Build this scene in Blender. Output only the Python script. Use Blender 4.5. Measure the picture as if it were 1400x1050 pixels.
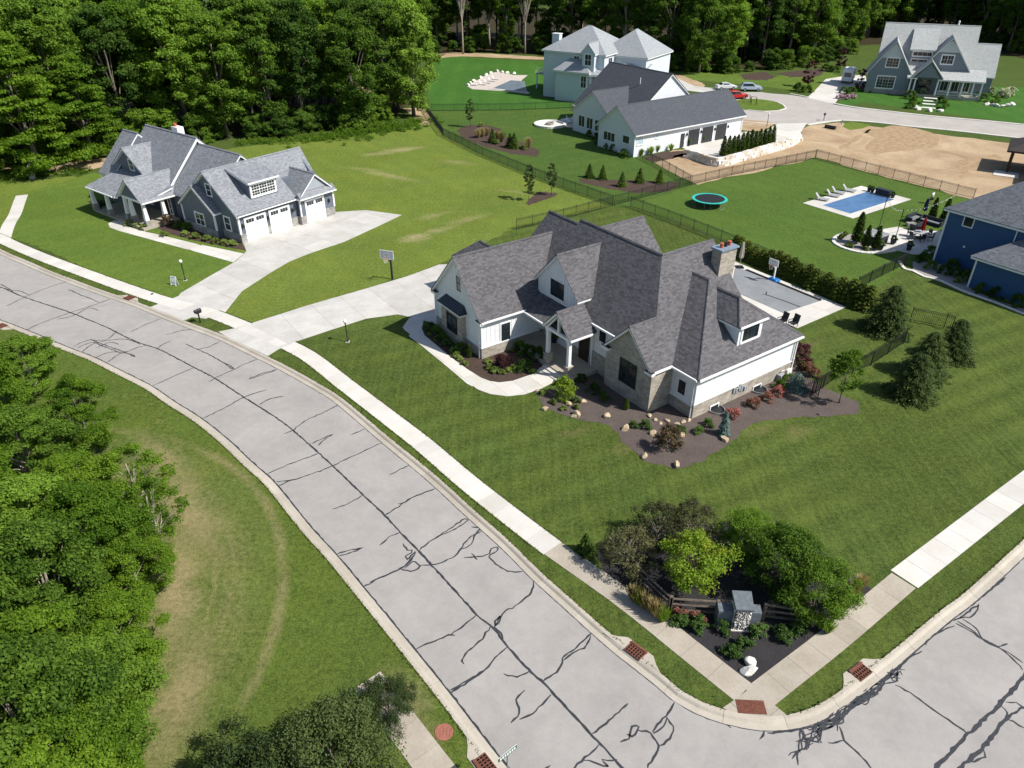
import bpy, bmesh, math, random
import numpy as np
from mathutils import Vector, Matrix
from mathutils.geometry import tessellate_polygon, delaunay_2d_cdt
R = math.radians
S = bpy.context.scene
C = S.collection
for o in list(bpy.data.objects): bpy.data.objects.remove(o)
# ---------------------------------------------------------------- camera, sky, sun, exposure
cd = bpy.data.cameras.new('camera'); cam = bpy.data.objects.new('camera', cd); C.objects.link(cam)
cam.location = (0, 0, 31); cam.rotation_euler = (R(90-32), 0, 0)
cd.sensor_width = 36; cd.lens = 36*1000/1400; cd.clip_end = 4000; cd.clip_start = .5
S.camera = cam
SUN_EL, SUN_AZ = R(47.5), R(-21)          # direction towards the sun, from +X
w = bpy.data.worlds.new('World'); S.world = w; w.use_nodes = True
nt = w.node_tree; sky = nt.nodes.new('ShaderNodeTexSky'); sky.sky_type = 'NISHITA'; sky.sun_disc = False
sky.ozone_density = 1.3; sky.sun_elevation = SUN_EL; sky.sun_rotation = R(90)-SUN_AZ
nt.links.new(sky.outputs[0], nt.nodes['Background'].inputs[0]); nt.nodes['Background'].inputs[1].default_value = .09
sl = bpy.data.lights.new('sun', 'SUN'); sl.energy = 4.6; sl.angle = R(.55); sl.color = (1, .955, .89)
so = bpy.data.objects.new('sun', sl); C.objects.link(so)
so.rotation_euler = Vector((math.cos(SUN_EL)*math.cos(SUN_AZ), math.cos(SUN_EL)*math.sin(SUN_AZ), math.sin(SUN_EL))).to_track_quat('Z', 'Y').to_euler()
so.location = (60, -20, 80)
S.view_settings.view_transform = 'Standard'; S.view_settings.look = 'None'; S.view_settings.exposure = .48; S.view_settings.gamma = 1
S.render.engine = 'CYCLES'
S.cycles.max_bounces = 5; S.cycles.transparent_max_bounces = 4

# ---------------------------------------------------------------- mesh helpers
def link(o, parent=None):
    C.objects.link(o)
    if parent: o.parent = parent
    return o
def tag(o, label=None, cat=None, group=None, kind=None):
    if label: o['label'] = label
    if cat: o['category'] = cat
    if group: o['group'] = group
    if kind: o['kind'] = kind
    return o
def empty(name, loc, rz=0, label=None, cat=None, group=None):
    o = bpy.data.objects.new(name, None); o.location = loc if len(loc) == 3 else (loc[0], loc[1], 0); o.rotation_euler = (0, 0, rz)
    o.empty_display_size = .3
    return tag(link(o), label, cat, group)
class MB:
    def __init__(s): s.v = []; s.f = []; s.m = []
    def poly(s, pts, mi=0):
        n = len(s.v); s.v += [tuple(p) for p in pts]; s.f.append(list(range(n, n+len(pts)))); s.m.append(mi)
    def hexa(s, b, t, mi=0):                      # two rings of points -> closed solid
        n = len(s.v); k = len(b); s.v += [tuple(p) for p in b]+[tuple(p) for p in t]
        s.f.append(list(range(n+k-1, n-1, -1))); s.f.append(list(range(n+k, n+2*k)))
        for i in range(k):
            j = (i+1) % k; s.f.append([n+i, n+j, n+k+j, n+k+i])
        s.m += [mi]*(k+2)
        return s
    def box(s, x0, x1, y0, y1, z0, z1, mi=0):
        b = [(x0, y0), (x1, y0), (x1, y1), (x0, y1)]
        return s.hexa([(x, y, z0) for x, y in b], [(x, y, z1) for x, y in b], mi)
    def obox(s, c, d, l, wd, z0, z1, mi=0):       # box centred at c (x,y), long axis d
        a = Vector((d[0], d[1])).normalized(); p = Vector((-a.y, a.x)); c = Vector((c[0], c[1]))
        q = [c-a*l/2-p*wd/2, c+a*l/2-p*wd/2, c+a*l/2+p*wd/2, c-a*l/2+p*wd/2]
        return s.hexa([(x.x, x.y, z0) for x in q], [(x.x, x.y, z1) for x in q], mi)
    def prism(s, pts, z0, z1, mi=0):
        a = sum(pts[i][0]*pts[(i+1) % len(pts)][1]-pts[(i+1) % len(pts)][0]*pts[i][1] for i in range(len(pts)))
        if a < 0: pts = pts[::-1]
        return s.hexa([(p[0], p[1], z0) for p in pts], [(p[0], p[1], z1) for p in pts], mi)
    def tube(s, pts, radii, n=8, mi=0, caps=True):
        pts = [Vector(p) for p in pts]; base = len(s.v)
        if not hasattr(radii, '__len__'): radii = [radii]*len(pts)
        for i, p in enumerate(pts):
            d = (pts[min(i+1, len(pts)-1)]-pts[max(i-1, 0)]).normalized()
            a = Vector((0, 0, 1)) if abs(d.z) < .9 else Vector((1, 0, 0))
            e = d.cross(a).normalized(); g = d.cross(e)
            for k in range(n):
                t = 2*math.pi*k/n; s.v.append(tuple(p+(e*math.cos(t)+g*math.sin(t))*radii[i]))
        for i in range(len(pts)-1):
            for k in range(n):
                a = base+i*n+k; b = base+i*n+(k+1) % n; s.f.append([a, a+n, b+n, b]); s.m.append(mi)
        if caps:
            s.f.append([base+k for k in range(n)]); s.m.append(mi)
            s.f.append([base+(len(pts)-1)*n+k for k in range(n-1, -1, -1)]); s.m.append(mi)
        return s
    def lathe(s, prof, c=(0, 0), n=16, mi=0):      # prof: list of (r,z)
        base = len(s.v)
        for r, z in prof:
            for k in range(n):
                t = 2*math.pi*k/n; s.v.append((c[0]+r*math.cos(t), c[1]+r*math.sin(t), z))
        for i in range(len(prof)-1):
            for k in range(n):
                a = base+i*n+k; b = base+i*n+(k+1) % n; s.f.append([a, b, b+n, a+n]); s.m.append(mi)
        s.f.append([base+k for k in range(n-1, -1, -1)]); s.m.append(mi)
        s.f.append([base+(len(prof)-1)*n+k for k in range(n)]); s.m.append(mi)
        return s
    def mesh(s, name, mats, smooth=False):
        me = bpy.data.meshes.new(name); me.from_pydata(s.v, [], s.f)
        for m in (mats if isinstance(mats, (list, tuple)) else [mats]): me.materials.append(m)
        me.polygons.foreach_set('material_index', s.m)
        if smooth: me.polygons.foreach_set('use_smooth', [True]*len(s.f))
        me.update(); return me
    def build(s, name, mats, parent=None, smooth=False, bevel=0):
        o = bpy.data.objects.new(name, s.mesh(name, mats, smooth)); link(o, parent)
        if bevel:
            b = o.modifiers.new('bevel', 'BEVEL'); b.width = bevel; b.segments = 2; b.limit_method = 'ANGLE'
        return o
def copy_tree(o, parent=None):
    c = o.copy(); C.objects.link(c)
    c.parent = parent
    for ch in list(o.children): copy_tree(ch, c)
    return c
def smooth_line(pts, step=.6, closed=False):
    """Catmull-Rom through the points, resampled to about step metres"""
    P = [Vector((p[0], p[1])) for p in pts]; n = len(P); out = []
    for i in range(n if closed else n-1):
        g = (lambda k: P[k % n]) if closed else (lambda k: P[max(0, min(n-1, k))])
        a, b, c, d = g(i-1), g(i), g(i+1), g(i+2); k = max(1, int((c-b).length/step))
        for j in range(k):
            t = j/k; out.append(.5*((2*b)+(c-a)*t+(2*a-5*b+4*c-d)*t*t+(3*b-a-3*c+d)*t**3))
    if not closed: out.append(P[-1])
    return out
def offset(line, d):
    out = []
    for i, p in enumerate(line):
        t = (line[min(i+1, len(line)-1)]-line[max(i-1, 0)]).normalized(); out.append(p+Vector((-t.y, t.x))*d)
    return out
def resample(line, step):
    L = [0]
    for a, b in zip(line, line[1:]): L.append(L[-1]+(b-a).length)
    n = max(1, round(L[-1]/step)); out = []; j = 0
    for i in range(n+1):
        t = L[-1]*i/n
        while j < len(L)-2 and L[j+1] < t: j += 1
        u = (t-L[j])/max(1e-6, L[j+1]-L[j]); out.append(line[j].lerp(line[j+1], min(1, u)))
    return out
def inside(p, poly):
    c = False; n = len(poly); x, y = p[0], p[1]
    for i in range(n):
        a = poly[i]; b = poly[i-1]
        if (a[1] > y) != (b[1] > y) and x < (b[0]-a[0])*(y-a[1])/(b[1]-a[1])+a[0]: c = not c
    return c
def sheet(name, pts, z, mat, parent=None, wob=0, seed=1):
    """flat polygon with any outline, wob = uneven edge"""
    rnd = random.Random(seed); P = [Vector((p[0], p[1])) for p in pts]
    if wob:
        q = []
        for i, a in enumerate(P):
            b = P[(i+1) % len(P)]; n = max(1, int((b-a).length/max(.35, wob*6)))
            for k in range(n): q.append(a.lerp(b, k/n)+Vector((rnd.gauss(0, wob), rnd.gauss(0, wob))))
        P = q
    tri = tessellate_polygon([[Vector((p.x, p.y, 0)) for p in P]])
    me = bpy.data.meshes.new(name); me.from_pydata([(p.x, p.y, z) for p in P], [], [list(t) for t in tri])
    bm = bmesh.new(); bm.from_mesh(me); bm.normal_update()
    for f in bm.faces:
        if f.normal.z < 0: f.normal_flip()
    bm.to_mesh(me); bm.free(); me.materials.append(mat)
    return link(bpy.data.objects.new(name, me), parent)

# ---------------------------------------------------------------- materials
MATS = {}
class NT:
    def __init__(s, name):
        s.mat = bpy.data.materials.new(name); s.mat.use_nodes = True; s.t = s.mat.node_tree; s.b = s.t.nodes['Principled BSDF']
        s.out = s.t.nodes['Material Output']; MATS[name] = s.mat
    def n(s, typ, **kw):
        x = s.t.nodes.new('ShaderNode'+typ)
        for k, v in kw.items():
            if k.startswith('_'): setattr(x, k[1:], v)
            else:
                i = int(k[1:]) if k[0] == 'i' and k[1:].isdigit() else k
                s.set(x.inputs[i], v)
        return x
    def set(s, sock, v):
        if isinstance(v, bpy.types.NodeSocket): s.t.links.new(v, sock)
        elif isinstance(v, bpy.types.Node): s.t.links.new(v.outputs[0], sock)
        elif isinstance(v, tuple) and len(v) == 3 and sock.type == 'RGBA': sock.default_value = (*v, 1)
        else: sock.default_value = v
    def pos(s): return s.n('NewGeometry').outputs['Position']
    def obj(s): return s.n('TexCoord').outputs['Object']
    def noise(s, vec, scale, detail=4, rough=.6, dist=0): return s.n('TexNoise', Vector=vec, Scale=scale, Detail=detail, Roughness=rough, Distortion=dist).outputs[0]
    def math(s, op, a, b=0., c=None, clamp=False):
        x = s.n('Math', _operation=op, i0=a, i1=b)
        if c is not None: s.set(x.inputs[2], c)
        x.use_clamp = clamp; return x.outputs[0]
    def ramp(s, f, a, b, c0=(0, 0, 0), c1=(1, 1, 1)):
        x = s.n('MapRange', Value=f); x.inputs[1].default_value = a; x.inputs[2].default_value = b; x.clamp = True
        if c0 == (0, 0, 0) and c1 == (1, 1, 1): return x.outputs[0]
        return s.mix(x.outputs[0], c0, c1)
    def mix(s, f, a, b, mode='MIX'):
        x = s.n('Mix', _data_type='RGBA', _blend_type=mode)
        s.set(x.inputs[0], f); s.set(x.inputs[6], a); s.set(x.inputs[7], b); return x.outputs[2]
    def bump(s, h, strength=.3, dist=.02):
        x = s.n('Bump', Height=h, Strength=strength, Distance=dist); s.set(s.b.inputs['Normal'], x); return x
    def done(s, col, rough=.7, spec=.3, metal=0):
        s.set(s.b.inputs['Base Color'], col); s.set(s.b.inputs['Roughness'], rough); s.b.inputs['Specular IOR Level'].default_value = spec
        s.b.inputs['Metallic'].default_value = metal; return s.mat
def plain(name, c, rough=.5, spec=.4, var=.12, scale=3., metal=0, bump=0):
    if name in MATS: return MATS[name]
    t = NT(name); n = t.noise(t.pos(), scale, 5); d = tuple(x*(1-var) for x in c); l = tuple(min(1, x*(1+var)) for x in c)
    if bump: t.bump(t.noise(t.pos(), scale*12, 3), bump)
    return t.done(t.ramp(n, .3, .7, d, l), t.ramp(n, .2, .8, (rough*.85,)*3, (min(1, rough*1.15),)*3), spec, metal)
def lawn(name, dark, light, dry=(.16, .13, .05), dryness=.3, ang=0, width=1., stripe=.12, spots=(), fine=1., arc=None):
    t = NT(name); p = t.pos(); big = t.noise(p, .09, 5, .65); mid = t.noise(p, .6, 6, .75); fin = t.noise(p, 3.2, 6, .85); blades = t.noise(p, 11., 4, .9)
    s = t.n('SeparateXYZ', Vector=p)
    a = t.math('ADD', t.math('MULTIPLY', s.outputs[0], math.cos(ang)), t.math('MULTIPLY', s.outputs[1], math.sin(ang)))
    m = t.n('Mapping', Vector=p); m.inputs['Rotation'].default_value = (0, 0, -ang); m.inputs['Scale'].default_value = (2.4, .16, 1)
    streak = t.noise(m.outputs[0], 1.1, 5, .75)
    st = t.math('SINE', t.math('MULTIPLY', t.math('ADD', a, t.math('MULTIPLY', mid, .7)), math.pi/width)); st = t.math('MULTIPLY', st, t.ramp(big, .35, .7))
    f = t.math('ADD', t.math('MULTIPLY', big, .5), t.math('MULTIPLY', mid, .4)); f = t.math('ADD', f, t.math('MULTIPLY', st, stripe*.4)); f = t.math('ADD', f, t.math('MULTIPLY', t.math('SUBTRACT', streak, .5), stripe*2.4))
    f = t.math('ADD', f, t.math('MULTIPLY', t.math('SUBTRACT', fin, .5), 1.9*fine)); f = t.math('ADD', f, t.math('MULTIPLY', t.math('SUBTRACT', blades, .5), 2.6*fine))
    col = t.ramp(f, .02, .88, dark, light)
    hue = t.ramp(t.noise(p, .21, 5, .7), .35, .7); col = t.mix(t.math('MULTIPLY', hue, .32), col, t.mix(1., col, (1.4, 1.04, .75), 'MULTIPLY'))
    dm = t.noise(p, .33, 7, .78, .8); dd = t.ramp(t.math('ADD', dm, t.math('MULTIPLY', t.math('SUBTRACT', fin, .5), .9)), .78-dryness*.35, 1.02-dryness*.2)
    dd = t.math('MULTIPLY', dd, .75)
    if spots:
        wv = t.n('VectorMath', _operation='SCALE', Vector=t.n('VectorMath', _operation='SUBTRACT', i0=t.n('TexNoise', Vector=p, Scale=.55, Detail=5., Roughness=.75).outputs['Color'], i1=(.5, .5, .5)).outputs[0]); wv.inputs['Scale'].default_value = 3.4
        s = t.n('SeparateXYZ', Vector=t.n('VectorMath', _operation='ADD', i0=p, i1=wv.outputs[0]).outputs[0])
    br = t.ramp(t.math('ADD', t.math('MULTIPLY', fin, .6), t.math('MULTIPLY', blades, .4)), .3, .62)
    for (x, y, rx, ry, ro, k) in spots:
        dx = t.math('SUBTRACT', s.outputs[0], x); dy = t.math('SUBTRACT', s.outputs[1], y); c, q = math.cos(ro), math.sin(ro)
        e = t.math('DIVIDE', t.math('ADD', t.math('MULTIPLY', dx, c), t.math('MULTIPLY', dy, q)), rx); g = t.math('DIVIDE', t.math('SUBTRACT', t.math('MULTIPLY', dy, c), t.math('MULTIPLY', dx, q)), ry)
        r = t.math('SQRT', t.math('ADD', t.math('MULTIPLY', e, e), t.math('MULTIPLY', g, g)))
        dd = t.math('MAXIMUM', dd, t.math('MULTIPLY', t.math('MULTIPLY', t.ramp(r, 1.35, .1), k), t.math('ADD', .35, t.math('MULTIPLY', br, .75))))
    if arc:                                        # mower tracks: dry rings round a turning centre
        rr = t.n('VectorMath', _operation='DISTANCE', i0=p, i1=(arc[0], arc[1], 0.)).outputs['Value']; rr = t.math('ADD', rr, t.math('MULTIPLY', t.math('SUBTRACT', mid, .5), .5))
        v = t.n('CombineXYZ', i0=t.math('MULTIPLY', rr, 1.5), i1=t.math('MULTIPLY', s.outputs[1], .05)).outputs[0]; ring = t.ramp(t.math('ADD', t.noise(v, 1., 5, .7), t.math('MULTIPLY', t.math('SUBTRACT', fin, .5), .5)), .36, .7)
        ring = t.math('MULTIPLY', ring, t.math('MULTIPLY', t.ramp(rr, arc[3], arc[2]), t.math('ADD', .3, t.math('MULTIPLY', br, .8)))); dd = t.math('MAXIMUM', dd, t.math('MULTIPLY', ring, arc[4]))
        trk = t.math('MULTIPLY', t.ramp(t.math('ABSOLUTE', t.math('SUBTRACT', rr, arc[5])), .5, .05), t.math('MULTIPLY', t.math('ADD', .1, t.math('MULTIPLY', br, .5)), t.ramp(big, .42, .6)))  ; dd = t.math('MAXIMUM', dd, trk)
    t.bump(t.math('ADD', fin, blades), .7, .08)
    return t.done(t.mix(dd, col, t.mix(br, tuple(v*.6 for v in dry), dry)), .9, .1)
def concrete(name, c, dirt=.25):
    t = NT(name); p = t.pos(); a = t.noise(p, .5, 6, .65); b = t.noise(p, 7, 5, .7); g = t.noise(p, 60, 2)
    oi = t.n('ObjectInfo').outputs['Random']
    f = t.math('ADD', t.math('MULTIPLY', a, .6), t.math('MULTIPLY', b, .4)); d = tuple(x*(1-dirt)*q for x, q in zip(c, (1, .97, .9)))
    col = t.ramp(f, .32, .62, d, c); k = t.math('ADD', .88, t.math('MULTIPLY', oi, .15))
    col = t.mix(1., col, t.n('CombineColor', i0=k, i1=k, i2=k), 'MULTIPLY')
    t.bump(g, .15, .01); return t.done(col, .85, .25)
def asphalt(name, c):
    t = NT(name); p = t.pos(); a = t.noise(p, .3, 6, .65, .5); b = t.noise(p, 1.6, 6, .75, .4); g = t.noise(p, 30, 3, .8); v = t.n('TexVoronoi', Vector=p, Scale=38.).outputs[0]
    f = t.math('ADD', t.math('MULTIPLY', a, .5), t.math('MULTIPLY', b, .35)); f = t.math('ADD', f, t.math('MULTIPLY', g, .4)); f = t.math('SUBTRACT', f, .11)
    col = t.ramp(f, .36, .68, tuple(x*.8 for x in c), tuple(x*1.1 for x in c))
    sp = t.ramp(t.noise(p, 18, 4, .85), .66, .74); col = t.mix(t.math('MULTIPLY', sp, .35), col, tuple(x*.55 for x in c))
    t.bump(v, .25, .01); return t.done(col, .9, .2)
def facing_coords(t):
    """(along the surface, height) in the building's own axes"""
    o = t.n('Separate'+'XYZ', Vector=t.obj()); ge = t.n('NewGeometry')
    nn = t.n('VectorTransform', _vector_type='NORMAL', _convert_from='WORLD', _convert_to='OBJECT', Vector=ge.outputs['True Normal'])
    ns = t.n('Separate'+'XYZ', Vector=nn.outputs[0])
    g = t.math('GREATER_THAN', t.math('ABSOLUTE', ns.outputs[0]), t.math('ABSOLUTE', ns.outputs[1]))
    h = t.math('ADD', t.math('MULTIPLY', g, o.outputs[1]), t.math('MULTIPLY', t.math('SUBTRACT', 1., g), o.outputs[0]))
    return t.n('CombineXYZ', i0=h, i1=o.outputs[2]).outputs[0]
def shingle(name, c, var=.3):
    t = NT(name); fc = facing_coords(t)
    br = t.n('TexBrick', Vector=fc, Scale=1., _offset=.37, _offset_frequency=2); br.inputs['Color1'].default_value = (0, 0, 0, 1); br.inputs['Color2'].default_value = (1, 1, 1, 1); br.inputs['Mortar'].default_value = (.0, .0, .0, 1)
    br.inputs['Mortar Size'].default_value = .006; br.inputs['Mortar Smooth'].default_value = .2; br.inputs['Brick Width'].default_value = .3; br.inputs['Row Height'].default_value = .105
    m = t.n('Mapping', Vector=fc); m.inputs['Scale'].default_value = (6.5, 4.6, 1); tab = t.noise(m.outputs[0], 1.5, 5, .9)
    big = t.noise(t.obj(), .3, 4, .6); fin = t.noise(t.obj(), 25, 3, .8)
    f = t.math('ADD', t.math('MULTIPLY', br.outputs[0], .34), t.math('MULTIPLY', tab, 1.25)); f = t.math('ADD', f, t.math('MULTIPLY', big, .14)); f = t.math('ADD', f, t.math('MULTIPLY', t.math('SUBTRACT', fin, .5), .7))
    col = t.ramp(f, .5, 1.12, tuple(x*(1-var*1.35) for x in c), tuple(x*(1+var*1.25) for x in c))
    t.bump(t.math('SUBTRACT', 1., br.outputs[1]), .35, .012); return t.done(col, .88, .25)
def stone(name, c1, c2, mort, bw=.42, rh=.14):
    t = NT(name); fc = facing_coords(t)

    d = t.n('VectorMath', _operation='SCALE', Vector=t.n('TexNoise', Vector=fc, Scale=3., Detail=2.).outputs['Color']); d.inputs['Scale'].default_value = .06
    v = t.n('VectorMath', _operation='ADD', i0=fc, i1=d.outputs[0]).outputs[0]
    br = t.n('TexBrick', Vector=v, Scale=1., _offset=.43, _squash=1.6, _squash_frequency=3); br.inputs['Color1'].default_value = (*c1, 1); br.inputs['Color2'].default_value = (*c2, 1); br.inputs['Mortar'].default_value = (*mort, 1)
    br.inputs['Mortar Size'].default_value = .012; br.inputs['Brick Width'].default_value = bw; br.inputs['Row Height'].default_value = rh
    n = t.noise(t.obj(), 1.7, 6, .75); k = t.ramp(n, .3, .72, (.62, .6, .56), (1.12, 1.1, 1.06))
    t.bump(t.math('ADD', t.math('SUBTRACT', 1., br.outputs[1]), t.math('MULTIPLY', t.noise(t.obj(), 14, 4), .6)), .6, .03)
    return t.done(t.mix(1., br.outputs[0], k, 'MULTIPLY'), .85, .2)
def siding(name, c, lap=.16):
    t = NT(name); s = t.n('Separate'+'XYZ', Vector=t.obj()); saw = t.math('FRACT', t.math('DIVIDE', s.outputs[2], lap))
    n = t.noise(t.pos(), 1.2, 5); t.bump(saw, .7, .02)
    return t.done(t.ramp(n, .3, .7, tuple(x*.92 for x in c), c), .55, .35)
def glass(name='window_glass', c=(.012, .016, .02)):
    t = NT(name); n = t.noise(t.pos(), .8, 3); t.bump(t.noise(t.pos(), 1.5, 2), .04, .05); return t.done(t.ramp(n, .35, .65, c, tuple(x*2.6 for x in c)), .07, .6)
def leafmat(name, dark, light, trans=.44, yellow=None, warm=True):
    t = NT(name); wk = ((1.5, 1.3, .9), (1.75, 1.4, .95)) if warm else ((1.1,)*3, (1.15,)*3); dark = tuple(v*k for v, k in zip(dark, wk[0])); light = tuple(v*k for v, k in zip(light, wk[1])); at = t.n('Attribute', _attribute_name='tint'); oi = t.n('ObjectInfo').outputs['Random']
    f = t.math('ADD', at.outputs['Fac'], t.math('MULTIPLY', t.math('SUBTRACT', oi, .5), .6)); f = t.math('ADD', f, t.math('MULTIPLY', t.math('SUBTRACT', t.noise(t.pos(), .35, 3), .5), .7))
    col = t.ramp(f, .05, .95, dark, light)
    if yellow: col = t.mix(t.ramp(t.noise(t.pos(), 1.3, 3), .5, .68), col, yellow)
    t.done(col, .6, .12)
    tr = t.n('BsdfTranslucent', Color=t.mix(1., col, (1.25, 1.3, .55), 'MULTIPLY')); mx = t.n('MixShader', Fac=trans, i1=t.b.outputs[0], i2=tr.outputs[0]); t.t.links.new(mx.outputs[0], t.out.inputs[0])
    return t.mat
def mulch(name, c, fl=(.3, .24, .2)):
    t = NT(name); p = t.pos(); m = t.n('Mapping', Vector=p); m.inputs['Rotation'].default_value = (0, 0, .6); m.inputs['Scale'].default_value = (1, 2.6, 1)
    a = t.noise(m.outputs[0], 11, 5, .8); b = t.noise(p, .8, 4); f = t.math('ADD', t.math('MULTIPLY', a, .8), t.math('MULTIPLY', b, .2))
    col = t.ramp(f, .35, .68, tuple(x*.5 for x in c), tuple(x*1.5 for x in c)); col = t.mix(t.ramp(t.noise(p, 24, 3, .8), .66, .74), col, fl)
    t.bump(a, .9, .06); return t.done(col, .95, .1)

# ================================================================ THE SETTING
HA = R(34.8)                                    # main direction of the plots
m_lot = lawn('lawn_olive', (.02, .039, .008), (.113, .162, .034), (.2, .17, .07), .36, HA+R(90)-R(8), 1.1, .34,
    [(*p, 1.3, .5, .5, .55) for p in [(4.50,43.11),(8.24,41.35),(20.67,43.11),(18.02,43.11),(26.30,56.27)]])
m_verge = lawn('lawn_verge', (.026, .05, .009), (.13, .188, .034), (.4, .31, .17), .5, R(60), 1.4, .1,
    [(*(-20.34,34.52), 6.0, 1.5, 2.25, .8), (*(-18.69,28.53), 6.0, 1.5, 1.9, .85), (*(-15.84,21.69), 4.5, 1.5, 1.7, .75), (*(-23.79,39.69), 4.5, 1.2, 2.4, .7), (*(-4.81,21.11), 2.2, .9, 2.2, .5)], 1., (-30.86, 24.79, 13.0, 19.0, .75, 18.5))
m_yard2 = lawn('lawn_patchy', (.042, .078, .012), (.19, .25, .046), (.4, .34, .18), .46, HA, 1.6, .1,
    [(*p, *q) for p, q in zip([(-18.23,122.02),(-18.28,107.46),(-11.36,82.08),(-8.81,84.53),(-22.03,110.51),(-8.52,114.55),(-21.23,119.73),(-5.48,88.43),(0.00,99.74),(-10.00,89.79)], [(4, 1.3, .5, .8), (5, 1., 2.6, .6), (2.2, 1.2, .6, .85), (2.6, .8, .7, .6), (4, .7, 2.8, .4), (3, 1, 2.7, .4), (3, 1, .4, .6), (3, .9, .6, .5), (3, .5, 2.6, .35), (2.4, .8, .6, .5)])])
m_front2 = lawn('lawn_bright', (.032, .074, .011), (.15, .225, .04), (.25, .21, .1), .24, R(-40), 1.2, .12)
m_yard3 = lawn('lawn_deep', (.02, .052, .01), (.095, .16, .032), (.12, .13, .05), .16, HA+R(90), 1.5, .16)
m_yard4 = lawn('lawn_vivid', (.016, .062, .01), (.075, .185, .03), (.1, .17, .03), .05, R(0), 2.4, .22)
m_pool = lawn('lawn_pool', (.026, .06, .01), (.11, .182, .034), (.16, .17, .05), .16, HA, 1.5, .1)
m_wild = lawn('wild_grass', (.025, .055, .01), (.09, .13, .03), (.2, .15, .08), .45, 0, 9, 0, [], 1.4)
m_conc = concrete('concrete_new', (.6, .58, .54), .13)
m_drive = concrete('concrete_drive', (.55, .535, .505), .26)
m_old = concrete('concrete_old', (.43, .385, .32), .28)
m_kerb = concrete('concrete_kerb', (.46, .42, .355), .22)
m_asph = asphalt('asphalt_grey', (.335, .316, .295))
m_asph2 = asphalt('asphalt_far', (.4, .37, .335))
m_tar = plain('tar_seal', (.034, .037, .042), .6, .35, .3, 6)
m_dirt = NT('bare_dirt'); _p = m_dirt.pos(); _f = m_dirt.math('ADD', m_dirt.math('MULTIPLY', m_dirt.noise(_p, .1, 6, .7, 1.2), .65), m_dirt.math('MULTIPLY', m_dirt.noise(_p, 2.5, 6, .8), .4)); m_dirt.bump(m_dirt.noise(_p, 1.2, 6, .7), .6, .15)
m_dirt = m_dirt.done(m_dirt.ramp(_f, .36, .66, (.25, .165, .095), (.47, .36, .23)), .95, .1)
m_mulch = mulch('mulch_brown', (.075, .052, .042))
m_mulch2 = mulch('mulch_grey', (.115, .092, .082), (.3, .26, .24))
m_mulch3 = mulch('mulch_black', (.042, .04, .042), (.16, .15, .15))

# ---- the two roads: north edge of the curved road, round the corner, along the crossing road
NE = [(-74.72,90.91),(-64.97,83.05),(-57.33,77.20),(-53.33,74.48),(-49.52,71.86),(-45.71,69.44),(-41.23,66.67),(-36.82,64.12),(-32.76,61.44),(-29.26,59.23),(-25.95,57.14),(-21.69,53.90)]+[(-19.02,51.83),(-15.64,48.95),(-13.49,46.91),(-9.28,41.96),(-7.03,39.40),(-5.02,37.02),(-2.87,34.28),(-0.78,31.71)]+[(1.23,28.96),(2.39,27.54),(4.10,25.42),(5.30,24.00)]+[(5.69,23.61),(6.99,22.24),(7.68,21.41),(8.58,20.79),(9.87,20.23),(11.01,19.98),(11.99,19.91),(13.03,20.02),(14.15,20.34),(15.39,20.96),(16.77,21.82),(18.24,22.79),(19.77,23.80)]+[(23.33,26.26),(25.49,27.65)]
NE += [(NE[-1][0]+d*math.cos(R(36)), NE[-1][1]+d*math.sin(R(36))) for d in (8, 20, 34, 60)]
NE = smooth_line([(NE[0][0]-26, NE[0][1]+15)]+NE, .7)
SE_ = [(-64.21,69.71),(-57.03,65.75),(-51.66,63.07),(-47.71,60.99),(-44.14,59.02),(-38.96,55.94),(-35.54,54.01),(-32.04,51.66),(-28.77,49.44),(-25.91,47.06),(-23.09,44.83),(-20.02,41.96)]+[(-18.10,39.93),(-16.42,38.27),(-15.38,37.13),(-12.33,33.30),(-10.23,30.90)]+[(-8.28,28.48),(-5.01,24.40),(-2.93,21.76),(-1.50,19.86),(-0.19,18.16),(0.56,17.16)]
SE_ = smooth_line([(SE_[0][0]-26, SE_[0][1]+15)]+SE_+[(SE_[-1][0]+1.2, SE_[-1][1]-3), (SE_[-1][0]-2.5, SE_[-1][1]-8), (SE_[-1][0]-12, SE_[-1][1]-16)], .7)
KW = .62
NK = offset(NE, KW); SK = offset(SE_, -KW)
far_e = NE[-1]; tail = [(far_e.x+6, far_e.y-9.5)]
b2 = [(SE_[-1].x+3, SE_[-1].y-7)]
road_hole = [tuple(p) for p in NK]+[(NK[-1].x+6.2, NK[-1].y-10.5), (SK[-1].x+4, SK[-1].y-8)]+[tuple(p) for p in SK[::-1]]
def dedupe(P):
    out = []
    for p in P:
        if not out or (abs(p[0]-out[-1][0])+abs(p[1]-out[-1][1])) > .02: out.append(p)
    return out
road_hole = dedupe(road_hole)
BIG = 2200
outer = [(-BIG, -BIG), (BIG, -BIG), (BIG, BIG), (-BIG, BIG)]
def ground_mesh(name, outer, hole, z, mat):
    pts = outer+hole; tri = tessellate_polygon([[Vector((*p, 0)) for p in outer], [Vector((*p, 0)) for p in hole]])
    bm = bmesh.new(); vs = [bm.verts.new((*p, z)) for p in pts]
    for t in tri:
        f = bm.faces.new([vs[i] for i in t]); f.normal_update()
        if f.normal.z < 0: f.normal_flip()
    me = bpy.data.meshes.new(name); bm.to_mesh(me); bm.free(); me.materials.append(mat); return link(bpy.data.objects.new(name, me))
m_litter = lawn('leaf_litter', (.018, .016, .008), (.06, .05, .025), (.1, .07, .04), .3, 0, 9, 0)
tag(ground_mesh('ground', outer, road_hole, 0, m_wild), kind='structure')
ROADZ = -.11
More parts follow.
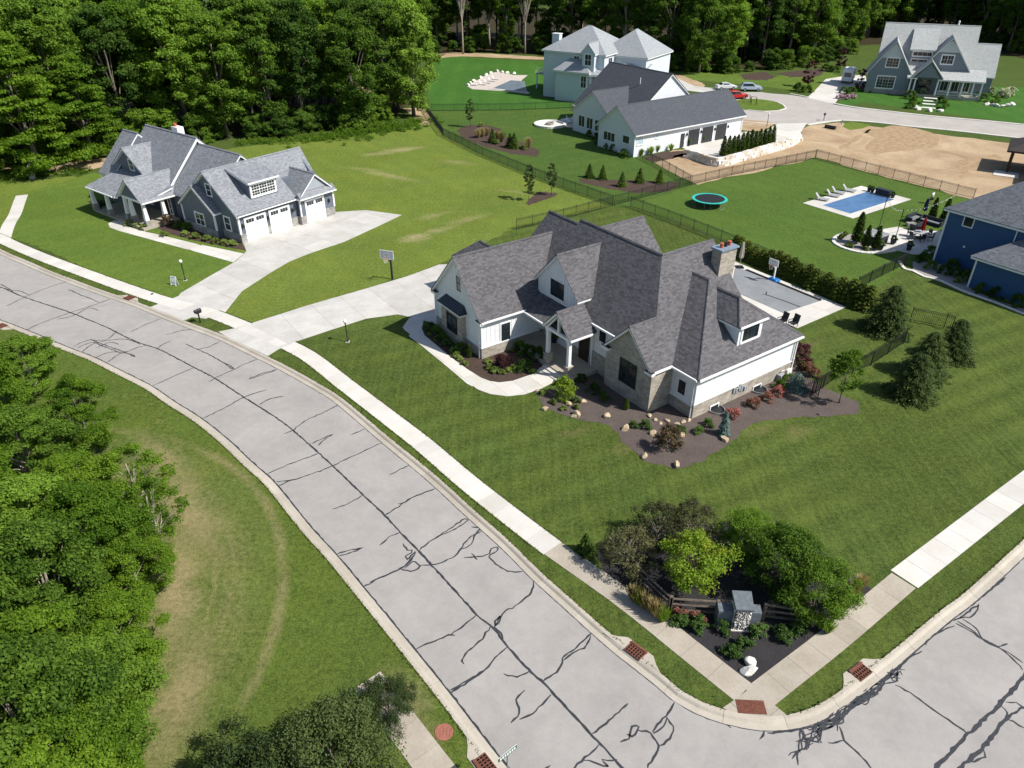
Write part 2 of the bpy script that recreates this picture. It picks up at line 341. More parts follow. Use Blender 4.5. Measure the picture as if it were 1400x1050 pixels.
road = sheet('road', dedupe([tuple(p) for p in offset(NE, .05)]+[(far_e.x+6.2, far_e.y-10.5), (SK[-1].x+4, SK[-1].y-8)]+[tuple(p) for p in offset(SE_, -.05)[::-1]]), ROADZ, m_asph); tag(road, kind='structure')
def kerb(line, side, parent, step=3.0):
    P = resample(line, .6); n = int(step/.6)
    prof = [(0, -.25), (0, -.105), (.3, -.085), (.4, .0), (.46, .03), (KW+.012, .035), (KW+.012, -.25)]
    for i in range(0, len(P)-1, n):
        q = P[i:i+n+1]
        if len(q) < 2: continue
        mb = MB(); rows = []
        for k, p in enumerate(q):
            j = i+k; t = (P[min(j+1, len(P)-1)]-P[max(j-1, 0)]).normalized(); nn = Vector((-t.y, t.x))*side
            sh = t*(.008 if k == 0 else -.008 if k == len(q)-1 else 0)
            rows.append([(p.x+nn.x*d+sh.x, p.y+nn.y*d+sh.y, z) for d, z in prof])
        for a, b in zip(rows, rows[1:]):
            for k in range(len(prof)-1):
                f = [a[k], b[k], b[k+1], a[k+1]]; mb.poly(f if side < 0 else f[::-1])
        mb.poly(rows[0][::-1] if side < 0 else rows[0]); mb.poly(rows[-1] if side < 0 else rows[-1][::-1])
        mb.build('kerb_segment', m_kerb, parent)
kp = empty('kerb', (0, 0, 0)); tag(kp, kind='structure'); kerb(NE, 1, kp); kerb(SE_, -1, kp)
# ---- sealed cracks: strips of tar lying on the road
CR = random.Random(5); PAVED = []
def crack(pts, wd=.086, wob=.05):
    P = resample(smooth_line(pts, .3), .22); n = len(P); mb = MB(); prev = None
    for i, p in enumerate(P):
        t = (P[min(i+1, n-1)]-P[max(i-1, 0)]).normalized(); nn = Vector((-t.y, t.x)); p = p+nn*CR.gauss(0, wob*.5)
        h = wd*.5*CR.uniform(.65, 1.35)*(.45 if i in (0, n-1) else 1); row = ((p+nn*h).to_3d(), (p-nn*h).to_3d())
        for r in row: r.z = ROADZ+.004+.0007*(len(road.children) % 9)
        if prev: mb.poly([prev[0], prev[1], row[1], row[0]])
        prev = row
    mb.build('crack_seal', m_tar, road)

crack([(-57.71,71.98),(-53.23,69.16),(-50.34,67.29),(-48.29,66.01),(-45.53,64.51),(-41.99,62.60),(-37.27,59.67),(-34.89,57.96),(-32.70,56.53),(-30.75,55.54),(-28.63,54.01),(-26.55,52.44),(-24.10,50.62),(-20.92,47.84)]+[(-17.72,45.12),(-15.98,43.43),(-13.44,40.67),(-12.25,39.32),(-9.62,36.26),(-7.93,34.34),(-6.77,32.82),(-5.55,31.35),(-4.67,30.21)]+[(-3.28,28.40),(-1.87,26.56),(-0.92,25.63),(-0.22,24.53),(0.86,23.10),(1.49,22.48),(2.09,21.71),(3.58,19.75),(4.11,19.12),(4.86,18.12),(5.58,17.16)], .12, .03)
crack(resample([p+Vector((0, 0)) for p in offset(NE, -.03)], .8), .045, .02)
crack(resample(offset(SE_, .04), .8), .1, .03)
for L in ([(-48.87,64.02),(-48.29,66.01),(-47.17,68.35),(-46.08,69.71)], [(-52.56,69.16),(-50.96,67.98),(-49.60,66.77),(-48.29,66.01)], [(-52.08,68.35),(-50.56,67.66),(-49.55,67.45),(-48.14,66.52)], [(-44.14,59.02),(-43.66,60.32),(-41.99,62.60),(-40.64,64.12),(-39.63,65.60)],
          [(-44.88,67.82),(-42.55,66.26),(-40.38,64.90)], [(-42.51,61.22),(-41.42,61.90),(-40.78,63.54),(-39.50,63.07)], [(-34.58,58.59),(-33.83,60.10),(-32.83,61.35)], [(-38.38,55.94),(-37.63,57.14),(-36.08,57.14),(-35.87,58.81)], [(-37.13,54.96),(-36.76,56.53),(-34.61,57.34),(-32.61,56.33)],
          [(-35.54,54.01),(-34.67,54.96),(-33.35,54.96),(-32.74,55.74),(-32.14,56.14)], [(-37.54,57.34),(-35.89,56.33),(-34.09,55.35),(-32.53,54.39),(-32.13,54.13),(-32.61,54.58)], [(-34.07,53.27),(-33.64,54.77),(-32.61,54.58)], [(-36.18,55.74),(-35.50,56.74),(-34.54,56.33)], [(-37.90,55.74),(-37.05,56.74),(-35.99,56.14),(-33.91,54.96)],
          [(-28.77,49.44),(-27.62,50.96),(-26.43,52.37)], [(-31.10,58.09),(-30.13,58.89),(-29.23,59.15)], [(-30.84,55.54),(-30.69,56.33),(-30.20,57.06)], [(-28.71,56.45),(-27.28,55.43),(-25.77,54.39),(-24.21,53.09),(-23.06,52.08),(-22.62,52.73),(-21.64,53.75)], [(-27.28,55.43),(-26.50,55.94),(-25.86,56.86)],
          [(-24.46,53.27),(-23.63,52.73),(-22.94,52.01)], [(-24.45,50.11),(-24.07,50.79),(-23.06,52.08)], [(-23.11,44.89),(-21.94,46.30),(-20.92,47.84),(-19.44,48.95)], [(-21.32,50.55),(-20.51,51.13),(-19.49,52.01)], [(-19.40,46.75),(-18.80,47.62),(-17.80,47.99)],
          [(-21.37,50.62),(-20.52,51.38),(-19.45,52.08)], [(-16.49,42.97),(-15.98,43.43),(-15.32,44.69),(-14.10,45.85),(-13.17,47.00)], [(-14.25,41.82),(-13.53,42.48),(-12.93,42.97),(-13.35,42.35),(-13.72,41.57)], [(-16.46,38.38),(-15.25,39.40),(-13.44,40.67)], [(-15.39,37.18),(-14.28,37.92),(-13.00,38.68),(-12.17,39.32),(-10.95,40.42),(-9.28,41.90)],
          [(-15.65,37.58),(-14.95,37.69),(-14.28,37.92)], [(-11.64,42.89),(-10.73,43.57)], [(-8.21,38.27),(-7.69,38.73),(-7.02,39.32)], [(-7.93,34.34),(-7.21,35.10),(-6.47,35.94),(-5.01,36.87)], [(-7.25,35.41),(-6.84,35.51),(-6.47,35.94)], [(-11.32,34.89),(-10.45,35.41),(-9.62,36.26)],
          [(-7.86,31.71),(-7.38,32.45),(-6.77,32.82)], [(-10.26,31.03),(-9.66,31.26),(-8.93,31.49),(-8.81,31.53),(-9.38,31.13),(-10.15,30.82)], [(-5.48,31.35),(-4.61,32.35),(-3.60,33.01),(-2.71,33.89),(-2.92,34.02),(-3.75,33.20),(-4.60,32.26)], [(-6.46,31.89),(-6.13,31.35),(-5.86,31.26),(-6.20,30.90),(-6.09,30.47),(-5.67,31.26)],
          [(-7.97,28.83),(-6.96,29.45),(-6.05,30.21),(-5.66,31.17)], [(-6.39,29.87),(-5.74,29.65),(-5.28,30.04),(-5.71,30.47),(-6.14,29.87)], [(-5.29,30.12),(-4.41,30.21),(-3.33,30.90),(-2.63,32.26),(-1.86,32.92)], [(-3.10,31.35),(-2.47,31.71),(-2.25,32.63),(-1.87,33.20),(-2.48,33.30)], [(-2.80,30.73),(-2.04,30.82),(-1.35,30.99),(-1.29,31.44),(-0.78,31.62),(-0.90,31.26),(-1.34,30.90),(-0.75,30.04),(-0.12,29.62),(0.62,29.62)],
          [(-2.37,31.08),(-2.03,30.55)], [(-8.28,28.48),(-7.64,29.04),(-6.73,29.62),(-5.94,30.30),(-5.66,31.17)], [(-4.95,24.33),(-4.16,24.80),(-3.29,25.21),(-2.64,25.77),(-1.87,26.53)], [(-3.35,25.28),(-2.95,25.21)], [(-2.40,23.48),(-2.52,23.74),(-2.12,24.40),(-1.58,24.94),(-1.15,25.77)], [(-2.99,21.82),(-2.13,22.48),(-1.30,23.16),(-0.77,24.00),(-0.22,24.46)],
          [(-2.95,22.00),(-2.34,22.42),(-1.62,22.98),(-1.40,23.10)], [(-0.92,25.70),(-0.87,26.27),(-0.58,26.56),(-0.92,25.77),(-0.64,26.13),(-0.47,26.71),(0.36,27.31),(1.09,28.16),(1.23,28.96)], [(-1.27,25.98),(-0.68,25.49),(-0.43,24.94)], [(-0.43,22.91),(0.21,22.75),(0.86,23.06)], [(-0.05,20.31),(0.36,20.73),(0.31,21.07),(0.16,21.53),(0.63,22.00)],
          [(0.35,20.48),(1.02,20.79),(1.45,21.30),(1.88,21.76)], [(1.49,22.48),(2.38,23.23),(2.65,24.00),(3.23,24.40),(4.10,25.35)], [(2.57,23.67),(3.22,24.26),(3.67,24.40),(4.08,25.21)], [(3.63,19.75),(4.34,20.29),(4.90,20.79),(5.48,21.30)], [(4.88,19.38),(5.30,19.54),(5.53,20.18),(5.84,20.18),(5.51,19.64),(5.23,19.75)],
          [(2.57,18.02),(3.19,18.61),(3.93,19.22)], [(3.18,18.56),(3.93,18.31),(4.31,18.26),(3.90,18.51),(4.63,18.51)], [(1.33,18.02),(1.68,18.31)], [(5.87,18.12),(6.57,19.17),(6.36,19.70),(6.20,19.91),(5.70,19.96)], [(7.67,21.36),(7.24,20.73),(6.76,20.29),(6.37,19.75),(7.04,20.18),(7.20,20.51),(7.40,20.18),(7.19,19.59),(6.62,19.17)],
          [(11.22,19.48),(11.41,19.80),(11.54,19.91)], [(9.87,20.23),(10.03,20.07)], [(13.23,20.02),(13.23,19.43),(13.09,19.02)]):
    crack(L)
for L in ([(13.30,19.94),(13.28,19.43),(13.06,19.01)], [(15.06,20.12),(14.99,19.51),(15.37,18.84),(15.73,18.04)], [(14.21,19.34),(14.69,19.34),(14.98,19.47)], [(18.58,22.34),(19.17,21.76),(19.89,20.83),(20.74,19.77)], [(18.36,22.64),(19.07,23.25),(18.62,22.44),(18.43,22.59),(19.06,23.04)], [(19.02,23.14),(19.97,23.87),(20.77,24.24)], [(21.13,24.62),(21.29,24.95),(22.15,25.40),(23.21,25.85)],
          [(23.36,26.14),(24.30,26.67),(25.29,27.28),(24.77,26.67),(24.33,26.38),(23.64,26.32)], [(23.55,26.14),(23.99,25.57),(24.30,24.95),(24.78,24.51),(25.36,24.73)], [(23.37,25.97),(23.84,25.62),(24.09,25.06),(24.66,24.62),(25.05,23.87),(25.24,23.14)], [(23.89,26.26),(24.30,25.62),(24.24,24.84),(24.90,24.40),(25.48,23.55)], [(23.00,21.20),(23.17,20.92),(22.91,20.47)], [(23.36,21.39),(23.83,21.34),(24.09,20.92)], [(22.91,20.47),(23.22,20.29),(23.47,20.03)],
          [(20.99,19.05),(20.98,18.68),(20.54,18.52),(20.11,18.43)], [(22.96,20.56),(23.59,20.92),(24.25,21.20)]): crack(L, .085)
for L in ([(17.90,17.72),(18.74,18.35),(20.74,19.77),(22.78,21.11),(25.00,22.74),(26.87,24.08)], [(19.28,18.04),(20.76,18.92),(22.83,20.47),(23.23,20.74)]): crack(L, .17, .05)
for k in range(22):                                # the tangle of seals by the corner drain
    s0 = CR.uniform(0, .75); a, b = Vector((11.83,18.12)), Vector((14.49,20.36)); c, d = Vector((14.49,20.36)), Vector((19.02,23.10)); pts = []
    s1 = s0+CR.uniform(.18, .5)
    for j in range(7):
        s = min(1, s0+(s1-s0)*j/6); p = a.lerp(b, s*2) if s < .5 else c.lerp(d, s*2-1); pts.append(p+Vector((CR.gauss(0, .2), CR.gauss(0, .2))))
    crack([tuple(p) for p in pts], .07, .03)
crack([(11.63,19.77),(12.47,19.90),(13.24,20.01),(14.59,20.38),(16.15,21.20),(17.42,22.05),(18.93,23.14),(21.24,24.84),(23.33,26.26),(25.49,27.65),(27.83,29.19)], .12, .04)

# ---- sidewalks and driveways, slab by slab
def slabs(name, line, width, step, mat, top=.03, z=-.08):
    root = empty(name, (0, 0, 0)); tag(root, kind='structure'); P = resample(smooth_line(line, .3), step)
    def edge(i):
        t = (P[min(i+1, len(P)-1)]-P[max(i-1, 0)]).normalized(); return t, Vector((-t.y, t.x))*width/2
    for i in range(len(P)-1):
        ta, na = edge(i); tb, nb = edge(i+1); a = P[i]+ta*.007; b = P[i+1]-tb*.007; dz = CR.gauss(0, .002)
        mb = MB(); mb.prism([tuple(a+na), tuple(a-na), tuple(b-nb), tuple(b+nb)], z, top+dz); mb.build('slab', mat(i, len(P)) if callable(mat) else mat, root)
    return root
def clip(poly, cell):
    for i in range(len(cell)):
        a, b = cell[i], cell[(i+1) % len(cell)]; out = []; n = Vector((-(b[1]-a[1]), b[0]-a[0]))
        side = lambda p: (p[0]-a[0])*n.x+(p[1]-a[1])*n.y
        for k in range(len(poly)):
            p, q = poly[k-1], poly[k]; sp, sq = side(p), side(q)
            if (sp >= 0) != (sq >= 0):
                t = sp/(sp-sq); out.append((p[0]+(q[0]-p[0])*t, p[1]+(q[1]-p[1])*t))
            if sq >= 0: out.append(q)
        poly = out
        if len(poly) < 3: return None
    return poly
def area(p): return .5*abs(sum(p[i-1][0]*p[i][1]-p[i][0]*p[i-1][1] for i in range(len(p))))
def paved(name, poly, ang, step, mat, top=.034, piece='slab', gap=.008, parent=None, minarea=.12, org=None):
    root = parent or tag(empty(name, (0, 0, 0)), kind='structure'); PAVED.append(poly)
    sx, sy = step if hasattr(step, '__len__') else (step, step)
    c, s = math.cos(ang), math.sin(ang); org = org or poly[0]
    lo = [((p[0]-org[0])*c+(p[1]-org[1])*s, -(p[0]-org[0])*s+(p[1]-org[1])*c) for p in poly]
    for i in range(math.floor(min(x for x, y in lo)/sx), math.ceil(max(x for x, y in lo)/sx)):
        for j in range(math.floor(min(y for x, y in lo)/sy), math.ceil(max(y for x, y in lo)/sy)):
            q = clip(lo, [(i*sx+gap, j*sy+gap), ((i+1)*sx-gap, j*sy+gap), ((i+1)*sx-gap, (j+1)*sy-gap), (i*sx+gap, (j+1)*sy-gap)])
            if not q: continue
            q = dedupe(q)
            if len(q) > 2 and abs(q[0][0]-q[-1][0])+abs(q[0][1]-q[-1][1]) < .02: q.pop()
            if len(q) < 3 or area(q) < minarea: continue
            mb = MB(); mb.prism([(org[0]+x*c-y*s, org[1]+x*s+y*c) for x, y in q], -.06, top+CR.gauss(0, .0015)); mb.build(piece, mat, root)
    return root
walk = [(-75.89,92.63),(-66.87,86.05),(-60.97,82.47),(-57.35,79.79),(-51.72,75.91),(-44.65,71.40),(-38.29,67.45),(-33.67,64.76),(-28.77,62.36),(-24.59,59.62),(-21.34,57.34),(-17.47,54.20)]+[(-13.55,49.78),(-9.15,44.83),(-6.19,41.44),(-2.89,37.35),(0.54,33.40),(2.39,31.35)]
slabs('sidewalk', walk, 1.5, 1.52, m_conc)
slabs('sidewalk', [(2.38,31.37)]+[(5.56,28.16),(6.56,27.08),(7.98,25.42),(9.34,23.80),(11.05,21.81)], 1.4, 1.52, m_old, .028)
slabs('sidewalk', [(11.55,21.44),(14.08,23.20),(17.03,25.27),(21.89,28.86)], 1.4, 1.52, m_old, .028)
slabs('sidewalk', [(21.97,28.96),(27.41,32.76),(33.45,36.98),(40.45,41.78),(53.07,50.17)], 1.62, 1.52, m_conc)
slabs('sidewalk', [(-58.97,80.57),(-60.46,83.64),(-61.85,86.72),(-63.23,90.39),(-65.13,94.53),(-66.73,98.08)], 1.45, 1.52, m_conc, .04)
slabs('sidewalk', [(-7.03,22.48),(-5.22,20.36),(-3.51,18.28),(-1.81,16.26)], 1.5, 1.52, m_old, .028)
paved('corner_ramp', [(11.55,22.26),(12.39,21.05),(12.72,20.64),(11.53,20.38),(10.56,20.54),(9.86,20.99),(10.49,21.39),(11.37,22.00)], R(36), 1.6, m_old, .027)
paved('driveway', [(-30.99,80.21),(-28.69,83.78),(-26.23,86.57),(-23.75,90.91),(-18.87,91.90),(-14.01,90.07),(-15.05,88.16),(-17.18,84.53),(-19.51,80.67),(-22.55,77.30),(-24.35,74.77),(-25.61,71.59),(-26.54,68.80),(-27.09,67.21),(-27.20,62.44),(-32.96,65.67),(-33.06,66.69),(-31.49,71.21),(-30.18,74.77),(-29.89,77.74)], R(52.5), 3.2, m_drive)
paved('driveway', [(-32.98,66.09),(-27.75,62.83),(-28.51,61.07),(-29.99,61.37),(-30.53,60.62),(-34.98,63.62),(-33.86,64.67)], R(-35), 3.0, m_drive, .03)
paved('driveway', [(-24.02,59.74),(-23.90,60.25),(-19.76,63.86),(-14.77,67.73),(-10.73,71.02),(-7.91,73.95),(-4.77,74.36),(-2.93,66.86),(-6.29,59.59),(-8.73,61.07),(-10.83,61.98),(-13.64,61.07),(-16.56,58.74),(-19.18,56.53),(-19.47,56.14)], HA, 3.1, m_drive)
paved('driveway', [(-24.04,60.03),(-19.24,56.27),(-20.24,55.22),(-20.80,54.08),(-26.60,58.45),(-25.17,59.16)], R(-42), 2.8, m_drive, .03)
paved('walkway', [(-9.57,61.22),(-8.22,61.69),(-8.22,59.14),(-7.83,57.82),(-6.41,55.70),(-5.29,54.00),(-3.71,51.90),(-2.52,50.54),(-1.77,50.01),(-1.02,49.80),(0.08,50.06),(1.49,50.99),(2.17,51.81),(2.77,52.65),(3.55,50.90),(3.21,49.75),(2.36,48.94),(0.98,48.05),(-0.37,47.77),(-1.72,48.10),(-2.64,48.72),(-3.59,49.62),(-5.68,52.71),(-7.88,55.87),(-9.13,57.56),(-9.98,59.37)], HA, 1.5, m_conc, .036)
paved('walkway', [(-30.02,77.09),(-30.35,74.56),(-35.33,77.52),(-40.11,80.21),(-44.62,82.80),(-47.20,84.28),(-48.93,85.54),(-49.72,86.83),(-49.57,87.89),(-48.21,87.89),(-46.95,87.09),(-47.21,86.05),(-44.94,84.53),(-41.06,82.56),(-36.23,79.98),(-33.24,78.62)], R(52.5), 1.5, m_conc, .036)

# ---- plots of grass, each its own lawn
def plot(name, pts, mat, z, wob=.05): return tag(sheet(name, pts, z, mat, None, wob, len(pts)), kind='structure')
plot('lawn', [tuple(p) for p in NK[6:-60:3]]+[(49.86,45.95),(70.31,63.54),(60.94,70.45),(44.37,77.52),(34.64,64.84),(25.22,79.75),(15.51,93.51),(0.00,85.28),(-4.93,77.52),(-10.75,71.21),(-14.80,67.91),(-23.93,60.32)], m_lot, .004, 0)

plot('lawn', [tuple(p) for p in SK[::3]]+[(-1.69,13.79),(-7.31,9.37),(-20.89,11.42),(-44.68,28.53),(-71.06,61.98)], m_verge, .004, 0)
plot('lawn', [(-75.29,107.46),(-67.84,105.62),(-63.46,107.46),(-59.86,108.97),(-58.05,117.52),(-47.96,122.02),(-39.67,126.81),(-33.82,128.31),(-25.75,132.47),(-18.82,139.18),(-16.49,149.75),(-12.02,131.41),(-4.67,118.40),(2.16,108.21),(7.15,101.08),(13.24,93.80),(0.00,85.28),(-4.93,77.52),(-10.75,71.21),(-14.80,67.91),(-23.93,60.32),(-33.37,66.18),(-48.20,78.62),(-56.86,83.78),(-64.73,83.78),(-77.20,100.41)], m_yard2, .008, .12)
plot('lawn', [(-66.67,99.74),(-62.04,108.97),(-53.54,99.74),(-30.40,77.52),(-30.23,73.95),(-33.07,66.52),(-33.11,65.50),(-41.72,70.08),(-53.19,78.62),(-60.13,82.80),(-62.82,91.19)], m_front2, .012, .1)
plot('lawn', [(-16.25,151.77),(0.00,152.45),(14.07,155.23),(16.39,129.33),(19.67,117.09),(22.71,114.55),(25.45,103.13),(14.80,93.21),(13.24,93.80),(7.15,101.08),(2.16,108.21),(-4.67,118.40),(-11.76,131.41)], m_yard3, .009, .03)
plot('lawn', [(-21.47,215.06),(-18.60,224.34),(7.95,215.06),(18.47,198.47),(26.60,176.67),(19.41,156.66),(14.12,155.94),(0.00,153.14),(-16.03,152.45),(-18.45,168.15)], m_yard4, .010, .1)
plot('lawn', [(15.55,93.80),(25.31,102.44),(47.76,116.66),(53.78,107.46),(61.93,96.54),(65.82,88.43),(50.63,63.54),(42.74,73.95),(35.40,66.52),(32.54,71.98),(25.39,80.44),(21.62,86.83)], m_pool, .010, .03)
plot('lawn', [(64.89,154.53),(73.15,160.33),(81.19,153.14),(88.62,146.50),(96.81,139.18),(109.72,146.50),(119.70,176.67),(109.06,178.47),(81.37,178.47),(77.31,176.67)], m_yard4, .011, .1)
plot('lawn', [(40.45,187.99),(48.31,184.08),(57.05,178.47),(65.02,172.32),(68.98,169.79),(80.29,191.03),(80.25,200.70),(64.55,192.06),(53.04,196.29),(44.34,198.47)], m_front2, .011, .2)
plot('dirt_lot', [(53.51,139.18),(60.73,141.54),(65.88,139.18),(72.88,134.10),(79.72,129.85),(85.90,125.34),(94.37,119.73),(74.96,88.43),(65.49,87.89),(61.28,97.17),(53.94,107.83),(48.14,117.09),(37.34,110.12),(26.73,102.78),(24.52,106.35),(22.86,112.10),(21.99,117.09),(25.69,121.55),(28.78,122.02),(29.53,114.55),(36.34,118.84),(44.33,125.83),(49.78,130.36)], m_dirt, .014, .3)
plot('dirt_lot', [(-77.10,110.51),(-68.83,107.46),(-64.56,108.58),(-61.89,113.31),(-63.85,117.52),(-68.14,114.55),(-72.47,112.10),(-79.50,114.55)], m_dirt, .014, .3)
plot('dirt_lot', [(-23.37,220.27),(-12.40,224.34),(9.04,217.64),(9.25,222.97),(-12.76,231.43),(-24.32,229.98)], m_dirt, .014, .3)
plot('dirt_lot', [(-38.30,184.08),(-29.61,186.02),(-25.67,169.79),(-31.53,166.53)], m_dirt, .014, .3)
plot('dirt_lot', [(-21.83,154.53),(-17.84,155.94),(-15.18,143.37),(-15.87,139.18),(-18.43,145.23)], m_dirt, .014, .2)
plot('dirt_lot', [(35.10,198.47),(41.65,194.15),(44.87,180.31),(42.84,174.91),(35.37,184.08)], m_dirt, .013, .2)
plot('dirt_lot', [(43.44,145.86),(49.13,141.54),(47.52,138.02),(44.41,134.64),(41.04,135.75)], m_dirt, .015, .2)
plot('mulch_bed', [(-8.21,59.03),(-7.79,60.63),(-6.78,60.05),(-5.77,57.82),(-3.87,54.89),(-2.35,53.90),(0.09,55.70),(3.06,54.89),(2.77,52.65),(2.17,51.81),(1.49,50.99),(0.08,50.10),(-1.02,49.83),(-2.53,50.57),(-3.72,51.99),(-5.30,54.10),(-6.41,55.70),(-7.83,57.82)], m_mulch, .016, .02)
plot('mulch_bed', [(1.94,47.89),(3.48,49.06),(6.09,52.49),(8.85,50.17),(11.43,47.99),(14.85,47.99),(23.75,54.33),(23.88,50.85),(25.16,48.52),(26.61,46.96),(26.21,45.56),(23.85,44.98),(20.87,44.88),(17.80,44.22),(15.65,41.96),(12.89,39.53),(11.00,38.81),(9.14,39.53),(7.85,41.96),(7.13,43.84),(4.36,44.88),(2.50,46.15)], m_mulch2, .016, .08)
plot('mulch_bed', [(11.53,22.20),(9.35,24.71),(7.93,26.25),(6.47,27.69),(5.41,28.96),(4.89,30.76),(5.69,32.26),(8.01,33.08),(13.46,33.53),(17.22,32.70),(18.87,30.07),(19.85,28.21),(16.38,25.54)], m_mulch3, .016, .05)
plot('mulch_bed', [(-30.04,77.96),(-31.58,78.62),(-36.57,80.90),(-40.39,83.05),(-43.05,85.28),(-43.42,88.43),(-40.22,88.43),(-31.46,80.90)], m_mulch, .016, .02)
plot('mulch_bed', [(-51.49,90.63),(-48.91,88.43),(-45.48,85.80),(-45.25,88.43),(-48.44,92.63),(-56.03,96.54),(-56.41,95.31)], m_mulch, .016, .05)
plot('mulch_bed', [(-9.87,135.75),(-8.61,139.18),(-5.42,140.35),(-2.39,137.45),(-1.27,130.89),(1.86,126.81),(4.53,121.09),(4.08,117.96),(0.00,119.29),(-4.88,124.37),(-8.63,130.36)], m_mulch, .016, .1)
plot('mulch_bed', [(9.54,105.62),(13.74,105.26),(18.97,104.90),(24.03,103.83),(21.72,99.74),(17.08,99.09),(13.28,101.08),(9.93,103.83)], m_mulch, .016, .1)
plot('mulch_bed', [(1.74,94.70),(3.54,99.74),(6.23,99.09),(5.96,97.80),(2.11,93.80)], m_mulch, .016, .05)
plot('mulch_bed', [(56.13,194.15),(63.74,198.47),(64.23,191.03),(60.96,186.02),(55.65,187.00)], m_mulch, .016, .2)
plot('mulch_bed', [(65.84,196.29),(76.91,201.83),(82.88,205.28),(75.31,192.06),(67.47,190.01)], m_mulch, .016, .2)
plot('mulch_bed', [(20.83,117.09),(24.34,120.64),(28.08,121.55),(28.90,119.73),(24.72,116.23),(22.15,114.55)], m_mulch, .018, .1)

# ---- far street with its turning circle, kerbs and driveways
fs = [(46.82,162.93),(48.68,171.23),(55.13,171.51),(57.11,169.79),(60.50,168.38),(63.68,164.94),(65.17,161.62),(66.37,157.80),(68.90,155.09),(72.81,152.35),(78.43,148.34),(82.21,146.13),(89.77,142.41),(96.68,138.35),(90.71,128.60),(84.34,132.63),(77.61,136.88),(73.76,138.35),(68.38,141.89),(62.54,143.77),(54.72,140.35),(49.31,140.86),(42.39,142.93),(40.82,146.13)]
tag(sheet('road', fs, .012, m_asph2, None, 0), kind='structure')
def kerb_far(line, wd=.45, h=.1):
    root = tag(empty('kerb', (0, 0, 0)), kind='structure'); P = resample(smooth_line(line, .8), 3.)
    for a, b in zip(P, P[1:]):
        t = (b-a).normalized(); mb = MB(); mb.obox((a+b)/2, t, (b-a).length-.02, wd, -.05, h); mb.build('kerb_segment', m_conc, root, bevel=.03)
kerb_far([(66.58,159.05),(69.10,155.58),(72.96,152.70),(78.59,148.68),(82.37,146.46),(89.94,142.72),(96.87,138.65)], .7); kerb_far([(54.55,139.85),(58.53,141.89),(62.45,143.56),(68.29,141.68),(73.62,138.05),(77.37,136.39),(84.14,132.26),(90.44,128.17)], .7); kerb_far([(60.87,169.51),(62.41,167.54),(63.82,165.34)])
kerb_far([(42.31,142.62),(45.26,141.37),(49.01,140.66)])
tag(sheet('lawn', smooth_line([(45.89,160.33),(49.12,163.60),(52.58,163.60),(55.30,160.33),(55.41,155.33),(53.34,152.35),(50.11,151.53),(47.45,152.70),(45.07,154.13)], .5, True), .03, m_front2, None, .02), kind='structure')
kerb_far([(46.95,152.70),(50.04,151.30),(53.27,152.12),(55.59,155.33),(55.38,160.59)], .4)
paved('driveway', [(28.01,123.69),(39.30,132.78),(42.37,135.12)]+[(42.80,132.63),(45.11,134.49),(49.31,140.86),(54.96,141.37),(50.90,133.09),(45.99,127.31),(43.65,125.20),(37.31,119.61),(33.14,116.60),(30.47,118.84),(27.72,124.37)], HA, 3.4, m_conc, .03)
paved('driveway', [(63.01,164.94),(67.73,173.42),(75.31,187.71),(81.35,192.06),(87.31,193.85),(81.06,177.18),(77.03,175.66),(70.89,166.99),(66.47,158.42)], R(-33), 3.4, m_conc, .03)
paved('driveway', [(30.42,207.65),(37.87,198.47),(41.95,178.47),(47.78,174.91),(44.12,169.79),(39.19,173.17),(33.56,178.47),(29.90,187.99)], R(20), 3.6, m_drive, .03)

plot('forest_floor', [(-28.45,220.27),(-12.91,234.38),(9.41,227.12),(35.02,210.07),(56.28,201.83),(68.59,205.28),(83.96,216.34),(106.14,246.92),(138.93,253.67),(142.26,220.27),(165.57,207.65),(266.71,346.32),(203.33,380.23),(67.78,380.23),(-60.99,340.22)], m_litter, .009, .4)
plot('forest_floor', [(-90.91,99.74),(-78.52,112.90),(-68.12,121.55),(-50.79,130.36),(-30.92,139.18),(-22.68,147.78),(-19.88,168.15),(-28.77,222.97),(-47.34,234.38),(-128.02,196.29),(-157.94,176.67)], m_litter, .006, .4)

m_dirt2 = plain('damp_dirt', (.33, .235, .14), .95, .1, .3, 1.2, bump=.5)
plot('dirt_patch', [(62.83,135.44),(70.26,139.51),(73.62,136.43),(74.97,131.56),(70.75,124.37),(65.01,121.85),(61.09,120.70),(58.01,119.41),(59.21,124.37),(62.76,129.70)], m_dirt2, .018, .35)
plot('dirt_patch', [(69.48,114.79),(74.39,117.84),(78.18,119.41),(77.68,117.06),(72.73,114.04),(68.81,110.46),(65.22,105.10),(66.52,109.07)], m_dirt2, .018, .3)
plot('dirt_patch', [(53.80,123.15),(58.79,129.48),(64.66,136.88),(64.60,135.91),(58.70,128.17),(53.97,121.95)], m_dirt2, .018, .2)
plot('dirt_patch', [(25.13,117.09),(27.03,119.73),(28.85,119.73),(29.49,115.26),(28.30,112.44),(26.33,113.14)], m_dirt2, .018, .25)
plot('lawn', [(61.81,141.89),(63.89,142.41),(65.89,139.85),(63.98,136.88),(61.14,135.43),(60.50,137.85)], m_yard2, .019, .3)

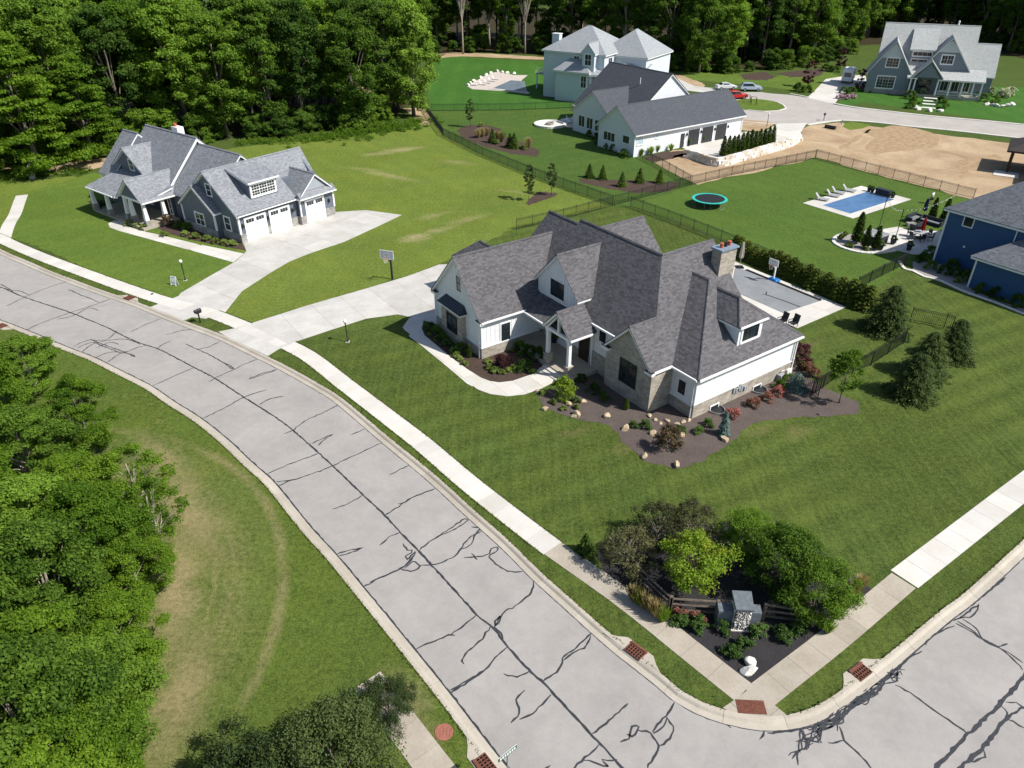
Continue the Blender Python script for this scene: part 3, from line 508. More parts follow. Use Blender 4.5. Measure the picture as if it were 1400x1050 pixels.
# ================================================================ HOUSES
m_white = plain('white_trim', (.78, .78, .77), .45, .4, .04)
m_glass = glass(); m_black = plain('black_metal', (.015, .016, .018), .4, .5, .3)
m_dark = plain('dark_frame', (.02, .021, .024), .4, .4, .2)
class House:
    def __init__(s, name, org, az, label, roof, wall, trim=None, base=None, th=.06):
        s.root = empty(name, (org[0], org[1], 0), R(az), label, 'house'); s.roofm = roof; s.wall = wall; s.trim = trim or m_white; s.base = base
        s.frame = s.trim
    def add(s, name, mb, mat, parent=None, **k): return mb.build(name, mat, parent or s.root, **k)
    def planes(s, polys, name='roof', caps=(), roofm=None, th=.07, tt=.2):
        """roof slopes: shingle slabs on white boards whose edges show as fascia and rake"""
        a = MB(); b = MB()
        for p in polys:
            P = [Vector(q) for q in p]; n = (P[1]-P[0]).cross(P[2]-P[1]).normalized()
            if n.z < 0: P = P[::-1]; n = -n
            Z = Vector((0, 0, 1)); a.hexa([q-Z*th for q in P], P)
            c = sum(P, Vector())/len(P); Q = [q+(c-q).normalized()*.05 for q in P]
            b.hexa([q-Z*(th+tt) for q in Q], [q-Z*(th-.004) for q in Q])
        r = s.add(name, a, roofm or s.roofm); s.add('fascia', b, s.trim, r)
        for c in caps:
            m = MB()
            for x, y in zip(c, c[1:]):
                x, y = Vector(x), Vector(y); d = (y-x).normalized(); sd = d.cross(Vector((0, 0, 1))).normalized()*.14; up = Vector((0, 0, .045)); dn = Vector((0, 0, -.06))
                m.hexa([x-sd+dn, y-sd+dn, y+sd+dn, x+sd+dn], [x-sd*.25+up, y-sd*.25+up, y+sd*.25+up, x+sd*.25+up])
            s.add('ridge_cap', m, roofm or s.roofm, r)
        return r
    def gutter(s, a, b, r):
        a, b = Vector(a), Vector(b); d = (b-a); m = MB(); m.obox(((a.x+b.x)/2, (a.y+b.y)/2), (d.x, d.y), d.length-.04, .14, a.z-.17, a.z-.03); s.add('gutter', m, s.trim, r)
    def spout(s, u, v, z1, z0=.05): m = MB(); m.box(u-.045, u+.045, v-.045, v+.045, z0, z1); m.box(u-.06, u+.06, v-.06, v+.06, z1*.42, z1*.42+.12); s.add('downspout', m, s.trim)
    def body(s, u0, u1, v0, v1, z0, z1, mat=None, name='wall'): m = MB(); m.box(u0, u1, v0, v1, z0, z1); return s.add(name, m, mat or s.wall)
    def gable(s, axis, u0, u1, v0, v1, ez, rz, oh=.35, rk=.3, z0=0, wall=None, gut=True, name='roof', both=True, rk2=None, roofm=None, cap=True):
        """gabled wing: walls as one closed body, two slopes, ridge cap, gutters"""
        rk2 = rk if rk2 is None else rk2
        if axis == 'v': c = (u0+u1)/2; half = (u1-u0)/2; f = lambda a, b, z: (a, b, z); e0, e1, w0, w1 = v0, v1, u0, u1
        else: c = (v0+v1)/2; half = (v1-v0)/2; f = lambda a, b, z: (b, a, z); e0, e1, w0, w1 = u0, u1, v0, v1
        sl = (rz-ez)/(half+oh); wt = ez+sl*oh-.24; top = rz-.24*1.2
        if z0 is not None:
            m = MB(); q0 = [f(w0, e0, z0), f(w1, e0, z0), f(w1, e0, wt), f(c, e0, top), f(w0, e0, wt)]; q1 = [f(w0, e1, z0), f(w1, e1, z0), f(w1, e1, wt), f(c, e1, top), f(w0, e1, wt)]
            m.hexa(q0, q1); o = s.add('wall', m, wall or s.wall); bm = bmesh.new(); bm.from_mesh(o.data); bmesh.ops.recalc_face_normals(bm, faces=bm.faces); bm.to_mesh(o.data); bm.free()
        A, B = e0-rk, e1+rk2
        r = s.planes([[f(w0-oh, A, ez), f(c, A, rz), f(c, B, rz), f(w0-oh, B, ez)], [f(w1+oh, A, ez), f(w1+oh, B, ez), f(c, B, rz), f(c, A, rz)]], name, [[f(c, A, rz), f(c, B, rz)]] if cap else (), roofm)
        if gut:
            s.gutter(f(w0-oh-.05, A+.1, ez), f(w0-oh-.05, B-.1, ez), r); s.gutter(f(w1+oh+.05, A+.1, ez), f(w1+oh+.05, B-.1, ez), r)
        return r
    def onface(s, face, pos, a, z, d=0):
        k = {'-v': (a, pos-d, z), '+v': (a, pos+d, z), '-u': (pos-d, a, z), '+u': (pos+d, a, z)}[face]; return k
    def fbox(s, m, face, pos, a0, a1, z0, z1, d0, d1, mi=0):
        lo, hi = sorted((d0, d1)); sg = 1 if face[0] == '+' else -1; p = sorted((pos+sg*lo, pos+sg*hi))
        if face[1] == 'v': m.box(a0, a1, p[0], p[1], z0, z1, mi)
        else: m.box(p[0], p[1], a0, a1, z0, z1, mi)
    def window(s, face, pos, a0, a1, z0, z1, nx=2, ny=1, frame=None, fr=.1, grid=0, sash=None, mun=(1, 1)):
        """frame with sill, panes set back, bars; mun = small bars inside every sash"""
        fm = frame or s.frame; m = MB(); F = lambda *k: s.fbox(m, face, pos, *k)
        F(a0-fr, a0, z0-fr, z1+fr, -.02, .06); F(a1, a1+fr, z0-fr, z1+fr, -.02, .06); F(a0, a1, z1, z1+fr, -.02, .062); F(a0-fr*.4, a1+fr*.4, z0-fr, z0, -.02, .09)
        win = s.add('window', m, fm); sm = sash or m_dark
        for i in range(nx):
            for j in range(ny):
                x0, x1 = a0+(a1-a0)*i/nx, a0+(a1-a0)*(i+1)/nx; y0, y1 = z0+(z1-z0)*j/ny, z0+(z1-z0)*(j+1)/ny; t = .035
                g = MB(); s.fbox(g, face, pos, x0+t, x1-t, y0+t, y1-t, .004, .02); s.add('pane', g, m_glass, win)
                b = MB(); B = lambda *k: s.fbox(b, face, pos, *k)
                B(x0+.002, x0+t, y0, y1, -.01, .045); B(x1-t, x1-.002, y0, y1, -.01, .045); B(x0+t, x1-t, y0+.002, y0+t, -.01, .044); B(x0+t, x1-t, y1-t, y1-.002, -.01, .044)
                for q in range(1, mun[0]): xx = x0+(x1-x0)*q/mun[0]; B(xx-.016, xx+.016, y0+t, y1-t, .0, .036)
                for q in range(1, mun[1]): yy = y0+(y1-y0)*q/mun[1]; B(x0+t, x1-t, yy-.016, yy+.016, .0, .034)
                s.add('sash', b, sm, win)
        return win
    def garage_door(s, face, pos, a0, a1, z0, z1, mat, lights=0, frame=None):
        m = MB(); F = lambda *k: s.fbox(m, face, pos, *k)
        F(a0, a1, z0, z1, -.02, .02); n = 4
        for j in range(n):
            y0, y1 = z0+(z1-z0)*j/n, z0+(z1-z0)*(j+1)/n; F(a0+.01, a1-.01, y0+.012, y1-.012, .02, .035)
            for i in range(4):
                x0, x1 = a0+(a1-a0)*i/4, a0+(a1-a0)*(i+1)/4
                if not (lights and j == n-1): F(x0+.09, x1-.09, y0+.09, y1-.09, .035, .05)
        d = s.add('garage_door', m, mat)
        if lights:
            for i in range(lights):
                x0, x1 = a0+(a1-a0)*i/lights, a0+(a1-a0)*(i+1)/lights; q = MB(); y0 = z0+(z1-z0)*.79; y1 = z0+(z1-z0)*.95
                k = 3 if lights == 2 else 2
                for t in range(k): g0 = x0+.14+(x1-x0-.28)*t/k; s.fbox(q, face, pos, g0+.02, g0+(x1-x0-.28)/k-.02, y0, y1, .036, .056)
                s.add('door_window', q, m_glass, d)
        h = MB(); c = (a0+a1)/2; s.fbox(h, face, pos, c-.12, c+.12, z0+.75, z0+.8, .035, .08); s.add('handle', h, m_dark, d)
        f = MB(); G_ = lambda *k: s.fbox(f, face, pos, *k); t = .11
        G_(a0-t, a0, z0, z1+t, -.01, .07); G_(a1, a1+t, z0, z1+t, -.01, .07); G_(a0, a1, z1, z1+t, -.01, .068); s.add('door_trim', f, frame or s.trim, d)
        return d
    def corner(s, u, v, z0, z1, w=.1): m = MB(); m.box(u-w/2-.012, u+w/2+.012, v-w/2-.012, v+w/2+.012, z0, z1); s.add('corner_board', m, s.trim)
    def battens(s, face, pos, a0, a1, z0, top, step=.41, wins=()):
        m = MB(); n = int((a1-a0)/step)
        for i in range(1, n):
            a = a0+(a1-a0)*i/n; z1 = top(a) if callable(top) else top; cuts = [(z0, z1)]
            for w0, w1, y0, y1 in wins:
                if w0-.14 < a < w1+.14: cuts = [q for lo, hi in cuts for q in ((lo, min(hi, y0-.12)), (max(lo, y1+.12), hi))]
            for lo, hi in cuts:
                if hi > lo+.08: s.fbox(m, face, pos, a-.02, a+.02, lo, hi, -.01, .022)
        s.add('batten', m, s.wall)['kind'] = 'stuff'
    def lantern(s, face, pos, a, z):
        m = MB(); s.fbox(m, face, pos, a-.06, a+.06, z-.02, z+.2, 0, .03); s.fbox(m, face, pos, a-.1, a+.1, z-.2, z+.16, .07, .25); s.fbox(m, face, pos, a-.03, a+.03, z+.16, z+.24, 0, .18); s.add('wall_lantern', m, m_black)

# ---------------------------------------------------------------- the grey-roofed house on the corner plot
m_sh1 = shingle('shingle_charcoal', (.094, .091, .096), .42)
m_siding1 = plain('white_siding', (.74, .75, .76), .5, .35, .05)
m_stone1 = stone('stone_veneer', (.5, .46, .4), (.33, .3, .26), (.47, .44, .4))
m_metal1 = plain('black_standing_seam', (.018, .02, .026), .35, .5, .2)
h = House('stone_house', (13.37,44.80), -55.2, 'large white and stone house with many charcoal shingled gables on the corner plot', m_sh1, m_siding1)
MP = lambda v: 7.83+.966*(v-1.88)                # front slope of the main roof
# hipped right wing
h.body(-9.3, 0, 0, 11.2, 0, 3.72)
E = 3.6; r = h.planes([[(-9.4, -.35, E), (.35, -.35, E), (-4.9, 5.63, 8.0), (-9.4, 5.63, 8.0)], [(.35, -.35, E), (.35, 11.6, E), (-4.9, 5.63, 8.0)], [(.35, 11.6, E), (-9.4, 11.6, E), (-9.4, 5.63, 8.0), (-4.9, 5.63, 8.0)]],
    caps=[[(-6.7, 5.63, 8.0), (-4.9, 5.63, 8.0)], [(-4.9, 5.63, 8.0), (.35, -.35, E)], [(-4.9, 5.63, 8.0), (.35, 11.6, E)]])
h.gutter((.42, -.3, E), (.42, 11.55, E), r); h.gutter((-2.2, -.42, E), (.3, -.42, E), r)
b = MB(); b.box(-.02, .07, -.07, 11.25, -.1, 1.18); b.box(-2.5, -.022, -.07, .02, -.1, 1.0); h.add('stone_base', b, m_stone1)
b = MB(); b.box(-.02, .11, -.11, 11.29, 1.182, 1.27); b.box(-2.4, -.022, -.11, .02, 1.002, 1.09); h.add('water_table', b, m_white)
h.corner(.0, .0, 1.28, 3.5, .14); h.corner(.0, 11.2, 1.28, 3.5, .14); h.spout(.13, 11.3, 3.4); h.spout(-.1, -.15, 3.4)
h.window('-v', 0, -1.66, -.96, 1.5, 2.65, 1, 2)
for a in (2.3, 7.2):                              # egress windows with their wells
    m = MB(); h.fbox(m, '+u', .07, a-.5, a+.5, -.05, .42, 0, .05); win = h.add('basement_window', m, m_white); g = MB(); h.fbox(g, '+u', .07, a-.4, a+.4, .02, .34, .05, .07); h.add('pane', g, m_glass, win)
    m = MB(); n = 10
    for k in range(n):
        t0, t1 = math.pi*k/n, math.pi*(k+1)/n; p = [(.12+.85*math.sin(t), a-.62*math.cos(t)) for t in (t0, t1)]; q = [(.12+.9*math.sin(t), a-.66*math.cos(t)) for t in (t0, t1)]
        m.hexa([(*p[0], 0), (*p[1], 0), (*q[1], 0), (*q[0], 0)], [(*p[0], .16), (*p[1], .16), (*q[1], .16), (*q[0], .16)])
    h.add('window_well', m, plain('galvanised', (.4, .41, .42), .35, .5, .1, metal=.6))
    m = MB(); n = 12; m.hexa([(.1, a-.6, .022)]+[(.12+.84*math.sin(math.pi*k/n), a-.61*math.cos(math.pi*k/n), .022) for k in range(n+1)], [(.1, a-.6, .03)]+[(.12+.84*math.sin(math.pi*k/n), a-.61*math.cos(math.pi*k/n), .03) for k in range(n+1)]); h.add('well_floor', m, plain('well_gravel', (.03, .032, .036), .9, .1, .3))
for k, (a, z, hh) in enumerate(((4.3, .72, .5), (4.6, .65, .42), (4.95, .7, .62), (5.2, .62, .5), (5.6, .5, .35), (5.8, .5, .35), (4.78, .95, .2))):
    m = MB(); h.fbox(m, '+u', .075, a-.09, a+.09, z, z+hh, 0, .11); h.add('meter_box', m, plain('meter_grey', (.33, .35, .37), .5, .4, .1), bevel=.02)
# dormer on the right wing's hip
r = h.planes([[(-.4, 4.3, 6.1), (-.4, 7.6, 6.1), (-2.1, 5.95, 7.5)], [(-3.6, 4.3, 6.1), (-.4, 4.3, 6.1), (-2.1, 5.95, 7.5), (-4.6, 5.95, 7.5)], [(-.4, 7.6, 6.1), (-3.6, 7.6, 6.1), (-4.6, 5.95, 7.5), (-2.1, 5.95, 7.5)]], 'dormer_roof', caps=[[(-4.4, 5.95, 7.5), (-2.1, 5.95, 7.5)], [(-2.1, 5.95, 7.5), (-.4, 4.3, 6.1)], [(-2.1, 5.95, 7.5), (-.4, 7.6, 6.1)]])
h.gutter((-.36, 4.35, 6.1), (-.36, 7.55, 6.1), r); h.body(-3.8, -.6, 4.62, 7.28, 4.2, 5.9, name='dormer_wall'); h.window('+u', -.6, 5.05, 6.85, 4.62, 5.72, 2, 1, fr=.18)
# stone gable and the big cross gable behind it
h.gable('v', -7.4, -2.4, -2.2, .1, 3.66, 6.28, .13+.0, .3, wall=m_stone1, gut=False, rk2=.18)
h.gutter((-2.2, -2.45, 3.62), (-2.2, -.3, 3.62), r)
for a, b_ in ((-7.75, -6.85), (-2.9, -2.12)): m = MB(); m.box(a, b_, -2.52, -2.15, 3.36, 3.56); m.box(a+.02, b_-.02, -2.5, -2.17, 3.56, 3.62, 1); h.add('eave_return', m, [m_white, m_metal1])
h.window('-v', -2.2, -5.72, -3.98, 1.33, 3.25, 2, 2, frame=m_dark, fr=.05)
m = MB(); m.box(-5.9, -3.8, -2.28, -2.18, 1.18, 1.27); h.add('stone_sill', m, m_stone1)
h.planes([[(-8.1, 3.56, 9.45), (-8.1, 9.3, 9.45), (-2.27, 9.3, 3.62), (-2.27, .28, 3.62), (-4.93, .28, 6.28)], [(-8.1, 3.7, 9.45), (-13, 3.7, 4.55), (-13, 9.3, 4.55), (-8.1, 9.3, 9.45)]], caps=[[(-8.1, 3.5, 9.45), (-8.1, 9.3, 9.45)]])
m = MB(); m.hexa([(-12.8, 0, .2), (-2.6, 0, .2), (-2.6, 0, 3.5), (-8.1, 0, 8.95), (-12.8, 0, 4.3)], [(-12.8, 9, .2), (-2.6, 9, .2), (-2.6, 9, 3.5), (-8.1, 9, 8.95), (-12.8, 9, 4.3)])
for q in (0,): m.v = [(x, 3.9 if y == 0 else y, z) for x, y, z in m.v]
h.add('wall', m, h.wall)
# main roof with its lower left part
r = h.planes([[(-18, 3.55, 9.45), (-8.1, 3.55, 9.45), (-4.93, .3, MP(.3)), (-6.84, -1.7, MP(-1.7)), (-18, -1.7, MP(-1.7))], [(-18, 3.55, 9.45), (-18, 9.2, 4.1), (-8.1, 9.2, 4.1), (-8.1, 3.55, 9.45)]], caps=[[(-18, 3.55, 9.45), (-8.1, 3.55, 9.45)]])
h.gutter((-10.6, -1.78, MP(-1.7)), (-7.0, -1.78, MP(-1.7)), r)
h.planes([[(-22.1, 3.25, MP(3.25)-.02), (-17.95, 3.25, MP(3.25)-.02), (-17.95, -1.7, MP(-1.7)-.02), (-22.1, -1.7, MP(-1.7)-.02)], [(-22.1, 3.25, MP(3.25)-.02), (-22.1, 8.8, 3.9), (-17.95, 8.8, 3.9), (-17.95, 3.25, MP(3.25)-.02)]], caps=[[(-22.1, 3.25, MP(3.25)-.02), (-17.95, 3.25, MP(3.25)-.02)]])
h.body(-21.8, -3.0, -1.45, 8.8, 0, 4.1); m = MB(); m.hexa([(-21.8, -1.4, 4.0), (-21.8, 8.5, 4.0), (-21.8, 3.25, 8.8)], [(-8, -1.4, 4.0), (-8, 8.5, 4.0), (-8, 3.25, 8.8)]); h.add('wall', m, h.wall)
m = MB(); m.box(-9.9, -7.38, -1.55, -1.44, -.1, 1.75); h.add('stone_base', m, m_stone1)
h.window('-v', -1.45, -9.1, -8.3, 3.0, 3.95, 1, 1); h.spout(-9.75, -1.62, 4.1)
# dormer gable over the porch
h.gable('v', -16.95, -11.65, -1.75, 3.0, 5.62, 8.65, .3, .28, z0=3.9, gut=False, rk2=0)
h.battens('-v', -1.75, -16.9, -11.7, 4.0, lambda a: 8.25-1.04*abs(a+14.3), wins=[(-15.2, -13.35, 4.8, 6.28)])
h.window('-v', -1.75, -15.2, -13.35, 4.8, 6.28, 2, 2, frame=m_white)
# left front wing
h.gable('v', -23.75, -16.35, -8.0, 2.0, 3.6, 8.0, .35, .35, rk2=0)
h.window('-v', -8.0, -20.05, -19.35, 5.0, 6.35, 1, 2, frame=m_white); h.window('+u', -16.35, -6.05, -5.15, 1.05, 2.68, 1, 2)
h.battens('-v', -8.0, -23.7, -16.4, 3.5, lambda a: 7.55-1.086*abs(a+20.05), wins=[(-20.05, -19.35, 5.0, 6.35)]); h.battens('+u', -16.35, -7.9, -2, 1.06, 3.4, wins=[(-6.05, -5.15, 1.05, 2.68)])
b = MB(); b.box(-16.4, -16.28, -8.07, -1.5, -.1, .98); b.box(-23.8, -16.402, -8.07, -7.98, -.1, .98); h.add('stone_base', b, m_stone1)
b = MB(); b.box(-16.4, -16.24, -8.11, -1.5, .982, 1.06); b.box(-18.8, -16.402, -8.11, -7.98, .982, 1.06); h.add('water_table', b, m_white)
h.corner(-16.35, -8.0, 1.07, 3.4, .14); h.spout(-16.5, -8.16, 3.4); h.spout(-23.85, -8.12, 3.4); h.corner(-23.75, -8.0, 1.0, 3.4, .14)
for a, b_ in ((-24.15, -23.3), (-16.75, -15.95)): m = MB(); m.box(a, b_, -8.36, -7.95, 3.3, 3.52); m.box(a+.02, b_-.02, -8.34, -7.97, 3.52, 3.6, 1); h.add('eave_return', m, [m_white, m_metal1])
h.body(-22.1, -18.8, -8.5, -7.9, 0, 3.2, m_stone1, 'bay_wall'); h.window('-v', -8.5, -21.1, -19.5, 1.1, 2.65, 2, 2, frame=m_dark, fr=.05)
r = h.planes([[(-22.35, -8.75, 3.3), (-18.55, -8.75, 3.3), (-19.0, -7.9, 4.0), (-21.9, -7.9, 4.0)], [(-22.35, -8.75, 3.3), (-21.9, -7.9, 4.0), (-22.35, -7.9, 3.3)], [(-18.55, -8.75, 3.3), (-18.55, -7.9, 3.3), (-19.0, -7.9, 4.0)]], 'bay_roof', roofm=m_metal1, th=.05, tt=.14)
# garage wing to the left, hipped
h.body(-29.5, -22, -2.4, 1.2, 0, 3.6); E = 3.6
h.planes([[(-29.85, -2.75, E), (-22, -2.75, E), (-22, -.6, 5.25), (-28.0, -.6, 5.25)], [(-29.85, 1.55, E), (-29.85, -2.75, E), (-28, -.6, 5.25)], [(-22, 1.55, E), (-29.85, 1.55, E), (-28, -.6, 5.25), (-22, -.6, 5.25)]], caps=[[(-28, -.6, 5.25), (-22, -.6, 5.25)], [(-28, -.6, 5.25), (-29.85, -2.75, E)]])
h.garage_door('-u', -29.5, -1.9, .8, 0.05, 2.4, m_white, 2)
# rear gable, chimney
h.gable('v', -22.6, -14.4, 4, 11.3, 3.9, 8.0, .3, .0, rk2=.3, gut=False)
m = MB(); m.box(-6.85, -5.92, 7.9, 9.7, 2, 9.35); ch = h.add('chimney', m, m_stone1); m = MB(); m.box(-6.97, -5.8, 7.78, 9.82, 9.352, 9.5); h.add('chimney_cap', m, plain('lead_cap', (.2, .26, .33), .35, .5, .15), ch)
for k, v in enumerate((8.35, 8.8, 9.25)): m = MB(); m.lathe([(.16, 9.5), (.13, 9.75), (.16, 9.78), (.16, 9.85), (.1, 9.86)], (-6.38, v), 14); h.add('chimney_pot', m, plain('terracotta', (.42, .11, .06), .8, .2, .2) if k != 1 else m_black, ch)
# porch: lower roof, little gable on posts, floor, steps, front door
r = h.planes([[(-16.2, -3.9, 3.5), (-9.9, -3.9, 3.5), (-9.9, -1.6, 4.47), (-16.9, -1.6, 4.47)]], 'porch_roof'); h.gutter((-15.9, -3.97, 3.5), (-12.6, -3.97, 3.5), r)
h.gable('v', -12.5, -9.45, -4.15, -1.7, 3.78, 5.55, .25, .3, z0=None, gut=False, rk2=0, name='porch_roof'); h.gutter((-9.16, -4.4, 3.78), (-9.16, -2.1, 3.78), r)
m = MB(); m.box(-16.25, -9.0, -4.4, -1.4, -.05, .36); h.add('porch_floor', m, m_old)
for k in range(2): m = MB(); m.box(-12.2, -9.9, -4.75-.36*k, -4.4-.36*k if k else -4.402, -.05, .24-.12*k); h.add('step', m, m_conc)
for u in (-12.3, -9.6):
    m = MB(); m.box(u-.14, u+.14, -4.25, -3.97, 1.25, 3.6); m.box(u-.18, u+.18, -4.29, -3.93, 3.3, 3.42); p = h.add('porch_post', m, m_white); m = MB(); m.box(u-.27, u+.27, -4.38, -3.84, .3, 1.2); m.box(u-.31, u+.31, -4.42, -3.8, 1.2, 1.26); h.add('post_pier', m, m_stone1, p)
m = MB(); m.box(-12.6, -9.3, -4.24, -4.0, 3.42, 3.66); m.hexa([(-11.05, -4.22, 3.6), (-10.9, -4.22, 3.6), (-10.9, -4.02, 3.6), (-11.05, -4.02, 3.6)], [(-11.05, -4.22, 5.2), (-10.9, -4.22, 5.2), (-10.9, -4.02, 5.2), (-11.05, -4.02, 5.2)])
for sg in (-1, 1): c = -10.975; m.hexa([(c+sg*1.3, -4.2, 3.66), (c+sg*1.5, -4.2, 3.66), (c+sg*1.5, -4.04, 3.66), (c+sg*1.3, -4.04, 3.66)], [(c+sg*.02, -4.2, 5.1), (c+sg*.2, -4.2, 5.0), (c+sg*.2, -4.04, 5.0), (c+sg*.02, -4.04, 5.1)])
h.add('truss', m, m_white)
m = MB(); m.box(-11.5, -10.2, -1.53, -1.4, .37, 2.75); d = h.add('front_door', m, plain('dark_wood', (.03, .02, .016), .45, .4, .3)); m = MB(); m.box(-10.35, -10.3, -1.6, -1.53, 1.2, 1.6); h.add('handle', m, m_black, d)
h.window('-v', -1.45, -15.4, -13.3, 1.0, 2.8, 3, 1)
m = MB(); m.box(-12.9, -9.95, -1.52, -1.44, -.1, 1.1); h.add('stone_base', m, m_stone1)

# ---------------------------------------------------------------- the blue-grey house across the driveway
m_sh2 = shingle('shingle_slate', (.2, .21, .228), .32); m_sid2 = siding('blue_grey_siding', (.125, .15, .185)); m_stone2 = stone('grey_stone', (.42, .41, .4), (.27, .265, .26), (.4, .39, .38), .5, .16)
h = House('slate_house', (-31.08,80.23), -37.5, 'blue-grey sided house with slate roof and three white garage doors', m_sh2, m_sid2)
h.gable('v', -10.0, 0, 0, 8.1, 3.35, 7.5, .35, .4, rk2=0, cap=True); h.gable('v', -10.0, -.0, 8.1, 13.2, 3.35, 7.5, -1.9, 0, rk2=.4, z0=None, gut=False)
h.body(-9.9, -2.2, 8.0, 13.2, 0, 5.0); h.gutter((.42, -.3, 3.35), (.42, 8.0, 3.35), h.root.children[0])
m = MB(); m.hexa([(-8.2, 12.9, 4.5), (-2.2, 12.9, 4.5), (-5.0, 12.9, 7.1)], [(-8.2, 13.19, 4.5), (-2.2, 13.19, 4.5), (-5.0, 13.19, 7.1)]); h.add('wall', m, h.wall)
h.gable('u', -4.4, .6, 8.2, 13.3, 3.35, 5.85, .3, 0, rk2=.35, gut=False)       # third bay, gable towards the drive
m = MB(); m.hexa([(.55, 8.0, 3.36), (1.15, 8.0, 3.3), (1.15, 13.5, 3.3), (.55, 13.5, 3.36)], [(.55, 8.0, 3.95), (.62, 8.0, 3.9), (.62, 13.5, 3.9), (.55, 13.5, 3.95)]); h.add('skirt_roof', m, m_sh2)
m = MB(); m.box(.62, 1.2, 7.95, 13.55, 3.14, 3.29); h.add('gutter', m, m_white)
m = MB(); m.hexa([(.62, 9.2, 3.95), (.62, 12.3, 3.95), (.62, 10.75, 5.35)], [(.66, 9.2, 3.95), (.66, 12.3, 3.95), (.66, 10.75, 5.35)]); h.add('gable_panel', m, plain('pale_shake', (.3, .33, .36), .7, .2, .15, 8))
for a in (.75, 4.15): h.garage_door('+u', 0.05, a, a+2.75, .03, 2.72, m_white, 2)
h.garage_door('+u', .6, 9.0, 11.75, .03, 2.72, m_white, 2)
for a, p in ((.35, .05), (3.82, .05), (7.35, .05), (12.5, .6)): h.lantern('+u', p, a, 2.0)
for q in ((-.02, .08, -.06, .62), (-.02, .08, 3.62, 4.02), (-.02, .08, 7.05, 8.12), (-3.5, -.022, -.06, .02), (.02, .66, 8.122, 8.2), (.58, .67, 8.202, 8.85), (.58, .67, 11.9, 13.35)): b = MB(); b.box(*q, -.1, 1.05); h.add('stone_base', b, m_stone2)
h.corner(0, 0, 1.06, 3.2, .2); h.corner(.6, 13.3, 1.06, 3.2, .2); h.corner(.6, 8.2, 1.06, 3.2, .14)
h.window('-v', 0, -5.25, -4.35, 4.7, 6.0, 1, 2, sash=m_white); h.window('-v', 0, -2.8, -1.75, 1.15, 2.65, 1, 2, sash=m_white, fr=.14)
# shed dormer with its row of windows
r = h.planes([[(-.55, 2.35, 6.3), (-.55, 6.75, 6.3), (-4.5, 6.75, 7.3), (-4.5, 2.35, 7.3)]], 'dormer_roof'); h.gutter((-.5, 2.4, 6.3), (-.5, 6.7, 6.3), r)
m = MB(); m.hexa([(-4.2, 2.65, 3.6), (-.85, 2.65, 3.6), (-.85, 2.65, 6.1), (-4.2, 2.65, 6.95)], [(-4.2, 6.45, 3.6), (-.85, 6.45, 3.6), (-.85, 6.45, 6.1), (-4.2, 6.45, 6.95)]); o = h.add('dormer_wall', m, h.wall)
h.window('+u', -.85, 2.95, 6.15, 4.62, 5.85, 3, 2, sash=m_white, fr=.2, mun=(3, 2))
# front bump-out gable
h.gable('v', -10.2, -3.6, -.75, 2, 3.05, 5.7, .35, .3, rk2=0); h.window('-v', -.75, -7.6, -5.9, .98, 2.4, 2, 2, sash=m_white, fr=.14)
b = MB(); b.box(-10.3, -3.5, -.85, -.74, -.1, .95); h.add('stone_base', b, m_stone2); h.corner(-3.6, -.75, .96, 2.9, .16); h.corner(-10.2, -.75, .96, 2.9, .16)
# middle and main roofs
h.gable('u', -13.7, -5.5, .3, 10.1, 3.5, 8.25, .3, 0, rk2=.3, gut=False)
E = 3.6; r = h.planes([[(-25.4, -.4, E), (-13.65, -.4, E), (-13.65, 5.0, 9.0), (-25.4, 5.0, 9.0)], [(-13.65, 10.4, E), (-25.4, 10.4, E), (-25.4, 5.0, 9.0), (-13.65, 5.0, 9.0)]], caps=[[(-25.4, 5.0, 9.0), (-13.65, 5.0, 9.0)]], tt=.4)
m = MB(); m.hexa([(-25.2, 0, 0), (-25.2, 10, 0), (-25.2, 10, 3.7), (-25.2, 5, 8.6), (-25.2, 0, 3.7)], [(-13.95, 0, 0), (-13.95, 10, 0), (-13.95, 10, 3.7), (-13.95, 5, 8.6), (-13.95, 0, 3.7)]); o = h.add('wall', m, h.wall)
h.gable('u', -27.8, -24.5, -1.2, 7.6, 3.7, 8.35, .3, .3, rk2=0, gut=False)
h.gable('v', -27.6, -17.0, 0.0, 5.5, 3.55, 7.5, .35, .45, rk2=0, gut=False); h.window('-v', 0, -22.2, -21.2, 4.75, 6.05, 1, 2, sash=m_white)
# long porch
r = h.planes([[(-25.0, -4.9, 3.25), (-18.0, -4.9, 3.25), (-18.0, .1, 4.5), (-25.0, .1, 4.5)], [(-18.0, -4.0, 3.3), (-13.0, -4.0, 3.3), (-13.0, .1, 4.2), (-18.0, .1, 4.2)]], 'porch_roof'); h.gutter((-24.9, -4.97, 3.25), (-18.3, -4.97, 3.25), r)
h.gable('v', -17.9, -13.05, -4.0, 1.5, 3.3, 5.65, .35, .4, z0=None, rk2=0, name='porch_roof')
m = MB(); m.hexa([(-17.8, -4.0, 3.3), (-13.15, -4.0, 3.3), (-15.47, -4.0, 5.3)], [(-17.8, -3.85, 3.3), (-13.15, -3.85, 3.3), (-15.47, -3.85, 5.3)]); h.add('gable_panel', m, plain('gable_shake', (.14, .16, .185), .8, .2, .15, 8))
m = MB(); m.box(-17.9, -13.0, -4.02, -3.78, 3.0, 3.3); m.box(-24.8, -17.9, -4.7, -4.5, 2.95, 3.15); m.box(-13.2, -13.0, -3.78, 0, 3.0, 3.25); h.add('porch_beam', m, m_white)
m = MB(); m.box(-25.0, -12.8, -4.8, 0, -.05, .3); h.add('porch_floor', m, m_old)
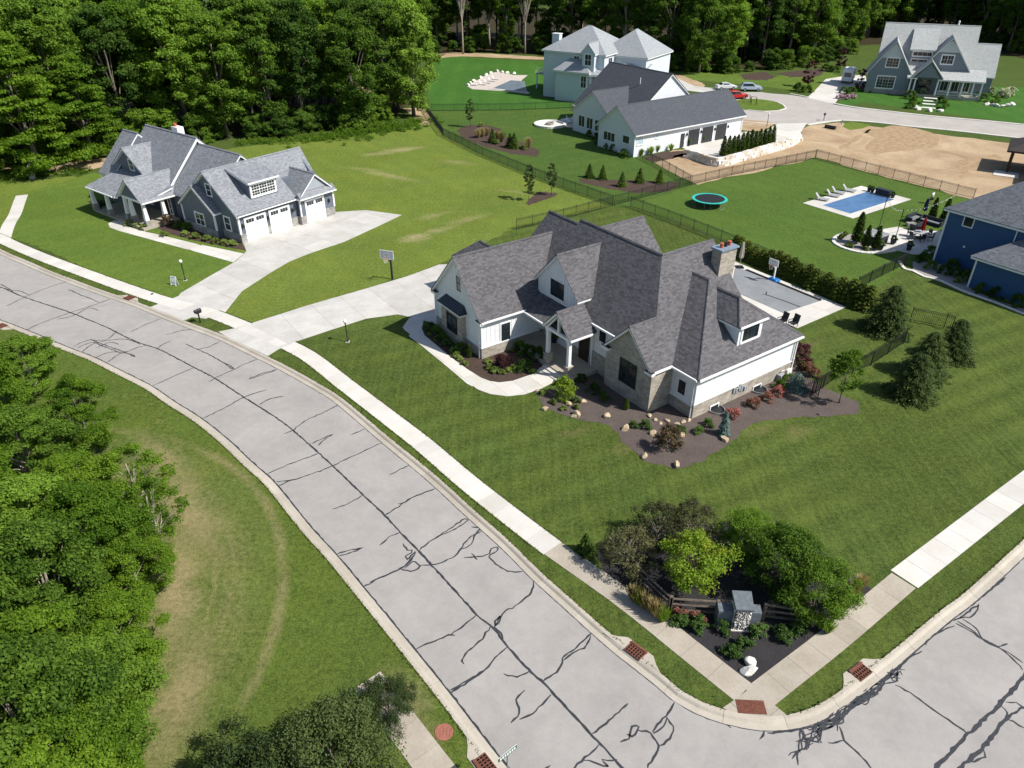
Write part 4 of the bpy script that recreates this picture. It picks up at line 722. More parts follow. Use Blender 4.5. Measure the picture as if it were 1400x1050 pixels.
for u, v in ((-24.6, -4.55), (-20.9, -4.5), (-17.6, -3.9), (-16.3, -3.9), (-13.3, -3.9), (-13.1, -1.6)):
    m = MB(); m.hexa([(u-.24, v-.24, 1.0), (u+.24, v-.24, 1.0), (u+.24, v+.24, 1.0), (u-.24, v+.24, 1.0)], [(u-.15, v-.15, 3.0), (u+.15, v-.15, 3.0), (u+.15, v+.15, 3.0), (u-.15, v+.15, 3.0)]); p = h.add('porch_post', m, m_white); m = MB(); m.box(u-.32, u+.32, v-.32, v+.32, .25, .98); h.add('post_pier', m, m_stone2, p)
h.window('-v', 0, -24.2, -22.4, .9, 2.6, 2, 2, sash=m_white); h.window('-v', 0, -20.5, -18.7, .9, 2.6, 2, 2, sash=m_white); h.window('+u', -13.95, .8, 2.4, 1.0, 2.7, 2, 2, sash=m_white)
m = MB(); m.box(-16.2, -15.0, -.08, .02, .31, 2.55); d = h.add('front_door', m, plain('door_brown', (.05, .03, .02), .4, .4, .2)); m = MB(); m.box(-15.15, -15.1, -.13, -.08, 1.2, 1.45); h.add('handle', m, m_black, d)
h.window('-v', 0, -14.7, -14.2, .5, 2.5, 1, 3, sash=m_white)
m = MB(); m.box(-21.0, -19.6, 6.0, 6.9, 5, 9.15); c = h.add('chimney', m, m_white); m = MB(); m.lathe([(.2, 9.15), (.17, 9.5), (.2, 9.55)], (-20.6, 6.4), 12); h.add('chimney_pot', m, MATS['terracotta'], c)

# ---------------------------------------------------------------- white house with black garage doors
m_sh3 = shingle('shingle_black', (.066, .072, .085), .22); m_sid3 = siding('white_lap', (.74, .76, .78), .2)
h = House('white_house', [(19.23,117.46)][0], -55.3, 'long white house with black roof and three black garage doors', m_sh3, m_sid3)
h.gable('v', -8.7, 0, 0, 25.2, 3.45, 7.1, .45, .4)
h.gable('v', -19.8, -9.5, 3.6, 14, 3.45, 7.4, .45, .4, rk2=0); h.gable('u', -23.5, -8.0, 7.0, 23.0, 3.45, 10.0, .45, .3)
m_gd = plain('black_door', (.03, .032, .036), .45, .4, .2)
for a in (11.95, 15.25, 18.6): h.garage_door('+u', 0, a, a+2.7, .04, 2.62, m_gd, 0)
m = MB(); h.fbox(m, '+u', 0, 10.3, 11.2, .04, 2.25, -.01, .05); d = h.add('side_door', m, m_gd); m = MB(); h.fbox(m, '+u', 0, 11.05, 11.1, 1.0, 1.2, .05, .1); h.add('handle', m, m_white, d)
m_shade = plain('pale_blind', (.42, .55, .6), .3, .5, .08)
for a0, a1, z0, z1 in ((.5, 1.75, 1.8, 3.0), (4.5, 5.15, 2.3, 3.05)):
    wd = h.window('+u', 0, a0, a1, z0, z1, 1, 1, sash=m_white)
    for ch_ in wd.children:
        if ch_.name.startswith('pane'): ch_.data.materials.clear(); ch_.data.materials.append(m_shade)
h.window('-v', 0, -7.3, -4.6, 1.4, 2.75, 3, 1, sash=m_white); h.window('-v', 0, -2.7, -1.2, 1.8, 2.95, 1, 1, sash=m_white)
for a in (-18.2, -16.0, -13.8): h.window('-v', 3.6, a, a+1.6, 1.1, 2.9, 2, 1, sash=m_white)
for a in (11.6, 14.95, 18.3, 21.6): h.lantern('+u', 0, a, 2.0)
h.spout(.12, -.1, 3.3); h.spout(.12, 25.1, 3.3); h.corner(0, 0, 0, 3.3, .16)
m = MB(); m.tube([(-12.5, 12.2, 8.0), (-12.5, 12.2, 9.0)], .07, 8); h.add('vent_pipe', m, m_white)

# ---------------------------------------------------------------- tall white two-storey house far behind
m_sh4 = shingle('shingle_pale', (.27, .29, .3), .18); m_sid4 = siding('shade_tinted_white_lap', (.62, .68, .73), .2)  # white siding with the blue cast of shade put into its colour
h = House('tall_house', [(9.06,163.10)][0], -33, 'tall two-storey house, white siding tinted with blue shade, with hipped grey roof and chimney', m_sh4, m_sid4)
def hip(h, u0, u1, v0, v1, ez, rz, oh=.45, name='roof'):
    a, b, c, d = u0-oh, u1+oh, v0-oh, v1+oh; k = min(b-a, d-c)/2
    if b-a >= d-c: p, q = (a+k, (c+d)/2, rz), (b-k, (c+d)/2, rz); P = [[(a, c, ez), (b, c, ez), q, p], [(b, c, ez), (b, d, ez), q], [(b, d, ez), (a, d, ez), p, q], [(a, d, ez), (a, c, ez), p]]
    else: p, q = ((a+b)/2, c+k, rz), ((a+b)/2, d-k, rz); P = [[(a, c, ez), (b, c, ez), p], [(b, c, ez), (b, d, ez), q, p], [(b, d, ez), (a, d, ez), q], [(a, d, ez), (a, c, ez), p, q]]
    caps = [[p, q]] if (Vector(p)-Vector(q)).length > .1 else []
    return h.planes(P, name, caps)
h.body(-4.2, 10.0, 2.2, 15.5, 0, 9.2); hip(h, -4.2, 10.0, 2.2, 15.5, 9.2, 13.6)
h.body(6.0, 17.0, 7.0, 19.5, 0, 8.6); hip(h, 6.0, 17.0, 7.0, 19.5, 8.6, 13.0)
h.body(0, 7.6, 0, 3.0, 0, 6.0); r = h.planes([[(-.5, -.5, 5.9), (8.1, -.5, 5.9), (5.2, 2.6, 8.4), (2.6, 2.6, 8.4)], [(8.1, -.5, 5.9), (8.1, 2.8, 5.9), (5.2, 2.6, 8.4)], [(-.5, 2.8, 5.9), (-.5, -.5, 5.9), (2.6, 2.6, 8.4)]])
h.gable('v', 5.6, 8.4, .8, 6, 9.4, 11.3, .3, .3, z0=6.0, rk2=0, gut=False)
h.planes([[(7.6, -.4, 5.6), (17.5, 4.0, 5.6), (17.5, 9.2, 7.3), (9.0, 4.0, 7.3)]], 'porch_roof')
for a0, a1, v, z0, z1 in ((6.3, 7.7, .8, 7.2, 9.2), (3.0, 4.2, 2.2, 7.0, 8.5), (10.6, 11.8, 9.0, 6.4, 7.8), (13.8, 15.2, 9.0, 6.3, 7.9)): h.window('-v', v, a0, a1, z0, z1, 2, 2, sash=m_white, fr=.25)
h.window('+u', 10.0, 4.0, 5.6, 6.6, 8.4, 2, 2, sash=m_white); h.window('-v', 0, 6.0, 7.2, 3.0, 5.2, 2, 2, sash=m_white, fr=.2)
m = MB(); m.box(-3.6, -1.9, 4.4, 5.6, 8.5, 12.0); c = h.add('chimney', m, m_sid4); m = MB(); m.box(-3.7, -1.8, 4.3, 5.7, 12.0, 12.15); h.add('chimney_cap', m, m_white, c)
for u in (8.0, 11.0, 14.0, 17.0): m = MB(); v = .3+(u-8)*.45; m.box(u-.15, u+.15, v-.15, v+.15, 2.6, 5.5); h.add('porch_post', m, m_white)
m = MB(); m.hexa([(7.6, 0, 2.3), (17.3, 4.2, 2.3), (17.3, 8.9, 2.3), (7.6, 3.0, 2.3)], [(7.6, 0, 2.6), (17.3, 4.2, 2.6), (17.3, 8.9, 2.6), (7.6, 3.0, 2.6)]); h.add('porch_floor', m, m_old)
m = MB(); m.box(-10, -4.2, 8.5, 13, 3.1, 3.3); dk = h.add('deck', m, plain('deck_board', (.3, .32, .34), .7, .2, .1))
m = MB()
for k in range(14): u = -10+5.8*k/13; m.box(u-.04, u+.04, 8.5, 8.58, 3.3, 4.3)
m.box(-10, -4.2, 8.48, 8.6, 4.3, 4.38); h.add('railing', m, m_white, dk)
for u in (-9.8, -7, -4.5): m = MB(); m.box(u-.12, u+.12, 8.6, 8.84, 0, 3.1); h.add('deck_post', m, m_white, dk)
h.gable('v', 12.6, 16.0, 14, 17, 7.9, 10.0, .3, .3, z0=5, gut=False)
m = MB(); m.box(16.98, 17.06, 11, 14.5, 2.4, 5.0); h.add('garage_door', m, plain('dark_grey_door', (.1, .11, .12), .5, .3, .1))  # door panel in one even dark grey

# ---------------------------------------------------------------- grey-blue house above the far street
m_sh5 = shingle('shingle_weathered', (.36, .37, .36), .2); m_sid5 = siding('slate_blue_lap', (.19, .225, .26)); m_pale = plain('pale_gable', (.5, .53, .56), .6, .3, .06)
h = House('gabled_house', (77.84,171.47), -24, 'grey-blue house with steep swept gables and a front porch above the far street', m_sh5, m_sid5)
h.root.scale = (.79, .9, .97)
h.gable('u', 2.0, 24.5, 3.5, 16.5, 5.5, 13.6, .5, .5); h.gable('u', 24.0, 30.5, 3.0, 13.0, 4.4, 10.4, .5, .3)
h.gable('v', 0, 10.5, 0, 8, 4.0, 11.0, .6, .5, rk2=0); h.gable('v', 13.0, 24.0, 2.2, 8, 5.3, 11.9, .6, .5, rk2=0, z0=0)
m = MB(); m.hexa([(2.6, -.06, 7.4), (7.9, -.06, 7.4), (5.25, -.06, 10.4)], [(2.6, .02, 7.4), (7.9, .02, 7.4), (5.25, .02, 10.4)]); h.add('gable_panel', m, m_pale)
m = MB(); m.hexa([(15.6, 2.14, 8.9), (21.4, 2.14, 8.9), (18.5, 2.14, 11.3)], [(15.6, 2.22, 8.9), (21.4, 2.22, 8.9), (18.5, 2.22, 11.3)]); h.add('gable_panel', m, m_pale)
h.gable('v', 11.5, 18.0, -1.6, 4, 4.2, 7.6, .5, .4, rk2=0, z0=None, gut=False, name='porch_roof'); m = MB(); m.hexa([(11.8, -1.6, 4.1), (17.7, -1.6, 4.1), (14.75, -1.6, 7.0)], [(11.8, -1.5, 4.1), (17.7, -1.5, 4.1), (14.75, -1.5, 7.0)]); h.add('gable_panel', m, m_sid5)
h.planes([[(17.5, -1.8, 3.9), (28.5, -1.8, 3.9), (28.5, 3.0, 5.6), (17.5, 3.0, 5.6)], [(9.8, -1.4, 3.9), (12.5, -1.4, 3.9), (12.5, 3.0, 5.6), (9.8, 3.0, 5.6)]], 'porch_roof')
m = MB(); m.box(10.5, 28.3, -1.5, 2.2, 0, .6); h.add('porch_floor', m, m_old)
for u in (10.9, 12.0, 17.5, 20.5, 23.5, 26, 28): m = MB(); m.hexa([(u-.22, -1.5, .6), (u+.22, -1.5, .6), (u+.22, -1.1, .6), (u-.22, -1.1, .6)], [(u-.15, -1.45, 3.9), (u+.15, -1.45, 3.9), (u+.15, -1.15, 3.9), (u-.15, -1.15, 3.9)]); h.add('porch_post', m, m_white)
m = MB(); m.box(18, 28, -1.4, -1.3, 1.4, 1.5); m.box(18, 28, -1.4, -1.3, .8, .86)
for k in range(40): m.box(18+k*.25, 18.05+k*.25, -1.38, -1.32, .8, 1.4)
h.add('railing', m, m_white)
h.window('-v', 0, 3.9, 6.9, 5.6, 7.4, 2, 1, sash=m_white, fr=.2, mun=(2, 3)); h.window('-v', 0, 2.6, 7.0, 1.2, 3.6, 3, 1, sash=m_white, fr=.2, mun=(2, 4)); h.window('-v', 2.2, 17.1, 19.9, 6.6, 8.3, 2, 1, sash=m_white, fr=.2, mun=(2, 2))
for a in (18.6, 21.2, 23.8): h.window('-v', 2.2, a, a+1.7, 1.2, 3.3, 2, 1, sash=m_white, fr=.15)
r = h.planes([[(9.0, 3.4, 9.0), (15.5, 3.4, 9.0), (15.5, 9.0, 12.8), (9.0, 9.0, 12.8)]], 'dormer_roof'); h.body(9.4, 15.2, 3.9, 9.0, 5, 8.9, name='dormer_wall'); h.window('-v', 3.9, 10.0, 14.6, 7.7, 8.5, 4, 1, sash=m_white, fr=.2)
h.window('-v', 3.9, 10.0, 14.6, 6.0, 7.0, 3, 1, sash=m_white, fr=.15)
m = MB(); m.box(13.2, 16.2, 2.12, 2.25, .6, 3.2); h.add('front_door', m, m_glass); m = MB(); m.lathe([(.25, 13.2), (.18, 14.0), (.26, 14.2), (.1, 14.5)], (19.5, 10.2), 12); h.add('roof_vent', m, m_white)
m = MB(); m.box(-.05, 10.55, -.08, 0.02, 0, 1.1); m.box(-.08, .02, .02, 8, 0, 1.1); h.add('stone_base', m, m_stone2)

# ---------------------------------------------------------------- navy house on the right
m_sh6 = shingle('shingle_grey', (.12, .13, .145), .35); m_sid6 = siding('navy_lap', (.03, .09, .215), .2)
h = House('navy_house', [(45.95,74.77)][0], -56, 'navy blue two-storey house with dark grey roof beside the pool lawn', m_sh6, m_sid6)
h.body(0, 16, 0, 13, 0, 6.1); hip(h, 0, 16, 0, 13, 6.0, 10.2)
h.body(5.6, 16, -3.4, .5, 0, 3.3); h.planes([[(5.1, -3.9, 3.3), (16.5, -3.9, 3.3), (16.5, 0.05, 5.2), (8.0, 0.05, 5.2)], [(5.1, .05, 3.3), (5.1, -3.9, 3.3), (8.0, 0.05, 5.2)]], caps=[[(5.1, -3.9, 3.3), (8, .05, 5.2)]])
h.planes([[(-.48, 12.5, 6.0), (-.48, 17, 6.0), (4, 17, 8.2), (4, 12.5, 8.2)]]); h.body(0.1, 6, 12.8, 16.5, 0, 6.0)
h.window('-v', 0, 1.75, 2.65, 4.7, 5.7, 1, 1); h.window('-v', 0, 8.6, 10.2, 4.7, 5.5, 2, 1); h.corner(0, 0, 0, 5.8, .16); h.corner(5.6, -3.4, 0, 3.1, .14); h.spout(6.9, -.06, 5.8, 3.6)
m = MB(); m.tube([(6.5, 4.2, 8.2), (6.5, 4.2, 9.1)], .09, 10); h.add('vent_pipe', m, m_white); m = MB(); m.tube([(2.6, -.02, 2.6), (2.6, -.12, 2.6)], .11, 10); h.add('dryer_vent', m, m_white)

# ---------------------------------------------------------------- dark open shelter at the edge of the dirt lot
m_br = plain('brown_timber', (.045, .03, .02), .7, .25, .25); m_sh7 = shingle('shingle_brown', (.05, .042, .038), .2)
h = House('shelter', (73.36,108.97), -33, 'small dark brown timber building with hipped roof by the dirt lot', m_sh7, m_br, trim=m_br)
h.root['category'] = 'building'
hip(h, 0, 8, 0, 7, 3.3, 5.2, .7); h.body(3.2, 7.9, .3, 6.8, 0, 3.2)
for u, v in ((.2, .2), (.2, 3.4), (.2, 6.8), (2.8, .2)): m = MB(); m.box(u-.16, u+.16, v-.16, v+.16, 0, 3.3); h.add('porch_post', m, m_br)
m = MB(); m.box(-1.4, 1.8, -2.6, .4, -.02, .1); h.add('stoop', m, m_conc)
hip(h, 4.5, 12, -5, 0, 3.0, 4.4, .6); h.body(4.7, 12, -4.8, 0, 0, 2.9)

# ================================================================ THINGS
m_orange = plain('rim_orange', (.55, .1, .02), .45, .4, .1); m_grey = plain('cast_grey', (.3, .31, .32), .5, .4, .1)
m_rust = plain('rusty_iron', (.15, .055, .035), .75, .3, .35, 9, bump=.3); m_hole = plain('drain_dark', (.008, .008, .008), .9, .1)
m_limestone = plain('pale_limestone', (.66, .63, .57), .8, .2, .18, 3, bump=.5); m_tan = plain('tan_rock', (.42, .33, .22), .85, .2, .3, 4, bump=.6); m_oldwood = plain('weathered_rail', (.13, .105, .085), .85, .15, .35, 6, bump=.4)
m_lounge = plain('lounger_sling', (.33, .33, .34), .7, .2, .1); m_char = plain('charcoal_sling', (.035, .04, .048), .7, .2, .15)
def ax(d): return Vector((math.cos(d), math.sin(d)))
U_, V_ = ax(R(-55.2)), ax(R(34.8))
# ---- storm drains, ramp plate, covers
def drain(c, d, out, label):
    """c: gutter point, d: kerb direction, out: towards the grass"""
    r = empty('storm_drain', (*c, 0), math.atan2(d.y, d.x), label, 'drain'); sg = 1 if Vector((-d.y, d.x)).dot(out) > 0 else -1
    m = MB(); y = lambda a, b: (min(a*sg, b*sg), max(a*sg, b*sg))
    m.prism([(-1.9, .42*sg), (1.9, .42*sg), (1.2, .8*sg), (.8, 1.12*sg), (-.8, 1.12*sg), (-1.2, .8*sg)], -.2, .042); m.build('apron', m_kerb, r, bevel=.02)
    m = MB(); m.box(-.45, .45, *y(.36, .92), .0, .05); m.build('pit', m_hole, r)
    m = MB()
    for k in range(7): x = -.45+.9*k/6; m.box(x-.025, x+.025, *y(.36, .92), .03, .08)
    for k in range(4): q = .36+k*.17; m.box(-.45, .45, *y(q, q+.045), .032, .078)
    m.build('grate', m_rust, r); m = MB(); m.box(-.5, .5, *y(.922, 1.06), -.1, .13); m.build('hood', m_rust, r, bevel=.03)
for px, lab in ((Vector((5.98,24.17)), 'rusty kerb drain on the curved road with grass behind it, uphill of the mulch triangle'), (Vector((17.31,22.98)), 'rusty square drain grate in the flared kerb of the crossing road'), (Vector((-37.65,65.67)), 'kerb drain by the verge in front of the blue-grey house driveway')):
    i = min(range(len(NE)), key=lambda k: (NE[k]-px).length); d = (NE[i+1]-NE[i-1]).normalized(); drain(NE[i]+Vector((-d.y, d.x))*.05, d, Vector((-d.y, d.x)), lab)
px = Vector((-1.03,18.64)); i = min(range(len(SE_)), key=lambda k: (SE_[k]-px).length); d = (SE_[i+1]-SE_[i-1]).normalized(); drain(SE_[i]-Vector((-d.y, d.x))*.05, d, -Vector((-d.y, d.x)), 'rusty kerb drain below the green street sign')
px = Vector((-44.87,62.29)); i = min(range(len(SE_)), key=lambda k: (SE_[k]-px).length); d = (SE_[i+1]-SE_[i-1]).normalized(); drain(SE_[i]-Vector((-d.y, d.x))*.05, d, -Vector((-d.y, d.x)), 'kerb drain beside the leafy grove on the verge')
r = empty('tactile_plate', (*(11.19,21.03), .03), R(-3), 'rust red tactile plates in the corner ramp', 'paving')
for k in (-1, 1):
    m = MB(); m.box(-.66 if k < 0 else .006, -.006 if k < 0 else .66, -.36, .36, 0, .012); pl = m.build('plate', m_rust, r); m = MB()
    for i in range(11):
        for j in range(12): x = k*(.04+i*.058); y = -.32+j*.058; m.box(x-.012, x+.012, y-.012, y+.012, .0118, .02)
    o = m.build('dome', m_rust, pl); o['kind'] = 'stuff'
def cover(c, rad, lab, mat, z=.0):
    r = empty('access_cover', (*c, z), 0, lab, 'cover'); m = MB(); m.lathe([(rad, -.02), (rad, .03), (rad-.05, .035), (rad-.06, .02), (.02, .022)], n=24); m.build('lid', mat, r); m = MB()
    for k in range(5): x = (-2+k)*rad*.35; m.box(x-.02, x+.02, -rad*.6, rad*.6, .02, .034)
    m.build('rib', mat, r)
cover((-3.09,19.78), .42, 'round rusty access cover in the grass verge', plain('pink_rust', (.3, .12, .085), .85, .2, .2, 8)); cover((22.91,45.27), .12, 'small round utility cover at the edge of the mulch bed', m_black)
m = MB(); m.box(-.1, .1, -.16, .16, 0, .05); o = m.build('curb_stop', m_dark, bevel=.02); o.location = (*(-35.80,66.43), .03); tag(o, 'small dark utility box lying on the sidewalk by the driveway', 'utility box')
# ---- street sign at the bottom edge
r = empty('street_sign', (-0.18,16.98), 0, 'green street name sign on a thin pole at the road edge', 'sign')
m = MB(); m.tube([(0, 0, 0), (0, 0, 2.85)], .035, 8); m.build('pole', m_grey, r); m = MB(); m.obox((0, 0), (math.cos(R(40)), math.sin(R(40))), .95, .03, 2.85, 3.08); b = m.build('blade', plain('sign_green', (.01, .09, .05), .4, .4, .1), r)
m = MB(); a = ax(R(40)); n = Vector((-a.y, a.x))
for sg in (-1, 1):
    for k in range(7): c = a*(-.36+k*.12)+n*.018*sg; m.obox(c, a, .08, .006, 2.9, 3.02)
m.build('lettering', m_white, b); m = MB(); m.obox((0, 0), a, .97, .012, 3.08, 3.095); m.build('edge', m_white, b)
# ---- lamp posts, mailboxes, lawn sign
def lamp(c, hgt, lab):
    r = empty('lamp_post', c, 0, lab, 'lamp post', 'globe lamp posts in front gardens'); m = MB(); m.lathe([(.11, 0), (.11, .18), (.05, .25), (.045, hgt-.3), (.08, hgt-.26), (.08, hgt-.2)], n=12); m.build('pole', m_black, r, True); m = MB()
    m.lathe([(.05, hgt-.22)]+[(.17*math.sin(t), hgt-.02-.17*math.cos(t)) for t in [k*math.pi/8 for k in range(2, 8)]]+[(.01, hgt+.15)], n=16); m.build('globe', plain('milk_glass', (.8, .8, .78), .25, .5, .03), r, True); m = MB(); m.box(-.16, .16, -.16, .16, 0, .06); m.build('footing', m_conc, r)
lamp((-33.76,69.80), 2.15, 'black post with white globe beside the white lawn sign'); lamp((-14.47,56.60), 2.05, 'black post with globe on the dark lawn below the long driveway'); lamp([(46.64,138.55)][0], 2.3, 'black post with white globe by the far driveway entrance')
def mailbox(c, rz, lab):
    r = empty('mailbox', c, rz, lab, 'mailbox'); m = MB(); m.box(-.05, .05, -.05, .05, 0, 1.1); m.build('post', m_black, r); m = MB(); m.tube([(-.32, 0, 1.22), (.32, 0, 1.22)], .15, 12); m.box(-.32, .32, -.15, .15, 1.07, 1.22); b = m.build('box', m_black, r); m = MB(); m.box(.1, .13, .15, .18, 1.2, 1.42); m.build('flag', m_rust, b); m = MB(); m.box(-.26, .26, -.2, .2, 1.0, 1.06); m.build('shelf', m_black, r)
mailbox((-28.79,60.32), R(55), 'black mailbox on a post in the verge between two driveways'); mailbox([(58.82,143.45)][0], R(60), 'black mailbox on a post at the far street kerb')
r = empty('lawn_sign', (-34.40,68.62), R(-20), 'white folding board sign on the lawn beside the lamp post', 'sign')
m = MB(); m.hexa([(-.34, -.16, .12), (.34, -.16, .12), (.34, -.13, .12), (-.34, -.13, .12)], [(-.34, .0, .98), (.34, .0, .98), (.34, .03, .98), (-.34, .03, .98)]); b = m.build('panel', m_white, r)
for z, wd in ((.3, .24), (.42, .24), (.86, .2)): m = MB(); yy = -.16+.16*(z-.12)/.86; m.hexa([(-wd, yy-.008, z-.04), (wd, yy-.008, z-.04), (wd, yy+.004, z-.04), (-wd, yy+.004, z-.04)], [(-wd, yy+.006, z+.03), (wd, yy+.006, z+.03), (wd, yy+.018, z+.03), (-wd, yy+.018, z+.03)]); m.build('lettering', m_dark, b)
for x in (-.3, .3): m = MB(); m.box(x-.03, x+.03, -.2, -.14, 0, .16); m.build('leg', m_white, r)
m = MB(); m.hexa([(-.32, .22, 0), (.32, .22, 0), (.32, .25, 0), (-.32, .25, 0)], [(-.32, .03, .96), (.32, .03, .96), (.32, .06, .96), (-.32, .06, .96)]); m.build('rear_panel', m_white, r)
# ---- basketball hoops
def hoop(c, rz, lab, post, base=None, scale=1.):
    r = empty('basketball_hoop', c, rz, lab, 'basketball hoop'); h_ = 3.05*scale
    m = MB(); m.box(-.08, .08, -.08, .08, 0, h_*.93) if not base else m.box(-.06, .06, -.06, .06, .2, h_*.9); m.build('post', post, r)
    m = MB(); m.tube([(0, 0, h_*.85), (0, -.75*scale, h_*1.05)], .05, 8); m.tube([(0, 0, h_*.7), (0, -.75*scale, h_*.98)], .04, 8); m.build('arm', post, r)
    y = -.8*scale; wd = .88*scale; z0, z1 = h_*.96, h_*.96+1.05*scale
    m = MB(); m.box(-wd, wd, y-.02, y+.0, z0, z1); b = m.build('backboard', plain('clear_board', (.5, .53, .56), .15, .5, .05), r); m = MB(); t = .07
    for q in ((-wd-.02, -wd+t, z0, z1), (wd-t, wd+.02, z0, z1), (-wd, wd, z0-.02, z0+t), (-wd, wd, z1-t, z1+.02), (-.32, -.27, z0+.2, z0+.66), (.27, .32, z0+.2, z0+.66), (-.3, .3, z0+.2, z0+.25), (-.3, .3, z0+.62, z0+.67)): m.box(q[0], q[1], y-.035, y+.01, q[2], q[3])
    m.build('frame', m_white, b); m = MB(); n = 16; P = [(.225*math.cos(2*math.pi*k/n), y-.3+.225*math.sin(2*math.pi*k/n), h_) for k in range(n+1)]; m.tube(P, .014, 6, caps=False); rm = m.build('rim', m_orange, r); m = MB()
    for k in range(12): t0 = 2*math.pi*k/12; m.tube([(.22*math.cos(t0), y-.3+.22*math.sin(t0), h_), (.13*math.cos(t0+.3), y-.3+.13*math.sin(t0+.3), h_-.42)], .006, 4)
    m.build('net', m_white, rm)
    if base: m = MB(); m.hexa([(-.6, -.35, 0), (.6, -.35, 0), (.6, .5, 0), (-.6, .5, 0)], [(-.45, -.2, .3), (.45, -.2, .3), (.45, .38, .3), (-.45, .38, .3)]); m.build('base', base, r, bevel=.05)
hoop((-12.40,70.08), R(-20), 'tall basketball hoop on a black post beside the driveway', m_black, None, .86)
hoop((26.97,69.71), R(-55), 'basketball hoop with blue base and white frame by the covered pool', m_white, plain('blue_plastic', (.02, .16, .45), .4, .4, .1), .62)
# ---- trampoline
r = empty('trampoline', (25.82,93.80), 0, 'round trampoline with a teal pad on the lawn', 'trampoline'); m = MB()
n = 36; RO, RI, zt = 2.28, 1.92, .92
for k in range(n):
    t0, t1 = 2*math.pi*k/n, 2*math.pi*(k+1)/n; f = lambda q, t, z: (q*math.cos(t), q*math.sin(t), z); m.hexa([f(RI, t0, zt), f(RO, t0, zt), f(RO, t1, zt), f(RI, t1, zt)], [f(RI, t0, zt+.05), f(RO, t0, zt+.04), f(RO, t1, zt+.04), f(RI, t1, zt+.05)])
m.build('pad', plain('teal_pad', (.03, .42, .35), .5, .35, .1), r); m = MB(); m.lathe([(RI, zt-.02), (RI, zt+.01), (.02, zt+.012)], n=36); m.build('mat', plain('jump_mat', (.02, .021, .024), .7, .2, .1), r)
for k in range(6): t = math.pi*k/3; t2 = t+.35; m = MB(); m.tube([(2.1*math.cos(t), 2.1*math.sin(t), zt), (2.15*math.cos(t), 2.15*math.sin(t), .03), (2.15*math.cos(t2), 2.15*math.sin(t2), .03), (2.1*math.cos(t2), 2.1*math.sin(t2), zt)], .025, 6); m.build('leg', m_grey, r)
# ---- pools with their patios
def pt4(o, a, b, x0, x1, y0, y1): o = Vector(o); return [tuple(o+a*x+b*y) for x, y in ((x0, y0), (x1, y0), (x1, y1), (x0, y1))]
def pool(name, o, az, L, W, mar, water, lab, edge=m_conc, step=2.2, zz=.04):
    """o: patio corner; L along az, W to its left; mar = margins (x0,x1,y0,y1) of paving round the basin"""
    a = ax(az); b = ax(az+math.pi/2); x0, x1, y0, y1 = mar; pat = tag(empty('patio', (0, 0, 0)), kind='structure')
    for q in ((0, L, 0, y0), (0, L, W-y1, W), (0, x0, y0, W-y1), (L-x1, L, y0, W-y1)):
        if q[1]-q[0] > .1 and q[3]-q[2] > .1: paved('patio', pt4(o, a, b, *q), az, step, edge, zz, parent=pat, minarea=.02)
    r = empty(name, (*o, 0), az, lab, 'pool'); m = MB(); X0, X1, Y0, Y1 = x0, L-x1, y0, W-y1; t = .12
    m.box(X0, X1, Y0, Y0+t, -.02, zz+.02); m.box(X0, X1, Y1-t, Y1, -.02, zz+.02); m.box(X0, X0+t, Y0+t, Y1-t, -.02, zz+.021); m.box(X1-t, X1, Y0+t, Y1-t, -.02, zz+.021); m.build('coping', edge, r)
    m = MB(); m.box(X0+t, X1-t, Y0+t, Y1-t, .0, zz-.01); m.build('pool_cover' if water.name.startswith('cover') else 'water', water, r); return r, (X0, X1, Y0, Y1)
def watermat(name, c, c2, rough=.12):
    t = NT(name); n = t.noise(t.pos(), .5, 4, .7, .5); t.bump(t.noise(t.pos(), 3, 4), .25, .08); return t.done(t.ramp(n, .3, .7, c, c2), rough, .5)
PA = R(35)
o1 = Vector((42.71,88.70)); r, _ = pool('swimming_pool', tuple(o1), PA, 13.2, 7.4, (1.2, 1.9, 1.1, 1.9), watermat('pool_blue', (.045, .12, .26), (.1, .2, .36), .25), 'blue rectangular swimming pool on the open lawn with a bench at its end')
c1 = o1+ax(PA)*11.7+ax(PA+math.pi/2)*3.2
r = empty('storage_bench', (*c1, .04), PA, 'dark storage box and planters at the end of the blue pool', 'bench'); m = MB(); m.box(-.35, .35, -1.0, 1.0, 0, .75); m.build('box', m_char, r, bevel=.03); m = MB(); m.box(-.38, .38, -1.04, 1.04, .75, .82); m.build('lid', m_black, r)
def pot(c, lab, z=0, s=1., mat=m_char, leaf=True):
    r = empty('planter', (*c, z), 0, lab, 'planter', 'dark planters'); m = MB(); m.lathe([(.2*s, 0), (.28*s, .45*s), (.3*s, .5*s), (.26*s, .5*s), (.25*s, .44*s)], n=14); m.build('pot', mat, r, True); POTS.append((r, s))
POTS = []
for k in (2.0, 4.8, 5.3): pot(c1+ax(PA+math.pi/2)*(k-3.2+ (0 if k > 3 else -.2)), 'dark planter at the end of the blue pool', .04, .9)
def lounger(c, rz, lab, grp, mat, z=.04):
    r = empty('lounger', (*c, z), rz, lab, 'lounger', grp); m = MB(); m.box(-.95, .35, -.31, .31, .28, .33); m.build('seat', mat, r, bevel=.02); m = MB(); m.hexa([(.34, -.31, .28), (.38, -.31, .24), (.38, .31, .24), (.34, .31, .28)], [(.86, -.31, .86), (.92, -.31, .83), (.92, .31, .83), (.86, .31, .86)]); m.build('backrest', mat, r)
    m = MB(); m.box(-.97, .5, -.35, -.31, .22, .3); m.box(-.97, .5, .31, .35, .22, .3); m.build('frame', m_white, r)
    for x in (-.85, .3):
        for y in (-.33, .33): m = MB(); m.box(x-.025, x+.025, y-.02, y+.02, 0, .24); m.build('leg', m_white, r)
